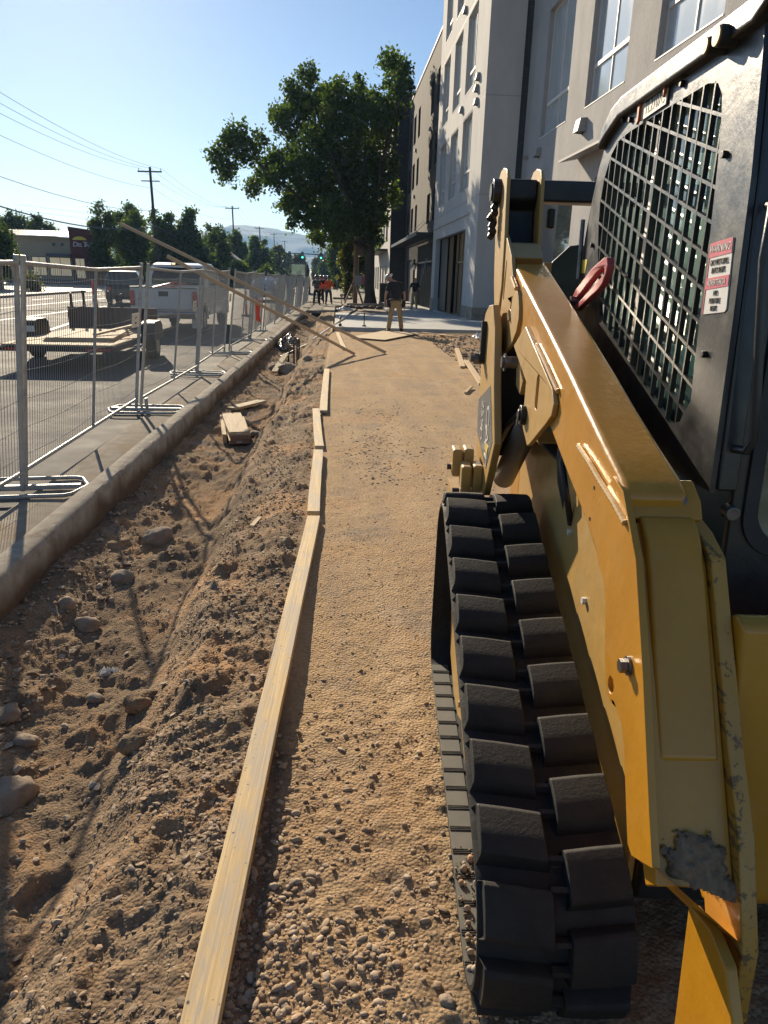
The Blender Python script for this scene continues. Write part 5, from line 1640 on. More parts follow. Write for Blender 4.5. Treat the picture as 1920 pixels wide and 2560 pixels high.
# long handled tool, drill and stake on the slab
o = thing('screed_pole', 'white pole with black grip lying across the slab corner', 'tool', (0, 0, 0))
MB().cyl((-0.62, 19.0, 0.06), (0.50, 30.0, 0.19), 0.028, n=10).build('pole', 'decal_white', o, smooth=True)
MB().cyl((0.50, 30.0, 0.19), (0.86, 33.9, 0.17), 0.05, n=10).build('grip', 'decal_black', o, smooth=True)
o = thing('cordless_drill', 'cordless drill standing on the corner of the slab', 'drill', (0.08, 23.5, 0.12))
MB().bb(-0.05, 0.05, -0.06, 0.06, 0.0, 0.07).build('battery', 'decal_black', o, bevel=0.01)
MB().bar((0, 0, 0.07), (0, 0.02, 0.22), 0.04, 0.05, up=(0, 1, 0)).build('handle', 'decal_yellow', o, bevel=0.01)
MB().cyl((0, -0.09, 0.25), (0, 0.10, 0.25), 0.036, n=14).cyl((0, 0.10, 0.25), (0, 0.16, 0.25), 0.018, n=10).build('motor_housing', 'decal_black', o, bevel=0.006)
o = thing('form_stake', 'black steel stake standing on a base on the slab', 'stake', (0.84, 23.6, 0.12))
MB().cyl((0, 0, 0.0), (0, 0, 0.42), 0.018, n=10).build('rod', 'dark_metal', o)
MB().cyl((0, 0, 0.0), (0, 0, 0.05), 0.075, 0.05, n=16).build('foot', 'vent_metal', o)
# litter and rubble beside the slab
pmat('black_plastic', (0.012, 0.012, 0.014), rough=0.35)
def tarp(x, y, sx, sy, h, label, seed, mat='black_plastic', name='plastic_sheet', cat='plastic'):
    n = 22
    U, Vv = np.meshgrid(np.linspace(-1, 1, n), np.linspace(-1, 1, n))
    R = np.sqrt(U ** 2 + Vv ** 2)
    Z = h * np.clip(1 - R ** 1.6, 0, 1) * (0.6 + 0.9 * np.abs(fbm(U * 2 + seed, Vv * 2, seed, 3))) + 0.03 * fbm(U * 4, Vv * 4 + seed, seed + 3, 2)
    I = np.arange(n * n).reshape(n, n)
    F = np.stack([I[:-1, :-1], I[:-1, 1:], I[1:, 1:], I[1:, :-1]], -1).reshape(-1, 4)
    P = np.stack([U * sx * (1 - 0.25 * np.abs(Vv)), Vv * sy, Z], -1).reshape(-1, 3)
    o = place(name, mesh_np(name, P, F, False), mat)
    so = o.modifiers.new('thick', 'SOLIDIFY')
    so.thickness = 0.004
    o.location = (x, y, float(ground_h(np.array([x]), np.array([y]), False)[0]) + 0.01)
    return tag(o, label, cat)
tarp(-1.48, 20.2, 0.20, 0.9, 0.32, 'crumpled black plastic hanging over the kerb edge, nearer piece', 3)
tarp(-1.42, 22.6, 0.22, 1.0, 0.30, 'crumpled black plastic beyond the other piece at the kerb', 4)
tarp(4.3, 20.2, 0.45, 0.7, 0.40, 'heap of black plastic on the mound before the slab', 6)
tarp(3.75, 19.7, 0.25, 0.35, 0.2, 'crumpled white sheet on the mound beside the black plastic', 8, 'decal_white')
for i, (x0, y0, x1, y1) in enumerate(((2.5, 22.3, 3.9, 20.6), (2.9, 21.6, 3.5, 20.2), (3.3, 22.4, 4.6, 22.0), (3.9, 20.9, 4.9, 21.2), (2.6, 22.6, 3.3, 20.9))):
    zz = float(ground_h(np.array([(x0 + x1) / 2]), np.array([(y0 + y1) / 2]), False)[0]) + 0.05
    board((x0, y0, zz), (x1, y1, zz + 0.03), 0.06, 0.025, 'clean_wood', ORD[i] + ' scrap lath on the mound before the slab, from the path side', name='lath', group='scrap laths')
# rubble with pipe end in the trench
rock(-1.02, 15.6, 0.26, 0.30, 0.14, 'grey broken concrete lump in the trench rubble', 21)
rock(-1.35, 15.9, 0.16, 0.2, 0.12, 'smaller pale lump beside the tilted plank in the trench rubble', 22)
rock(-0.62, 15.3, 0.10, 0.10, 0.09, 'round tan stone at the right end of the trench rubble', 23)
o = thing('rebar_bundle', 'dark rebar ends sticking up from the trench rubble', 'rebar', (-1.0, 17.0, -0.4))
for dx, dy, h in ((0, 0, 0.55), (0.10, 0.1, 0.62), (-0.12, 0.05, 0.42), (0.05, 0.3, 0.5)):
    MB().cyl((dx, dy, 0), (dx * 1.2, dy + 0.03, h), 0.02, n=8).build('bar', 'dark_metal', o)
MB().bar((-0.3, -0.2, 0.25), (0.3, 0.25, 0.5), 0.02, 0.02).build('bar', 'dark_metal', o)
tarp(-1.18, 2.78 + 0.62, 0.05, 0.035, 0.012, 'scrap of white paper on the trench floor', 12, 'decal_white', 'paper_scrap', 'paper')
# ================================================================== VEHICLES AND ROAD THINGS
pmat('white_paint', (0.66, 0.66, 0.65), (0.60, 0.60, 0.59), rough=0.25, scale=3, coat=0.6)
pmat('silver_paint', (0.45, 0.46, 0.47), rough=0.25, metal=0.6, coat=0.6)
pmat('black_paint', (0.015, 0.015, 0.017), rough=0.22, coat=0.8)
pmat('tyre', (0.018, 0.018, 0.018), (0.03, 0.03, 0.028), rough=0.85, scale=20)
pmat('rim', (0.35, 0.35, 0.35), rough=0.35, metal=0.8)
pmat('car_glass', (0.012, 0.014, 0.016), rough=0.04, spec=0.5, coat=0.1)
pmat('tail_red', (0.45, 0.02, 0.02), (0.55, 0.04, 0.03), rough=0.2, scale=40, coat=0.6)
pmat('chrome', (0.55, 0.55, 0.55), rough=0.12, metal=1.0)
pmat('orange_vinyl', (0.80, 0.08, 0.03), (0.70, 0.07, 0.03), rough=0.5, scale=8)
pmat('trailer_black', (0.018, 0.018, 0.018), (0.03, 0.028, 0.026), rough=0.5, scale=6)
emit_mat('lamp_warm', (1.0, 0.75, 0.35), 1.2)
emit_mat('signal_green', (0.05, 1.0, 0.55), 6.0)
def wheel(parent, x, y, z, r, w):
    t = MB().cyl((x - w / 2, y, z), (x + w / 2, y, z), r, n=28).build('wheel', 'tyre', parent, bevel=0.025, seg=3)
    MB().cyl((x - w / 2 - 0.006, y, z), (x + w / 2 + 0.006, y, z), r * 0.58, n=20).build('rim', 'rim', t)
    return t
def body_loft(parent, name, st, mat, bev=0.04):
    """st: list of (y, halfwidth, z0, z1, top half width)."""
    rings = [[(-w, y, z0), (w, y, z0), (w * 1.0, y, (z0 + z1) / 2 + 0.05), (tw, y, z1), (-tw, y, z1), (-w * 1.0, y, (z0 + z1) / 2 + 0.05)] for (y, w, z0, z1, tw) in st]
    return MB().loft(rings).build(name, mat, parent, bevel=bev, seg=3)
# white crew cab pickup, seen from behind
truck = thing('pickup_truck', 'white pickup truck towing the flatbed trailer, seen from behind', 'truck', (-5.10, 22.4, -0.185), RAD(-0.3))
bed = MB()
bed.bb(-0.97, 0.97, 0.0, 0.07, 0.72, 1.34).bb(-0.98, -0.87, 0.07, 2.0, 0.60, 1.36).bb(0.87, 0.98, 0.07, 2.0, 0.60, 1.36).bb(-0.9, 0.9, 0.07, 2.0, 0.66, 0.78)
bed.build('cargo_bed', 'white_paint', truck, bevel=0.03)
tg = MB().bb(-0.80, 0.80, -0.03, 0.0, 0.74, 1.32).build('tailgate', 'white_paint', truck, bevel=0.02)
MB().bb(-0.14, 0.14, -0.042, -0.03, 1.10, 1.24).build('handle', 'decal_black', tg, bevel=0.008)
MB().bb(-0.97, 0.97, -0.04, 0.02, 1.335, 1.36).build('tailgate_cap', 'decal_black', truck)
body_loft(truck, 'cab_lower', [(2.0, 1.0, 0.50, 1.34, 0.99), (4.5, 1.0, 0.50, 1.34, 0.99), (4.7, 1.0, 0.5, 1.32, 0.97), (6.0, 0.99, 0.5, 1.28, 0.93), (6.3, 0.93, 0.5, 1.1, 0.88)], 'white_paint')
gh = body_loft(truck, 'cab_upper', [(2.02, 0.96, 1.33, 1.62, 0.86), (2.18, 0.95, 1.33, 2.00, 0.80), (2.7, 0.95, 1.33, 2.07, 0.78), (3.8, 0.95, 1.33, 2.07, 0.78), (4.05, 0.95, 1.33, 2.02, 0.78), (4.75, 0.93, 1.30, 1.36, 0.88)], 'white_paint', 0.05)
b = MB()
b.add([(-0.82, 1.99, 1.40), (0.82, 1.99, 1.40), (0.80, 1.995, 1.60), (-0.80, 1.995, 1.60), (0.72, 2.125, 1.92), (-0.72, 2.125, 1.92)], [(0, 1, 2, 3), (3, 2, 4, 5)])
b.build('rear_window', 'car_glass', gh)
for s in (-1, 1):
    for y0, y1 in ((2.4, 3.15), (3.25, 4.15)):
        b = MB()
        b.add([(s * 0.962, y0, 1.40), (s * 0.962, y1, 1.40), (s * 0.82, y1 - 0.12, 1.94), (s * 0.82, y0 + 0.05, 1.94)], [(0, 1, 2, 3)])
        b.build('side_window', 'car_glass', gh)
    MB().bb(s * 0.905 - 0.075, s * 0.905 + 0.075, -0.035, 0.03, 0.82, 1.25).build('tail_lamp', 'tail_red', truck, bevel=0.03)
    for y in (0.95, 5.15):
        wheel(truck, s * 0.86, y, 0.41, 0.41, 0.27)
        a = MB()
        a.tube([(s * 0.985, y + 0.52 * math.cos(t), 0.41 + 0.52 * math.sin(t)) for t in np.linspace(0, PI, 14)], 0.05, 6)
        a.build('wheel_arch', 'white_paint', truck, smooth=True)
    MB().bb(s * 1.08 - 0.10, s * 1.08 + 0.10, 4.15, 4.27, 1.30, 1.58).build('mirror', 'decal_black', truck, bevel=0.03)
    MB().bb(s * 0.86 - 0.16, s * 0.86 + 0.16, 0.40, 0.42, 0.18, 0.60).build('mud_flap', 'decal_white', truck)
MB().bb(-0.95, 0.95, -0.16, 0.0, 0.48, 0.66).build('rear_bumper', 'chrome', truck, bevel=0.03)
lb = MB().bb(-0.20, 0.20, 2.12, 2.2, 2.0, 2.06).build('brake_light_bar', 'decal_black', truck, bevel=0.01)
for s in (-1, 1):
    MB().bb(s * 0.12 - 0.05, s * 0.12 + 0.05, 2.10, 2.12, 2.01, 2.05).build('cargo_lamp', 'lamp_warm', lb)
MB().bb(-0.6, 0.6, 0.4, 1.6, 0.78, 1.0).build('tool_case', 'black_paint', truck, bevel=0.02)
for k, (x, z) in enumerate(((-0.2, 1.45), (0.1, 1.42))):
    MB().bar((x - 0.3, 0.4 + 0.5 * k, 1.30), (x + 0.35, 1.2, z + 0.05), 0.06, 0.05).build('red_pole', 'lever_red', truck)
# flatbed trailer
tr = thing('flatbed_trailer', 'low black flatbed trailer hitched to the white pickup truck', 'trailer', (-5.1, 13.75, -0.185), RAD(1.5))
MB().bb(-1.02, 1.02, 0.0, 3.9, 0.36, 0.46).build('deck_frame', 'trailer_black', tr, bevel=0.01)
for k in range(12):
    x = -1.0 + k * 0.1667
    MB().bb(x + 0.004, x + 0.162, 0.02, 3.88, 0.462, 0.49).build('deck_plank', 'plywood', tr)
for s in (-1, 1):
    wheel(tr, s * 1.20, 2.35, 0.30, 0.30, 0.20)
    fd = MB().prism([(1.86, 0.42), (1.94, 0.72), (2.10, 0.80), (2.60, 0.80), (2.76, 0.72), (2.84, 0.42)], lambda u, v, t: (t, u, v), s * 1.2 - 0.14, s * 1.2 + 0.14)
    fd.build('fender', 'trailer_black', tr, bevel=0.015)
    MB().bb(s * 0.72 - 0.22, s * 0.72 + 0.22, -0.015, 0.0, 0.385, 0.425).build('tail_lamp', 'tail_red', tr)
MB().bb(-1.0, 1.0, 3.86, 3.92, 0.49, 0.98).build('headboard', pmat('rust_board', (0.06, 0.035, 0.025), (0.09, 0.05, 0.035), rough=0.8), tr)
MB().bb(-1.36, -1.04, 1.84, 1.86, 0.56, 0.68).build('licence_plate', 'decal_white', tr)
MB().bar((0.0, 3.9, 0.40), (0.0, 7.9, 0.45), 0.10, 0.10).bar((-0.8, 3.9, 0.40), (-0.05, 6.2, 0.41), 0.08, 0.08).bar((0.8, 3.9, 0.40), (0.05, 6.2, 0.41), 0.08, 0.08).build('drawbar', 'trailer_black', tr)
MB().bb(-0.5, 0.5, 4.4, 5.0, 0.46, 0.85).build('tool_box', 'trailer_black', tr, bevel=0.02)
for k in range(5):
    x = -0.95 + 0.28 * k
    MB().bb(x, x + 0.05, 3.93, 3.98, 0.5, 1.28 + 0.06 * (k % 2)).build('stake', 'trailer_black', tr)
ply = []
for k in range(3):
    o = MB().bb(-0.61, 0.61, -1.22, 1.22, 0, 0.022).build('plywood_stack', 'plywood', bevel=0.004)
    o.location = (-5.02 - 0.02 * k, 15.55 + 0.03 * k, 0.308 + 0.025 * k)
    o.rotation_euler = (0, 0, RAD(3 + 2 * k))
    tag(o, ('bottom', 'middle', 'top')[k] + ' plywood panel of the stack on the flatbed trailer', 'plywood', 'plywood on the trailer')
board((-4.75, 14.8, 0.41), (-4.15, 16.3, 0.56), 0.09, 0.04, 'clean_wood', 'short board lying on the plywood on the trailer', group='plywood on the trailer')
# cars
def car(name, label, loc, rz, paint, suv=False):
    c = thing(name, label, 'car', loc, rz, 'cars on the street')
    h = 1.75 if suv else 1.45
    z1 = 1.02 if suv else 0.90
    body_loft(c, 'body', [(0.0, 0.80, 0.42, z1 - 0.15, 0.76), (0.15, 0.90, 0.30, z1, 0.84), (1.2, 0.92, 0.25, z1 + 0.03, 0.87), (3.3, 0.92, 0.25, z1 + 0.0, 0.87), (4.4, 0.88, 0.28, z1 - 0.10, 0.82), (4.75, 0.76, 0.36, z1 - 0.28, 0.70)], paint, 0.06)
    if suv:
        g = [(0.15, 0.84, z1, z1 + 0.1, 0.80), (0.40, 0.84, z1, h - 0.05, 0.70), (1.0, 0.84, z1, h, 0.68), (2.4, 0.84, z1, h - 0.02, 0.68), (3.25, 0.82, z1, z1 + 0.06, 0.78)]
    else:
        g = [(0.55, 0.82, z1, z1 + 0.06, 0.78), (1.30, 0.82, z1, h - 0.03, 0.62), (1.8, 0.82, z1, h, 0.60), (2.5, 0.82, z1, h - 0.03, 0.62), (3.35, 0.82, z1, z1 + 0.05, 0.78)]
    cab_ = body_loft(c, 'roof', g, paint, 0.05)
    q = MB()
    a0, a1 = g[0], g[1]
    q.add([(-0.72, a0[0] - 0.012 + 0.05, a0[3] + 0.0), (0.72, a0[0] - 0.012 + 0.05, a0[3] + 0.0), (0.60, a1[0] - 0.03, a1[3] - 0.05), (-0.60, a1[0] - 0.03, a1[3] - 0.05)], [(0, 1, 2, 3)])
    q.build('rear_window', 'car_glass', cab_)
    q = MB()
    a0, a1 = g[-1], g[-2]
    q.add([(-0.72, a0[0] + 0.012 - 0.05, a0[3]), (0.72, a0[0] + 0.012 - 0.05, a0[3]), (0.60, a1[0] + 0.03, a1[3] - 0.05), (-0.60, a1[0] + 0.03, a1[3] - 0.05)], [(3, 2, 1, 0)])
    q.build('windscreen', 'car_glass', cab_)
    for s in (-1, 1):
        q = MB()
        q.add([(s * 0.835, g[1][0] - 0.1, z1 + 0.06), (s * 0.835, g[-2][0] + 0.35, z1 + 0.06), (s * 0.70, g[-2][0] - 0.05, h - 0.08), (s * 0.70, g[1][0] + 0.15, h - 0.08)], [(0, 1, 2, 3)])
        q.build('side_window', 'car_glass', cab_)
        for y in (0.95, 3.75):
            wheel(c, s * 0.80, y, 0.33, 0.33, 0.22)
        MB().bb(s * 0.70 - 0.13, s * 0.70 + 0.13, -0.01, 0.10, z1 - 0.28, z1 - 0.10).build('tail_lamp', 'tail_red', c, bevel=0.02)
        MB().bb(s * 0.68 - 0.14, s * 0.68 + 0.14, 4.66, 4.74, z1 - 0.38, z1 - 0.26).build('headlight', 'chrome', c, bevel=0.02)
    return c
car('parked_car', 'silver sedan on the street seen through the fence beyond the truck', (-5.0, 50.5, -0.185), 0, 'silver_paint')
car('parked_car', 'black utility vehicle with the sun glinting on its roof, behind the trailer', (-11.2, 40.0, -0.185), RAD(8), 'black_paint', True)
car('parked_car', 'dark car farthest down the street left of the tractor', (-7.4, 82, -0.185), 0, 'silver_paint')
car('parked_car', 'distant dark van on the street behind the workers', (-2.6, 130, -0.25), 0, 'black_paint', True)
# tractor loader in the road
t = thing('tractor', 'tractor loader with square glass cab beyond the fence', 'tractor', (-3.9, 74.5, -0.185), 0)
MB().bb(-0.75, 0.75, 0.3, 1.9, 2.72, 2.86).build('cab_roof', 'black_paint', t, bevel=0.04)
for x in (-0.72, 0.66):
    for y in (0.34, 1.8):
        MB().bb(x, x + 0.07, y, y + 0.07, 1.2, 2.72).build('cab_post', 'black_paint', t)
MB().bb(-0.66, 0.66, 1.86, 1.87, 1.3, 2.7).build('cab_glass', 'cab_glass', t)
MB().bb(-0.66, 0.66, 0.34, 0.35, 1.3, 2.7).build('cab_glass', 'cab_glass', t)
MB().bb(-0.28, 0.28, 1.0, 1.3, 1.2, 2.1).build('seat', 'seat_vinyl', t, bevel=0.05)
MB().bb(-0.8, 0.8, 0.2, 3.4, 0.6, 1.3).build('body', 'black_paint', t, bevel=0.06)
MB().bb(-0.55, 0.55, -0.05, 0.25, 1.3, 1.75).build('rear_box', 'vent_metal', t, bevel=0.04)
for s in (-1, 1):
    wheel(t, s * 0.95, 0.9, 0.72, 0.72, 0.42)
    wheel(t, s * 0.85, 3.0, 0.45, 0.45, 0.3)
MB().tube([(0.9, 0.6, 1.2), (1.05, 0.2, 2.2), (0.95, -0.3, 2.6), (0.9, -0.4, 1.6)], 0.10, 8).build('hoe_arm', 'black_paint', t)
# traffic drums / delineators
def delineator(x, y, label, z=-0.185, hh=1.05):
    o = thing('traffic_delineator', label, 'delineator', (x, y, z), 0, 'orange traffic delineators')
    MB().cyl((0, 0, 0), (0, 0, 0.09), 0.24, 0.20, n=8).build('base', 'tyre', o)
    MB().cyl((0, 0, 0.09), (0, 0, hh), 0.055, 0.05, n=16).cyl((0, 0, hh), (0, 0, hh + 0.06), 0.03, n=12).build('tube', 'orange_vinyl', o, smooth=True)
    for z0 in (0.50, 0.74):
        MB().cyl((0, 0, z0), (0, 0, z0 + 0.14), 0.0575, n=16).build('band', 'decal_white', o, smooth=True)
delineator(-9.2, 29.0, 'orange and white delineator post behind the flatbed trailer', hh=1.35)
delineator(-4.0, 33.0, 'orange delineator post by the road between truck and sedan')
delineator(1.3, 66.0, 'orange delineator post beside the dark signal pole', -0.2)
o = thing('warning_flag', 'red flag hanging from the fence under the leaning boards', 'flag', (-2.36, 21.6, 0.4))
MB().prism([(0, 0.5), (0.16, 0.48), (0.12, 0.1), (0.16, -0.12), (0.02, -0.05)], lambda u, v, t_: (u, t_, v), 0, 0.01).build('cloth', 'orange_vinyl', o)
MB().cyl((0, 0.005, -0.15), (0, 0.005, 0.55), 0.01).build('staff', 'clean_wood', o)
# ================================================================== TREES
leaf_mat('leaf_dark', (0.024, 0.050, 0.015), (0.085, 0.120, 0.034), 0.5)
leaf_mat('leaf_mid', (0.030, 0.055, 0.018), (0.070, 0.100, 0.028))
leaf_mat('leaf_warm', (0.045, 0.055, 0.020), (0.10, 0.105, 0.032))
pmat('bark', (0.075, 0.058, 0.045), (0.045, 0.035, 0.028), rough=0.95, scale=4, bump=0.03, bscale=9, stretch=(1, 1, 0.3))
def leaf_cloud(P, size, seed, droop=0.3):
    """Leaf sprays: folded diamond pairs around points P."""
    r = np.random.RandomState(seed)
    n = len(P)
    d = r.normal(size=(n, 3))
    d[:, 2] -= droop
    d /= np.linalg.norm(d, axis=1)[:, None]
    u = r.normal(size=(n, 3))
    u -= (u * d).sum(1)[:, None] * d
    u /= np.linalg.norm(u, axis=1)[:, None]
    w = np.cross(d, u)
    L = size * (0.6 + 0.8 * r.rand(n))[:, None]
    W = L * (0.30 + 0.25 * r.rand(n))[:, None]
    a = P - d * L * 0.5
    c = P + d * L * 0.5
    m1 = P + u * W + w * W * 0.35
    m2 = P - u * W + w * W * 0.35
    V = np.stack([a, m1, c, m2], 1).reshape(-1, 3)
    k = np.arange(n) * 4
    F = np.concatenate([np.stack([k, k + 1, k + 2], -1), np.stack([k, k + 2, k + 3], -1)])
    return V, F, np.repeat(r.rand(n), 4)
def lobe_points(lobes, per, seed, clump=0.28):
    """Points gathered in twigs through each ellipsoid lobe: dense shell, gaps between."""
    r = np.random.RandomState(seed)
    out = []
    for (x, y, z, rx, ry, rz) in lobes:
        vol = (rx * ry * rz) ** (2 / 3.0)
        nt_ = max(6, int(per * vol))
        d = r.normal(size=(nt_, 3))
        d /= np.linalg.norm(d, axis=1)[:, None]
        rad = (0.45 + 0.55 * r.rand(nt_) ** 0.6) * (1 + 0.25 * r.normal(size=nt_) * 0.6)
        c = np.array([x, y, z]) + d * rad[:, None] * np.array([rx, ry, rz])
        for k in range(13):
            out.append(c + r.normal(size=c.shape) * clump)
    return np.concatenate(out)
def limb(p0, p1, r0, r1, bend=0.12, seed=0, n=7):
    q = random.Random(seed)
    p0, p1 = Vector(p0), Vector(p1)
    pts, rad = [], []
    off = Vector((q.uniform(-1, 1), q.uniform(-1, 1), q.uniform(-0.2, 0.6))) * (p1 - p0).length * bend
    for i in range(n + 1):
        t = i / n
        pts.append(p0.lerp(p1, t) + off * math.sin(PI * t) + Vector((q.uniform(-1, 1), q.uniform(-1, 1), q.uniform(-1, 1))) * 0.03 * (0 < i < n))
        rad.append(r0 + (r1 - r0) * t)
    return pts, rad
# the big street tree: lobes read off its silhouette (x, z, radius), at y = 52
TB = Vector((2.25, 52.0, -0.25))
tz = 52.0 / 45.0
def tl(px, py, r):
    # silhouette grid -> metres at the tree's own distance
    x = (-7.22 + (px - 70) * 0.00806) * tz
    z = 1.65 + ((7.17 - (py - 940) * 0.00765) - 1.65) * tz
    return x, z, r * 0.0079 * tz
tree = thing('street_tree', 'big dark broadleaf street tree standing by the building', 'tree', TB)
LB = []
q = random.Random(4)
for (px, py, r) in ((150, 880, 75), (215, 990, 85), (270, 720, 85), (230, 800, 70), (340, 850, 110), (420, 740, 60), (340, 1040, 75), (455, 930, 120), (560, 860, 130), (545, 1020, 80),
                    (560, 560, 75), (630, 640, 120), (640, 450, 60), (720, 520, 120), (755, 345, 75), (860, 380, 85), (955, 330, 62), (850, 560, 150), (760, 760, 170), (960, 520, 150), (960, 720, 180),
                    (1110, 330, 55), (1080, 450, 80), (1180, 420, 95), (1270, 500, 110), (1290, 250, 70), (1370, 200, 75), (1420, 240, 55), (1340, 330, 85), (1400, 400, 75), (1340, 500, 100),
                    (1160, 620, 160), (1280, 650, 110), (1120, 800, 180), (900, 900, 180), (720, 960, 140), (650, 1080, 110), (600, 1160, 75), (800, 1100, 150), (1000, 1050, 190), (1150, 1000, 170), (1290, 900, 110),
                    (1330, 1080, 90), (700, 1230, 80), (645, 1310, 40), (820, 1260, 105), (830, 1380, 85), (930, 1250, 120), (950, 1380, 75), (1070, 1200, 130), (1180, 1230, 120), (1270, 1200, 80), (1230, 1370, 70), (1040, 1330, 90)):
    x, z, rr = tl(px, py, r)
    dy = q.uniform(-1, 1) * 2.6
    LB.append((x - TB.x, dy, z - TB.z, rr * 0.94, rr * 1.15, rr * 0.90))
V, F, T = leaf_cloud(lobe_points(LB, 78, 8, 0.17), 0.20, 3)
cr = place('crown', mesh_np('crown', V, F, False, T), 'leaf_dark', tree)
tk = MB()
p, r = limb((0, 0, 0), (-0.05, 0, 4.6), 0.38, 0.28, 0.02, 1)
r[0] = 0.50
tk.tube(p, 0.4, 14, radii=r)
tk.build('trunk', 'bark', tree, smooth=True)
for k, (i, r0) in enumerate(((8, .20), (4, .16), (12, .15), (18, .2), (14, .14), (23, .15), (26, .14), (29, .14), (31, .18), (33, .2), (37, .11), (45, .12), (36, .15), (40, .14))):
    L = LB[i]
    st = Vector((-0.05, 0, 3.2 + 0.15 * k))
    p, r = limb(st, (L[0], L[1], L[2]), r0, 0.04, 0.10, k)
    MB().tube(p, r0, 8, radii=r).build('branch', 'bark', tree, smooth=True)
# leafy suckers round the trunk and the small tree beside it
st = thing('street_tree', 'slender young tree with sunlit leaves beside the wooden pole', 'tree', (0.55, 57.5, -0.25))
V, F, T = leaf_cloud(lobe_points([(0.1, 0, 3.0, 0.55, 0.6, 0.9), (0.15, 0, 4.4, 0.6, 0.6, 0.9), (0.5, 0.2, 2.0, 0.5, 0.5, 0.9), (0.2, 0, 1.1, 0.35, 0.4, 0.5), (1.3, 0.2, 2.8, 0.5, 0.5, 1.1), (-0.5, 0, 5.0, 0.8, 0.8, 0.7)], 130, 5, 0.16), 0.22, 5)
place('crown', mesh_np('crown', V, F, False, T), 'leaf_warm', st)
p, r = limb((0, 0, 0), (0.1, 0, 4.2), 0.10, 0.03, 0.03, 9)
MB().tube(p, 0.1, 8, radii=r).build('trunk', 'bark', st, smooth=True)

def bg_tree(x, y, h, w, label, mat, seed, name='tree', conical=False, trunk_h=0.25, per=60, leaf=0.36):
    r = random.Random(seed)
    root = thing(name, label, 'tree', (x, y, -0.4), 0, 'trees across the street')
    lb = []
    nl = 16
    for k in range(nl):
        t = (k + r.random()) / nl
        z = h * (trunk_h * 0.6 + (1 - trunk_h * 0.6) * t)
        env = (1 - t) ** 0.8 * 0.9 + 0.10 if conical else math.sin(PI * (0.16 + 0.80 * t)) ** 0.7
        R = w / 2 * env
        a = r.random() * 2 * PI
        rr = max(0.3, R * 0.42)
        lb.append((math.cos(a) * R * 0.5, math.sin(a) * R * 0.5, z, rr * r.uniform(0.8, 1.2), rr, rr * r.uniform(0.7, 1.2)))
    V, F, T = leaf_cloud(lobe_points(lb, per, seed, 0.25), leaf, seed)
    place('crown', mesh_np('crown', V, F, False, T), mat, root)
    p, rd = limb((0, 0, 0), (0, 0, h * 0.8), 0.02 * h + 0.05, 0.03, 0.02, seed)
    MB().tube(p, 0.2, 8, radii=rd).build('trunk', 'bark', root, smooth=True)
    return root
# x, y, height, width, material, conical, description
BT = [(-27.3, 62, 5.3, 4.6, 'leaf_mid', False, 'round green tree at the far left in front of the restaurant'),
      (-31.0, 66, 5.2, 4.6, 'leaf_mid', False, 'low green tree cut off by the left edge'),
      (-44, 108, 8.5, 8, 'leaf_mid', False, 'pale tree behind the restaurant roof at the far left'),
      (-39, 104, 8.2, 5.5, 'leaf_mid', False, 'leafy tree rising above the middle of the restaurant roof'),
      (-25.0, 84, 8.6, 3.6, 'leaf_mid', False, 'sunlit leafy tree covering the end of the restaurant sign'),
      (-22.0, 84, 8.0, 4.0, 'leaf_mid', False, 'leafy tree standing right of the tall street lamp'),
      (-29.5, 112, 10.6, 8.0, 'leaf_dark', False, 'dark tree behind the tall street lamp'),
      (-24.2, 104, 9.3, 4.4, 'leaf_dark', True, 'dark conifer left of the nearest utility pole'),
      (-21.5, 98, 8.9, 5.0, 'leaf_mid', False, 'tall leafy tree just right of the nearest utility pole'),
      (-18.6, 100, 9.6, 5.2, 'leaf_mid', False, 'tall pointed leafy tree, second right of the nearest utility pole'),
      (-16.0, 104, 7.4, 4.2, 'leaf_mid', False, 'bushy tree above the leaning board tips'),
      (-20.0, 122, 8.8, 5.0, 'leaf_dark', False, 'dark tree behind the gap between the pointed trees'),
      (-17.6, 132, 8.6, 5.5, 'leaf_dark', False, 'dark tree left of the second utility pole'),
      (-14.6, 140, 8.0, 5.2, 'leaf_dark', False, 'dark tree right of the second utility pole'),
      (-17.0, 175, 9.0, 6.0, 'leaf_dark', False, 'broad dark tree under the third utility pole'),
      (-14.8, 190, 8.4, 5.5, 'leaf_warm', False, 'rounded yellow green tree at the right end of the row across the street'),
      (-23.0, 170, 8.5, 8.0, 'leaf_dark', False, 'low dark tree behind the left signal arm'),
      (-12.5, 96, 3.0, 4.0, 'leaf_dark', False, 'dark round shrub below the left signal arm'),
      (-9.8, 104, 2.6, 3.4, 'leaf_dark', False, 'dark clipped shrub right of the round shrub'),
      (-15.4, 98, 3.2, 3.2, 'leaf_dark', False, 'dark shrub by the small house'),
      (-12.0, 235, 7.5, 7, 'leaf_warm', False, 'hazy tree behind the left traffic signal'),
      (-6.5, 260, 8.0, 6, 'leaf_warm', False, 'hazy olive tree behind the middle traffic signal'),
      (-1.8, 205, 7.8, 8, 'leaf_dark', False, 'dark tree at the end of the street behind the warning sign'),
      (2.4, 150, 10.6, 7.6, 'leaf_dark', False, 'dark tree behind the dark signal pole'),
      (0.4, 118, 8.8, 4.4, 'leaf_mid', False, 'leafy tree over the street name sign'),
      (5.2, 125, 9.0, 7.0, 'leaf_dark', False, 'shaded tree hidden behind the big street tree'),
      (-4.6, 300, 8.0, 9, 'leaf_mid', False, 'far pale tree right above the tractor'),
      (-17.0, 250, 8.0, 9, 'leaf_dark', False, 'far dark tree left of the hazy trees')]
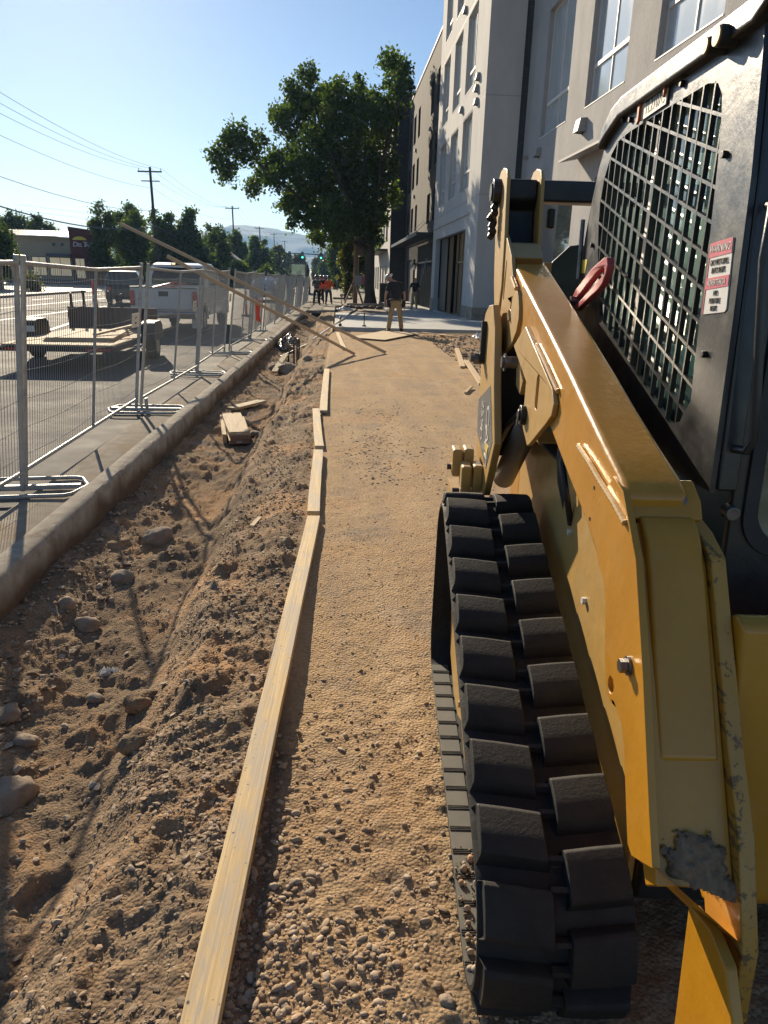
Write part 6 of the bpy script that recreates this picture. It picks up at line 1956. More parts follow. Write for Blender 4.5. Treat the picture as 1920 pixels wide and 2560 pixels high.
for k, (x, y, h, w, m, con, lab) in enumerate(BT):
    shrub = h < 3.5
    bg_tree(x, y, h, w, lab, m, 100 + k, 'shrub' if shrub else 'tree', con, 0.05 if (shrub or y > 90) else 0.25, per=(95 if y < 90 else 60) if not shrub else 60, leaf=0.22 if y < 90 else 0.32 if y < 130 else 0.45)
for k, (x, y, lab) in enumerate(((-25.6, 57, 'green clipped bush beside the stone column'), (-23.4, 59, 'yellow green bush right of the stone column'))):
    bg_tree(x, y, 1.3, 2.0, lab, 'leaf_warm', 300 + k, 'shrub', False, 0.02, per=60, leaf=0.14)

# ================================================================== RESTAURANT ACROSS THE STREET
pmat('tan_stucco', (0.34, 0.30, 0.22), (0.30, 0.265, 0.20), rough=0.9, scale=0.8)
pmat('maroon', (0.115, 0.018, 0.022), (0.09, 0.015, 0.018), rough=0.8, scale=1)
pmat('metal_roof', (0.60, 0.60, 0.57), rough=0.35, metal=0.4)
pmat('slate_blue', (0.06, 0.07, 0.10), rough=0.6)
emit_mat('lit_window', (0.75, 0.62, 0.40), 0.16)
R = thing('restaurant', 'tan and maroon fast food restaurant across the street', 'building', (-29.5, 85.0, -0.15))
MB().bb(-6.5, 0.75, 0, 9, 0, 4.85).build('tan_wall', 'tan_stucco', R)
MB().prism([(0.72, 0), (0.62, 4.9), (0.55, 5.95), (3.1, 5.65), (3.1, 0)], lambda u, v, t: (u, t, v), -0.35, 6.0).build('maroon_tower', 'maroon', R)
b = MB()
b.add([(-6.9, -0.9, 4.95), (0.60, -0.9, 4.95), (0.60, 1.8, 5.5), (-6.9, 1.8, 5.5), (-6.9, -0.9, 4.85), (0.60, -0.9, 4.85)], [(0, 1, 2, 3), (4, 5, 1, 0)])
rf = b.build('roof', 'metal_roof', R)
for k in range(26):
    x = -6.8 + k * 0.29
    MB().bar((x, -0.9, 4.99), (x, 1.8, 5.54), 0.04, 0.06).build('roof_seam', 'metal_roof', rf)
for x0, x1, z0, z1 in ((-1.75, 0.40, 0.9, 2.75), (1.10, 2.0, 0.7, 2.7), (-3.6, -2.2, 0.9, 2.75), (-5.4, -4.2, 0.4, 2.75)):
    yy = -0.42 if x0 > 0.6 else -0.06
    f = MB().bb(x0 - 0.08, x1 + 0.08, yy, yy + 0.04, z0 - 0.08, z1 + 0.08).build('window', 'frame_dark', R)
    MB().bb(x0, (x0 + x1) / 2 - 0.03, yy - 0.03, yy - 0.005, z0, z1).build('pane', 'lit_window', f)
    MB().bb((x0 + x1) / 2 + 0.03, x1, yy - 0.03, yy - 0.005, z0, z1).build('pane', 'lit_window', f)
MB().bb(-1.9, 0.55, -0.7, -0.08, 2.88, 3.15).build('awning', 'slate_blue', R)
for x in (-1.35, -0.45):
    MB().bb(x, x + 0.30, -0.03, 0.02, 3.95, 4.25).build('accent_tile', 'slate_blue', R)
MB().bb(-6.5, 3.1, -0.40, -0.36, 0.0, 0.5).build('plinth', 'slate_blue', R)
M = Matrix.Translation((1.35, -0.40, 4.15)) @ Matrix.Rotation(PI / 2, 4, 'X')
text_part('sign_letters', 'D', 0.72, 'decal_white', R, M @ Matrix.Translation((-0.15, 0.0, 0)), shear=0.15, extrude=0.03)
text_part('sign_letters', 'EL', 0.52, 'decal_white', R, M @ Matrix.Translation((0.37, -0.06, 0)), shear=0.15, extrude=0.03)
text_part('sign_letters', 'T', 0.72, 'decal_white', R, M @ Matrix.Translation((0.86, 0.0, 0)), shear=0.15, extrude=0.03)
text_part('sign_letters', 'ACO', 0.52, 'decal_white', R, M @ Matrix.Translation((1.48, -0.06, 0)), shear=0.15, extrude=0.03)
MB().prism([(1.7 + 0.75 * math.cos(t), 4.55 + 0.42 * math.sin(t)) for t in np.linspace(0.15, PI - 0.15, 14)], lambda u, v, t: (u, t, v), -0.42, -0.37).build('sign_sun', 'decal_yellow', R)
# pavilion with ribbed roof and stone column at the far left
pv_ = thing('pavilion', 'small shelter with ribbed grey roof on a stone column at the left edge', 'shelter', (-26.6, 60, -0.2))
b = MB()
b.add([(-3.0, -1.2, 2.2), (0.75, -1.2, 2.2), (0.75, 1.6, 2.2), (-3.0, 1.6, 2.2), (-1.8, 0.2, 3.4), (-0.6, 0.2, 3.4), (-3.0, -1.2, 2.08), (0.75, -1.2, 2.08)], [(0, 1, 5, 4), (1, 2, 5), (2, 3, 4, 5), (3, 0, 4), (6, 7, 1, 0)])
rf = b.build('roof', 'slate_blue', pv_)
for k in range(12):
    x = -2.9 + k * 0.31
    tx = -1.8 + 1.2 * k / 11
    MB().bar((x, -1.2, 2.22), (tx, 0.2, 3.42), 0.04, 0.05).build('roof_rib', 'slate_blue', rf)
for x in (-2.6, 0.2):
    MB().bb(x, x + 0.55, -0.3, 0.3, 0, 2.1).build('column', 'cobble', pv_, bevel=0.03)
# little house behind the boards
hs = thing('house', 'small grey gabled house half hidden behind the leaning boards', 'house', (-16.6, 112, -0.2))
MB().prism([(-2.2, 0), (-2.2, 3.4), (0, 4.9), (2.2, 3.4), (2.2, 0)], lambda u, v, t: (u, t, v), 0, 6).build('wall', pmat('house_grey', (0.12, 0.13, 0.14), rough=0.8), hs)
MB().bar((-2.4, -0.15, 3.3), (0, -0.15, 4.98), 0.25, 0.16).bar((2.4, -0.15, 3.3), (0, -0.15, 4.98), 0.25, 0.16).build('gable_trim', 'decal_white', hs)
w_ = MB().bb(-0.5, 0.5, -0.05, 0.0, 1.2, 2.4).build('window', 'frame_white', hs)
MB().bb(-0.4, 0.4, -0.07, -0.052, 1.28, 2.32).build('pane', 'window_glass', w_)

# ================================================================== POLES, WIRES, SIGNALS
pmat('pole_wood', (0.085, 0.062, 0.045), (0.055, 0.042, 0.033), rough=0.9, scale=3, stretch=(5, 5, 0.4))
pmat('new_post_wood', (0.26, 0.17, 0.10), (0.20, 0.13, 0.08), rough=0.85, scale=3, stretch=(6, 6, 0.5))
pmat('cable', (0.02, 0.02, 0.02), rough=0.5)
UP = [(-20.6, 28, 12.6), (-20.45, 88, 12.5), (-20.0, 150, 13.8), (-21.2, 212, 13.8), (-22.3, 272, 15.2), (-22.6, 330, 15.2)]
NAMES = ['', 'nearest and tallest utility pole with two crossarms', 'second utility pole along the street', 'third utility pole, thin above the dark trees', 'fourth utility pole against the hills', 'farthest utility pole against the hills']
for k, (x, y, h) in enumerate(UP):
    if k == 0:
        continue
    o = thing('utility_pole', NAMES[k], 'utility pole', (x, y, -0.4), 0, 'utility poles across the street', rot=(0, RAD(-0.8), 0))
    MB().cyl((0, 0, 0), (0, 0, h + 0.2), 0.19, 0.13, n=12).build('shaft', 'pole_wood', o, smooth=True)
    ca = MB().bb(-1.35, 1.25, -0.06, 0.06, h - 0.32, h - 0.18).build('crossarm', 'pole_wood', o)
    if k == 1:
        MB().bb(-1.05, 0.95, -0.06, 0.06, h - 1.25, h - 1.15).build('crossarm', 'pole_wood', o)
    for xx in (-1.25, -0.0, 1.15):
        MB().cyl((xx, 0, h - 0.18), (xx, 0, h + 0.08), 0.04, n=8).build('insulator', 'vent_metal', o)
def wire(p0, p1, sag, r, label):
    P = []
    for i in range(25):
        t = i / 24
        P.append(Vector(p0).lerp(Vector(p1), t) - Vector((0, 0, sag * 4 * t * (1 - t))))
    o = MB().tube(P, r, 5).build('overhead_wire', 'cable', smooth=True)
    tag(o, label, 'wire', 'overhead wires')
WN = ['left line', 'middle line', 'right line']
for k in range(len(UP) - 1):
    a, c = UP[k], UP[k + 1]
    for j, xx in enumerate((-1.25, 0.0, 1.15)):
        wire((a[0] + xx, a[1], a[2] - 0.35), (c[0] + xx, c[1], c[2] - 0.35), 1.3, 0.014, WN[j] + ' of the top power lines, ' + ORD[k] + ' span from the camera')
    wire((a[0], a[1], a[2] - 2.3), (c[0], c[1], c[2] - 2.3), 1.2, 0.014, 'single middle wire, ' + ORD[k] + ' span from the camera')
    wire((a[0], a[1], a[2] - 4.6), (c[0], c[1], c[2] - 4.6), 1.3, 0.02, 'lower wire, ' + ORD[k] + ' span from the camera')
    wire((a[0] + 0.1, a[1], a[2] - 5.9 - (0.3 if k else 0)), (c[0] + 0.1, c[1], c[2] - 6.2), 1.7, 0.045 if k == 0 else 0.03, 'thick sagging cable, lowest on the poles, ' + ORD[k] + ' span from the camera')
wire((-60, 150, 12.6), (12, 230, 12.2), 1.0, 0.02, 'upper wire crossing the street at right angles')
wire((-60, 150, 11.6), (12, 230, 11.2), 1.0, 0.02, 'lower wire crossing the street at right angles')
# street lamp by the restaurant
o = thing('street_lamp', 'tall dark street lamp with short arm beside the restaurant', 'street lamp', (-26.2, 86.5, -0.2))
MB().cyl((0, 0, 0), (-0.05, 0, 7.75), 0.13, 0.10, n=10).build('pole', 'dark_metal', o, smooth=True)
MB().bb(-0.05, 0.35, -0.05, 0.05, 7.62, 7.70).build('arm', 'dark_metal', o)
MB().bb(0.3, 1.1, -0.15, 0.15, 7.60, 7.70).build('lamp_head', 'dark_metal', o, bevel=0.02)
# traffic signals
def signal_head(parent, x, y, z, lit):
    h = MB().bb(x - 0.24, x + 0.24, y, y + 0.25, z - 0.62, z + 0.62).build('signal_head', 'decal_black', parent, bevel=0.03)
    for k, dz in enumerate((0.40, 0.0, -0.40)):
        m = 'signal_green' if (lit and k == 2) else 'decal_grey'
        MB().cyl((x, y - 0.012, z + dz), (x, y + 0.01, z + dz), 0.13, n=16).build('lens', m, h)
        b = MB()
        b.tube([(x + 0.15 * math.cos(t), y - 0.10, z + dz + 0.15 * math.sin(t)) for t in np.linspace(0, PI, 9)], 0.02, 4)
        b.build('visor', 'decal_black', h)
    return h
sg = thing('traffic_signal', 'traffic signal arm with green lights and street name sign over the crossing', 'traffic signal', (1.55, 150, -0.3))
MB().cyl((0, 0, 0), (0, 0, 6.6), 0.20, 0.15, n=12).build('pole', 'dark_metal', sg, smooth=True)
MB().cyl((0, 0, 5.55), (-11.1, 0, 5.75), 0.13, 0.07, n=10).build('mast_arm', 'dark_metal', sg, smooth=True)
signal_head(sg, -11.0, -0.2, 5.45, False)
signal_head(sg, -8.5, -0.2, 5.45, True)
signal_head(sg, -4.9, -0.2, 5.45, True)
MB().bb(-4.4, -3.7, -0.1, -0.06, 5.1, 5.85).build('turn_sign', 'decal_white', sg)
MB().tube([(-4.2, -0.13, 5.2), (-4.2, -0.13, 5.5), (-4.1, -0.13, 5.62), (-3.9, -0.13, 5.66)], 0.05, 5).build('turn_arrow', 'decal_black', sg)
nb = MB().bb(-3.2, -1.3, -0.1, -0.06, 5.15, 5.65).build('name_sign', pmat('sign_green', (0.01, 0.20, 0.10), rough=0.4), sg)
text_part('name_text', 'ORCHARD', 0.40, 'decal_white', nb, Matrix.Translation((-2.25, -0.115, 5.4)) @ Matrix.Rotation(PI / 2, 4, 'X'), sx=0.85, extrude=0.004)
h = signal_head(sg, 0.0, -0.45, 3.0, False)
MB().cyl((0.0, -0.47, 3.05), (0.0, -0.44, 3.05), 0.12, n=14).build('lens', 'signal_green', h)
s2 = thing('traffic_signal', 'unlit traffic signal arm reaching from the left behind the boards', 'traffic signal', (-24.6, 135, -0.3))
MB().cyl((0, 0, 0), (0, 0, 5.8), 0.24, 0.18, n=12).build('pole', 'dark_metal', s2, smooth=True)
MB().tube([(0, 0, 4.6), (2.5, 0, 5.3), (5, 0, 5.7), (12.2, 0, 5.85)], 0.12, 8, radii=[0.15, 0.13, 0.11, 0.08]).build('mast_arm', 'dark_metal', s2, smooth=True)
signal_head(s2, 12.2, -0.2, 5.6, False)
MB().bb(3.0, 5.8, -0.2, -0.15, 5.15, 5.65).build('name_sign', 'vent_metal', s2)
signal_head(s2, 0.0, -0.4, 4.4, False)
# yellow warning sign
ws = thing('warning_sign', 'yellow diamond warning sign with arrow beyond the workers', 'sign', (-0.1, 86, -0.3))
MB().bar((0, 0, 0), (0, 0, 1.9), 0.06, 0.05).build('post', 'vent_metal', ws)
pl_ = MB().prism([(0, 1.38), (0.30, 1.72), (0, 2.06), (-0.30, 1.72)], lambda u, v, t: (u, t, v), -0.06, -0.03).build('panel', 'decal_yellow', ws)
MB().bb(-0.02, 0.03, -0.07, -0.061, 1.55, 1.85).bar((0.005, -0.066, 1.87), (-0.09, -0.066, 1.75), 0.01, 0.04, up=(0, 1, 0)).build('arrow', 'decal_black', pl_)
# dark lamp post in the walk
o = thing('street_lamp', 'slim black post rising from the walk beside the young tree', 'street lamp', (0.72, 67.5, -0.25))
MB().cyl((0, 0, 0), (0, 0, 9.0), 0.13, 0.09, n=12).build('pole', 'dark_metal', o, smooth=True)
MB().cyl((0, 0, 0), (0, 0, 0.35), 0.22, 0.17, n=12).build('base', 'dark_metal', o)
# wooden temporary power pole with meter boxes
o = thing('power_post', 'brown wooden post with electrical boxes in front of the big tree', 'utility pole', (1.22, 53.4, -0.25))
MB().cyl((0, 0, 0), (0.06, 0, 7.2), 0.16, 0.14, n=12).build('post', 'new_post_wood', o, smooth=True)
MB().bar((-0.75, -0.1, 0.0), (-0.12, 0, 1.5), 0.14, 0.09).bar((0.55, -0.3, 0.0), (0.10, 0, 1.3), 0.12, 0.08).build('brace', 'new_post_wood', o)
MB().bb(-0.02, 0.46, -0.42, -0.17, 1.25, 1.92).build('meter_box', 'vent_metal', o, bevel=0.015)
MB().bb(0.12, 0.52, -0.34, -0.16, 3.2, 3.75).build('junction_box', pmat('box_brown', (0.16, 0.12, 0.09), rough=0.6), o, bevel=0.015)
MB().prism(rrect(-0.02, 0.40, 4.62, 4.98, 0.08), lambda u, v, t: (u, t, v), -0.24, -0.18).build('antenna_panel', 'decal_white', o, bevel=0.01)
MB().cyl((0.20, -0.19, 1.9), (0.20, -0.19, 4.4), 0.025, n=8).build('conduit', 'vent_metal', o)
MB().tube([(0.05, -0.3, 1.25), (0.10, -0.35, 0.75), (0.35, -0.35, 0.55), (0.60, -0.35, 0.75), (0.62, -0.3, 1.2)], 0.02, 6).build('cable_loop', 'decal_white', o, smooth=True)
MB().bb(0.47, 0.75, -0.35, -0.16, 1.3, 1.85).build('red_panel', 'decal_red', o)
MB().bb(-0.10, 0.0, -0.25, -0.15, 4.2, 4.38).bb(0.18, 0.32, -0.24, -0.16, 3.98, 4.12).build('small_fitting', 'decal_white', o)
# rubble, planters and equipment round the tree
o = thing('equipment_box', 'dark utility cabinet on the ground behind the big tree', 'cabinet', (4.05, 58, -0.25))
MB().bb(-0.85, 0.85, -0.5, 0.5, 0, 1.35).build('body', 'decal_black', o, bevel=0.04)
MB().bb(-0.9, 0.9, -0.55, 0.55, 1.352, 1.43).build('lid', 'vent_metal', o, bevel=0.02)
for k, (x, y, sx, h) in enumerate(((1.9, 49.0, 2.6, 0.14), (3.6, 49.5, 1.5, 0.2), (0.4, 61.0, 1.6, 0.15), (1.0, 72.0, 1.6, 0.15))):
    b = MB()
    b.bb(-sx / 2, sx / 2, -0.08, 0.08, 0, h).bb(-sx / 2, -sx / 2 + 0.16, 0.08, 3.0, 0, h)
    o2 = b.build('planter_edge', 'concrete', bevel=0.01)
    o2.location = (x, y, -0.22)
    tag(o2, ORD[k] + ' low concrete planter edge along the walk, from the camera', 'edging', 'planter edges')
tarp(0.35, 44.6, 0.7, 0.4, 0.18, 'bent white pipe piece lying by the power post', 15, 'decal_white', 'pipe_wrap', 'pipe').location.z = -0.30
for k in range(9):
    rock(0.5 + 0.42 * k, 47.6 + 0.5 * math.sin(k * 2.3), 0.18 + 0.04 * (k % 3), 0.2, 0.10 + 0.02 * (k % 2), ORD[k] + ' dirt lump in the planting strip before the big tree, from the left', 60 + k, mat='mulch').location.z = -0.26
for k in range(8):
    y = 30 + 4.2 * k
    rock(-1.78 + 0.02 * k, y, 0.16, 0.55, 0.10, ORD[k] + ' pile of broken concrete along the fence foot beyond the trench, from the camera', 80 + k).location.z = -0.2
# ================================================================== PEOPLE
pmat('skin', (0.42, 0.24, 0.17), (0.36, 0.20, 0.14), rough=0.6, scale=20)
pmat('shirt_black', (0.014, 0.015, 0.018), (0.022, 0.023, 0.026), rough=0.9, scale=14, bump=0.008, bscale=14)
pmat('shirt_orange', (0.85, 0.10, 0.02), (0.75, 0.08, 0.015), rough=0.8, scale=10, bump=0.01, bscale=12)
pmat('shirt_grey', (0.07, 0.07, 0.065), (0.10, 0.095, 0.085), rough=0.9, scale=8, bump=0.008, bscale=14)
pmat('vest_yellow', (0.55, 0.62, 0.06), rough=0.7)
pmat('khaki', (0.36, 0.27, 0.15), (0.29, 0.215, 0.12), rough=0.9, scale=12, bump=0.012, bscale=12)
pmat('jeans', (0.022, 0.032, 0.055), (0.03, 0.045, 0.075), rough=0.9, scale=14, bump=0.008, bscale=14)
pmat('black_trousers', (0.012, 0.012, 0.014), rough=0.9, bump=0.008, bscale=14)
pmat('boot', (0.05, 0.035, 0.025), rough=0.7)
pmat('hat_white', (0.70, 0.70, 0.68), rough=0.35, coat=0.3)
pmat('hat_dark', (0.03, 0.03, 0.035), rough=0.35, coat=0.3)
pmat('hair', (0.03, 0.02, 0.014), rough=0.7)
pmat('eye_white', (0.7, 0.7, 0.68), rough=0.3)

def skin_obj(name, V, E, Rr, mat, parent, sub=2, root=0):
    me = bpy.data.meshes.new(name)
    me.from_pydata([tuple(v) for v in V], E, [])
    o = place(name, me, mat, parent)
    sk = o.modifiers.new('skin', 'SKIN')
    sk.use_smooth_shade = True
    me.skin_vertices[0].data
    for i, r in enumerate(Rr):
        sv = me.skin_vertices[0].data[i]
        sv.radius = (r, r) if not isinstance(r, tuple) else r
        sv.use_root = (i == root)
    ss_ = o.modifiers.new('sub', 'SUBSURF')
    ss_.levels = sub
    ss_.render_levels = sub
    return o

class Fig:
    """Joint graph: named points with radii, joined by edges."""
    def __init__(s):
        s.n, s.V, s.R, s.E = {}, [], [], []
    def p(s, name, v, r, to=None):
        s.n[name] = len(s.V)
        s.V.append(Vector(v))
        s.R.append(r)
        if to:
            s.E.append((s.n[to], s.n[name]))
        return s

def person(label, loc, rz, J, shirt, pants, hat, group='workers on the site', long_sleeve=False, belt=False, vest=None, scale=1.0):
    """J: joint positions (x right, y facing, z up) for a 1.78 m body."""
    root = thing('person', label, 'person', loc, rz, group)
    root.scale = (scale,) * 3
    g = Fig()
    g.p('pelvis', J['pelvis'], (0.135, 0.105))
    g.p('waist', J['waist'], (0.125, 0.095), 'pelvis')
    g.p('chest', J['chest'], (0.155, 0.110), 'waist')
    g.p('neckbase', J['neckbase'], (0.095, 0.08), 'chest')
    g.p('neck', J['neck'], 0.052, 'neckbase')
    hd = (Vector(J['head']) - Vector(J['neck'])).normalized()
    fw = Vector(J.get('face', (0, 1, 0)))
    fw = (fw - hd * fw.dot(hd)).normalized()
    H = Vector(J['head'])
    g.p('jaw', H - hd * 0.055 + fw * 0.02, 0.066, 'neck')
    g.p('mid', H + hd * 0.02, 0.088, 'jaw')
    g.p('crown', H + hd * 0.085, 0.072, 'mid')
    g.p('nose', H - hd * 0.005 + fw * 0.105, 0.013, 'mid')
    rt = hd.cross(fw)
    for s_, nm in ((-1, 'earL'), (1, 'earR')):
        g.p(nm, H + rt * s_ * -0.092 - fw * 0.01, (0.012, 0.022), 'mid')
    for s_ in ('L', 'R'):
        g.p('hip' + s_, J['hip' + s_], 0.092, 'pelvis')
        g.p('knee' + s_, J['knee' + s_], 0.058, 'hip' + s_)
        g.p('calf' + s_, Vector(J['knee' + s_]).lerp(Vector(J['ank' + s_]), 0.35), 0.056, 'knee' + s_)
        g.p('ank' + s_, J['ank' + s_], 0.038, 'calf' + s_)
        g.p('toe' + s_, J['toe' + s_], (0.042, 0.03), 'ank' + s_)
        g.p('sh' + s_, J['sh' + s_], 0.062, 'neckbase')
        g.p('el' + s_, J['el' + s_], 0.043, 'sh' + s_)
        g.p('fore' + s_, Vector(J['el' + s_]).lerp(Vector(J['wr' + s_]), 0.3), 0.042, 'el' + s_)
        g.p('wr' + s_, J['wr' + s_], 0.028, 'fore' + s_)
        w, e = Vector(J['wr' + s_]), Vector(J['el' + s_])
        d = (w - e).normalized()
        sd = d.cross(Vector((1, 0, 0)))
        sd = Vector((0, 1, 0)) if sd.length < 0.1 else sd.normalized()
        inw = d.cross(sd).normalized()
        if inw.x * (1 if s_ == 'R' else -1) > 0:
            inw = -inw
        g.p('palm' + s_, w + d * 0.075, (0.022, 0.038), 'wr' + s_)
        for k, ln in enumerate((0.070, 0.080, 0.076, 0.060)):
            b0 = w + d * 0.095 + sd * (0.030 - 0.020 * k)
            g.p('f%d' % k + s_, b0 + d * ln * 0.5, 0.0095, 'palm' + s_)
            g.p('g%d' % k + s_, b0 + d * ln * 0.85 + inw * 0.028, 0.0085, 'f%d' % k + s_)
        t0 = w + d * 0.04 + sd * 0.045
        g.p('t0' + s_, t0 + d * 0.01, 0.011, 'palm' + s_)
        g.p('t1' + s_, t0 + d * 0.05 + inw * 0.012, 0.010, 't0' + s_)
    skin_obj('body', g.V, g.E, g.R, 'skin', root, 2)
    for s_ in (-1, 1):
        eb = MB()
        c = H + hd * 0.012 + fw * 0.083 + rt * s_ * 0.032
        eb.cyl(c - fw * 0.006, c + fw * 0.004, 0.011, n=10)
        eb.build('eye', 'eye_white', root)
    c = H - hd * 0.052 + fw * 0.086
    MB().bar(c - rt * 0.022, c + rt * 0.022, 0.008, 0.008).build('mouth', 'decal_red', root)
    # shirt over the torso and sleeves
    t = Fig()
    t.p('hem', Vector(J['pelvis']) - Vector((0, 0, 0.02)), (0.178, 0.140))
    t.p('waist', J['waist'], (0.170, 0.130), 'hem')
    t.p('chest', J['chest'], (0.190, 0.138), 'waist')
    t.p('neckbase', Vector(J['neckbase']) + Vector((0, 0, 0.0)), (0.120, 0.10), 'chest')
    t.p('collar', Vector(J['neckbase']).lerp(Vector(J['neck']), 0.6), 0.068, 'neckbase')
    for s_ in ('L', 'R'):
        t.p('sh' + s_, J['sh' + s_], 0.085, 'neckbase')
        m = 0.75 if not long_sleeve else 1.0
        t.p('sl' + s_, Vector(J['sh' + s_]).lerp(Vector(J['el' + s_]), m), 0.070 if not long_sleeve else 0.062, 'sh' + s_)
        if long_sleeve:
            t.p('cf' + s_, Vector(J['el' + s_]).lerp(Vector(J['wr' + s_]), 0.95), 0.045, 'sl' + s_)
    skin_obj('shirt', t.V, t.E, t.R, shirt, root, 2)
    if vest:
        v = Fig()
        v.p('a', Vector(J['pelvis']), (0.186, 0.148))
        v.p('b', J['waist'], (0.178, 0.138), 'a')
        v.p('c', J['chest'], (0.20, 0.15), 'b')
        v.p('d', Vector(J['neckbase']), (0.13, 0.11), 'c')
        skin_obj('vest', v.V, v.E, v.R, vest, root, 2)
    # trousers
    k = Fig()
    k.p('belt', Vector(J['pelvis']).lerp(Vector(J['waist']), 0.35), (0.152, 0.122))
    k.p('seat', Vector(J['pelvis']) - Vector((0, 0, 0.05)), (0.165, 0.138), 'belt')
    for s_ in ('L', 'R'):
        k.p('hip' + s_, Vector(J['hip' + s_]) - Vector((0, 0, 0.06)), 0.105, 'seat')
        k.p('th' + s_, Vector(J['hip' + s_]).lerp(Vector(J['knee' + s_]), 0.55), 0.094, 'hip' + s_)
        k.p('kn' + s_, J['knee' + s_], 0.080, 'th' + s_)
        k.p('ca' + s_, Vector(J['knee' + s_]).lerp(Vector(J['ank' + s_]), 0.5), 0.077, 'kn' + s_)
        k.p('cu' + s_, Vector(J['ank' + s_]) + Vector((0, 0, 0.005)), 0.075, 'ca' + s_)
    skin_obj('trousers', k.V, k.E, k.R, pants, root, 2)
    for s_ in ('L', 'R'):
        a, b = Vector(J['ank' + s_]), Vector(J['toe' + s_])
        d = b - a
        d.z = 0
        f = Fig()
        f.p('heel', (a.x - d.x * 0.25, a.y - d.y * 0.25, b.z + 0.005), (0.046, 0.042))
        f.p('mid', ((a.x + b.x) / 2, (a.y + b.y) / 2, b.z + 0.008), (0.05, 0.042), 'heel')
        f.p('toe', (b.x, b.y, b.z), (0.048, 0.034), 'mid')
        f.p('top', (a.x, a.y, a.z + 0.04), 0.052, 'heel')
        skin_obj('boot', f.V, f.E, f.R, 'boot', root, 1)
    # hard hat: dome, brim, ridge
    if hat:
        M = Matrix((rt, fw, hd)).transposed()
        rings = []
        for z, r in ((0.0, 0.132), (0.012, 0.128), (0.045, 0.122), (0.08, 0.104), (0.11, 0.070), (0.125, 0.02)):
            rings.append([H + hd * 0.035 + M @ Vector((r * 0.92 * math.cos(a), r * 1.1 * math.sin(a), z)) for a in np.linspace(0, 2 * PI, 21)[:-1]])
        ho = MB().loft(rings).build('hard_hat', hat, root, smooth=True)
        br = [[H + hd * (0.035 + dz) + M @ Vector((r * 0.92 * math.cos(a), r * 1.12 * math.sin(a) + (0.035 if math.sin(a) > 0.3 else 0), 0)) for a in np.linspace(0, 2 * PI, 21)[:-1]] for r, dz in ((0.12, 0.008), (0.150, 0.0), (0.150, -0.006), (0.12, 0.0))]
        MB().loft(br, caps=False).build('brim', hat, ho, smooth=True)
        if hat == 'hat_white':
            rr2 = [[H + hd * 0.035 + M @ Vector((sx * 0.026, 1.1 * r * s2, z + 0.006)) for sx in (-1, 1)] for z, r, s2 in ((0.03, 0.128, -1), (0.085, 0.104, -1), (0.124, 0.05, -1), (0.134, 0.0, 1), (0.124, 0.05, 1), (0.085, 0.104, 1))]
            q_ = MB()
            for i in range(len(rr2) - 1):
                q_.add(rr2[i] + rr2[i + 1], [(0, 1, 3, 2)])
            q_.build('hat_stripe', 'hat_dark', ho)
            rg = []
            for z, r in ((0.012, 0.131), (0.040, 0.126)):
                rg.append([H + hd * 0.035 + M @ Vector((r * 0.93 * math.cos(a), r * 1.11 * math.sin(a), z)) for a in np.linspace(0, 2 * PI, 21)[:-1]])
            MB().loft(rg, caps=False).build('hat_band', 'hat_dark', ho, smooth=True)
    else:
        f = Fig()
        f.p('a', H + hd * 0.05 - fw * 0.02, 0.088)
        f.p('b', H + hd * 0.10, 0.07, 'a')
        skin_obj('hair', f.V, f.E, f.R, 'hair', root, 2)
    if belt:
        P = Vector(J['pelvis']).lerp(Vector(J['waist']), 0.2)
        ring = [P + Vector((0.180 * math.cos(a), 0.145 * math.sin(a), 0)) for a in np.linspace(0, 2 * PI, 25)[:-1]]
        bo = MB().tube(ring, 0.022, 6, closed=True).build('tool_belt', 'boot', root, smooth=True)
        for s_, dy in ((-1, -0.02), (1, 0.02)):
            MB().box(P + Vector((s_ * 0.235, dy, -0.12)), (0.11, 0.20, 0.22), Euler((0, s_ * 0.12, 0)).to_matrix()).build('pouch', 'shirt_black', bo, bevel=0.025, seg=3)
        MB().cyl(P + Vector((0.27, -0.05, -0.30)), P + Vector((0.25, -0.03, 0.02)), 0.016).build('hammer_handle', 'clean_wood', bo)
    return root

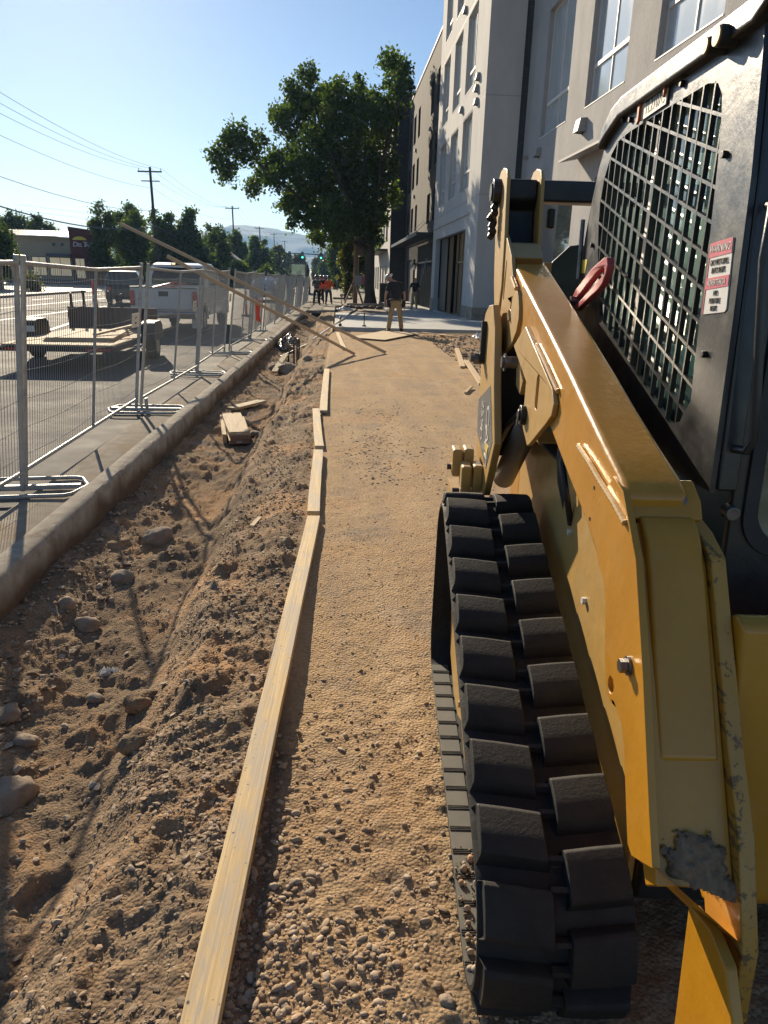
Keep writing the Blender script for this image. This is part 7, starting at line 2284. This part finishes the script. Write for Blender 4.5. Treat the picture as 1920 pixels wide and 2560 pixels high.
def stand(dx=0.0, stride=0.06, arm_out=0.10, lean=0.0, head_dn=0.0, el_fw=0.0, head_side=0.0, spread=0.10):
    z = 0
    J = dict(pelvis=(0, 0, 0.95), waist=(0, lean * 0.25, 1.10), chest=(0, lean * 0.7, 1.30), neckbase=(0, lean * 1.0, 1.45), neck=(head_side * 0.25, lean * 1.1 + head_dn * 0.25, 1.53 - abs(head_dn) * 0.06),
             head=(head_side, lean * 1.2 + head_dn, 1.635 - abs(head_dn) * 0.35), face=(head_side * 0.8, 1 - abs(head_dn) * 2.2, -abs(head_dn) * 4))
    for s, S_ in ((-1, 'L'), (1, 'R')):
        st_ = stride * s
        J['hip' + S_] = (s * 0.095, 0, 0.90)
        J['knee' + S_] = (s * (0.10 + spread * 0.35), st_ * 0.8 + 0.02, 0.49)
        J['ank' + S_] = (s * (0.10 + spread * 0.7), st_, 0.09)
        J['toe' + S_] = (s * (0.12 + spread * 0.9), st_ + 0.16, 0.035)
        J['sh' + S_] = (s * 0.185, lean * 0.95, 1.41)
        J['el' + S_] = (s * (0.235 + arm_out), lean * 0.8 + el_fw * 0.3, 1.13)
        J['wr' + S_] = (s * (0.250 + arm_out), lean * 0.8 + el_fw, 0.90)
    return J
J = stand(stride=0.05, arm_out=0.06, lean=0.16, head_dn=0.13, head_side=-0.17, spread=0.16, el_fw=0.05)
J['neck'] = (-0.07, 0.22, 1.50)
J['head'] = (-0.17, 0.28, 1.585)
J['face'] = (-0.75, 0.5, -0.45)
person('worker in black shirt khaki trousers and striped white hard hat, looking down', (1.78, 23.0, 0.0), RAD(4), J, 'shirt_black', 'khaki', 'hat_white', belt=True)
J = stand(stride=0.10, arm_out=0.05, el_fw=0.18)
J['wrR'] = (0.34, 0.25, 1.05)
person('worker in bright orange long sleeved shirt walking away', (-0.60, 49.5, -0.19), RAD(-6), J, 'shirt_orange', 'jeans', 'hat_dark', long_sleeve=True)
J = stand(stride=0.12, arm_out=0.02, el_fw=0.28)
J['wrL'] = (-0.10, 0.26, 1.15)
person('worker in dark grey shirt and black trousers, left of the orange shirt', (-1.33, 47.3, -0.17), RAD(-4), J, 'shirt_grey', 'black_trousers', 'hat_dark')
J = stand(stride=0.08, arm_out=0.05, el_fw=0.10)
person('worker half hidden behind the grey shirted man', (-1.12, 50.2, -0.19), RAD(4), J, 'shirt_black', 'black_trousers', 'hat_dark', vest='orange_vinyl')
person('worker in yellow vest farthest down the sidewalk', (-1.02, 57.0, -0.21), RAD(0), J, 'shirt_grey', 'jeans', 'hat_dark', vest='vest_yellow')
J = stand(stride=0.10, arm_out=0.07, el_fw=0.06)
J['wrR'] = (0.36, 0.22, 1.12)
person('bareheaded man in black shirt and grey trousers by the storefront', (4.50, 44.0, -0.135), RAD(8), J, 'shirt_black', 'khaki', None)
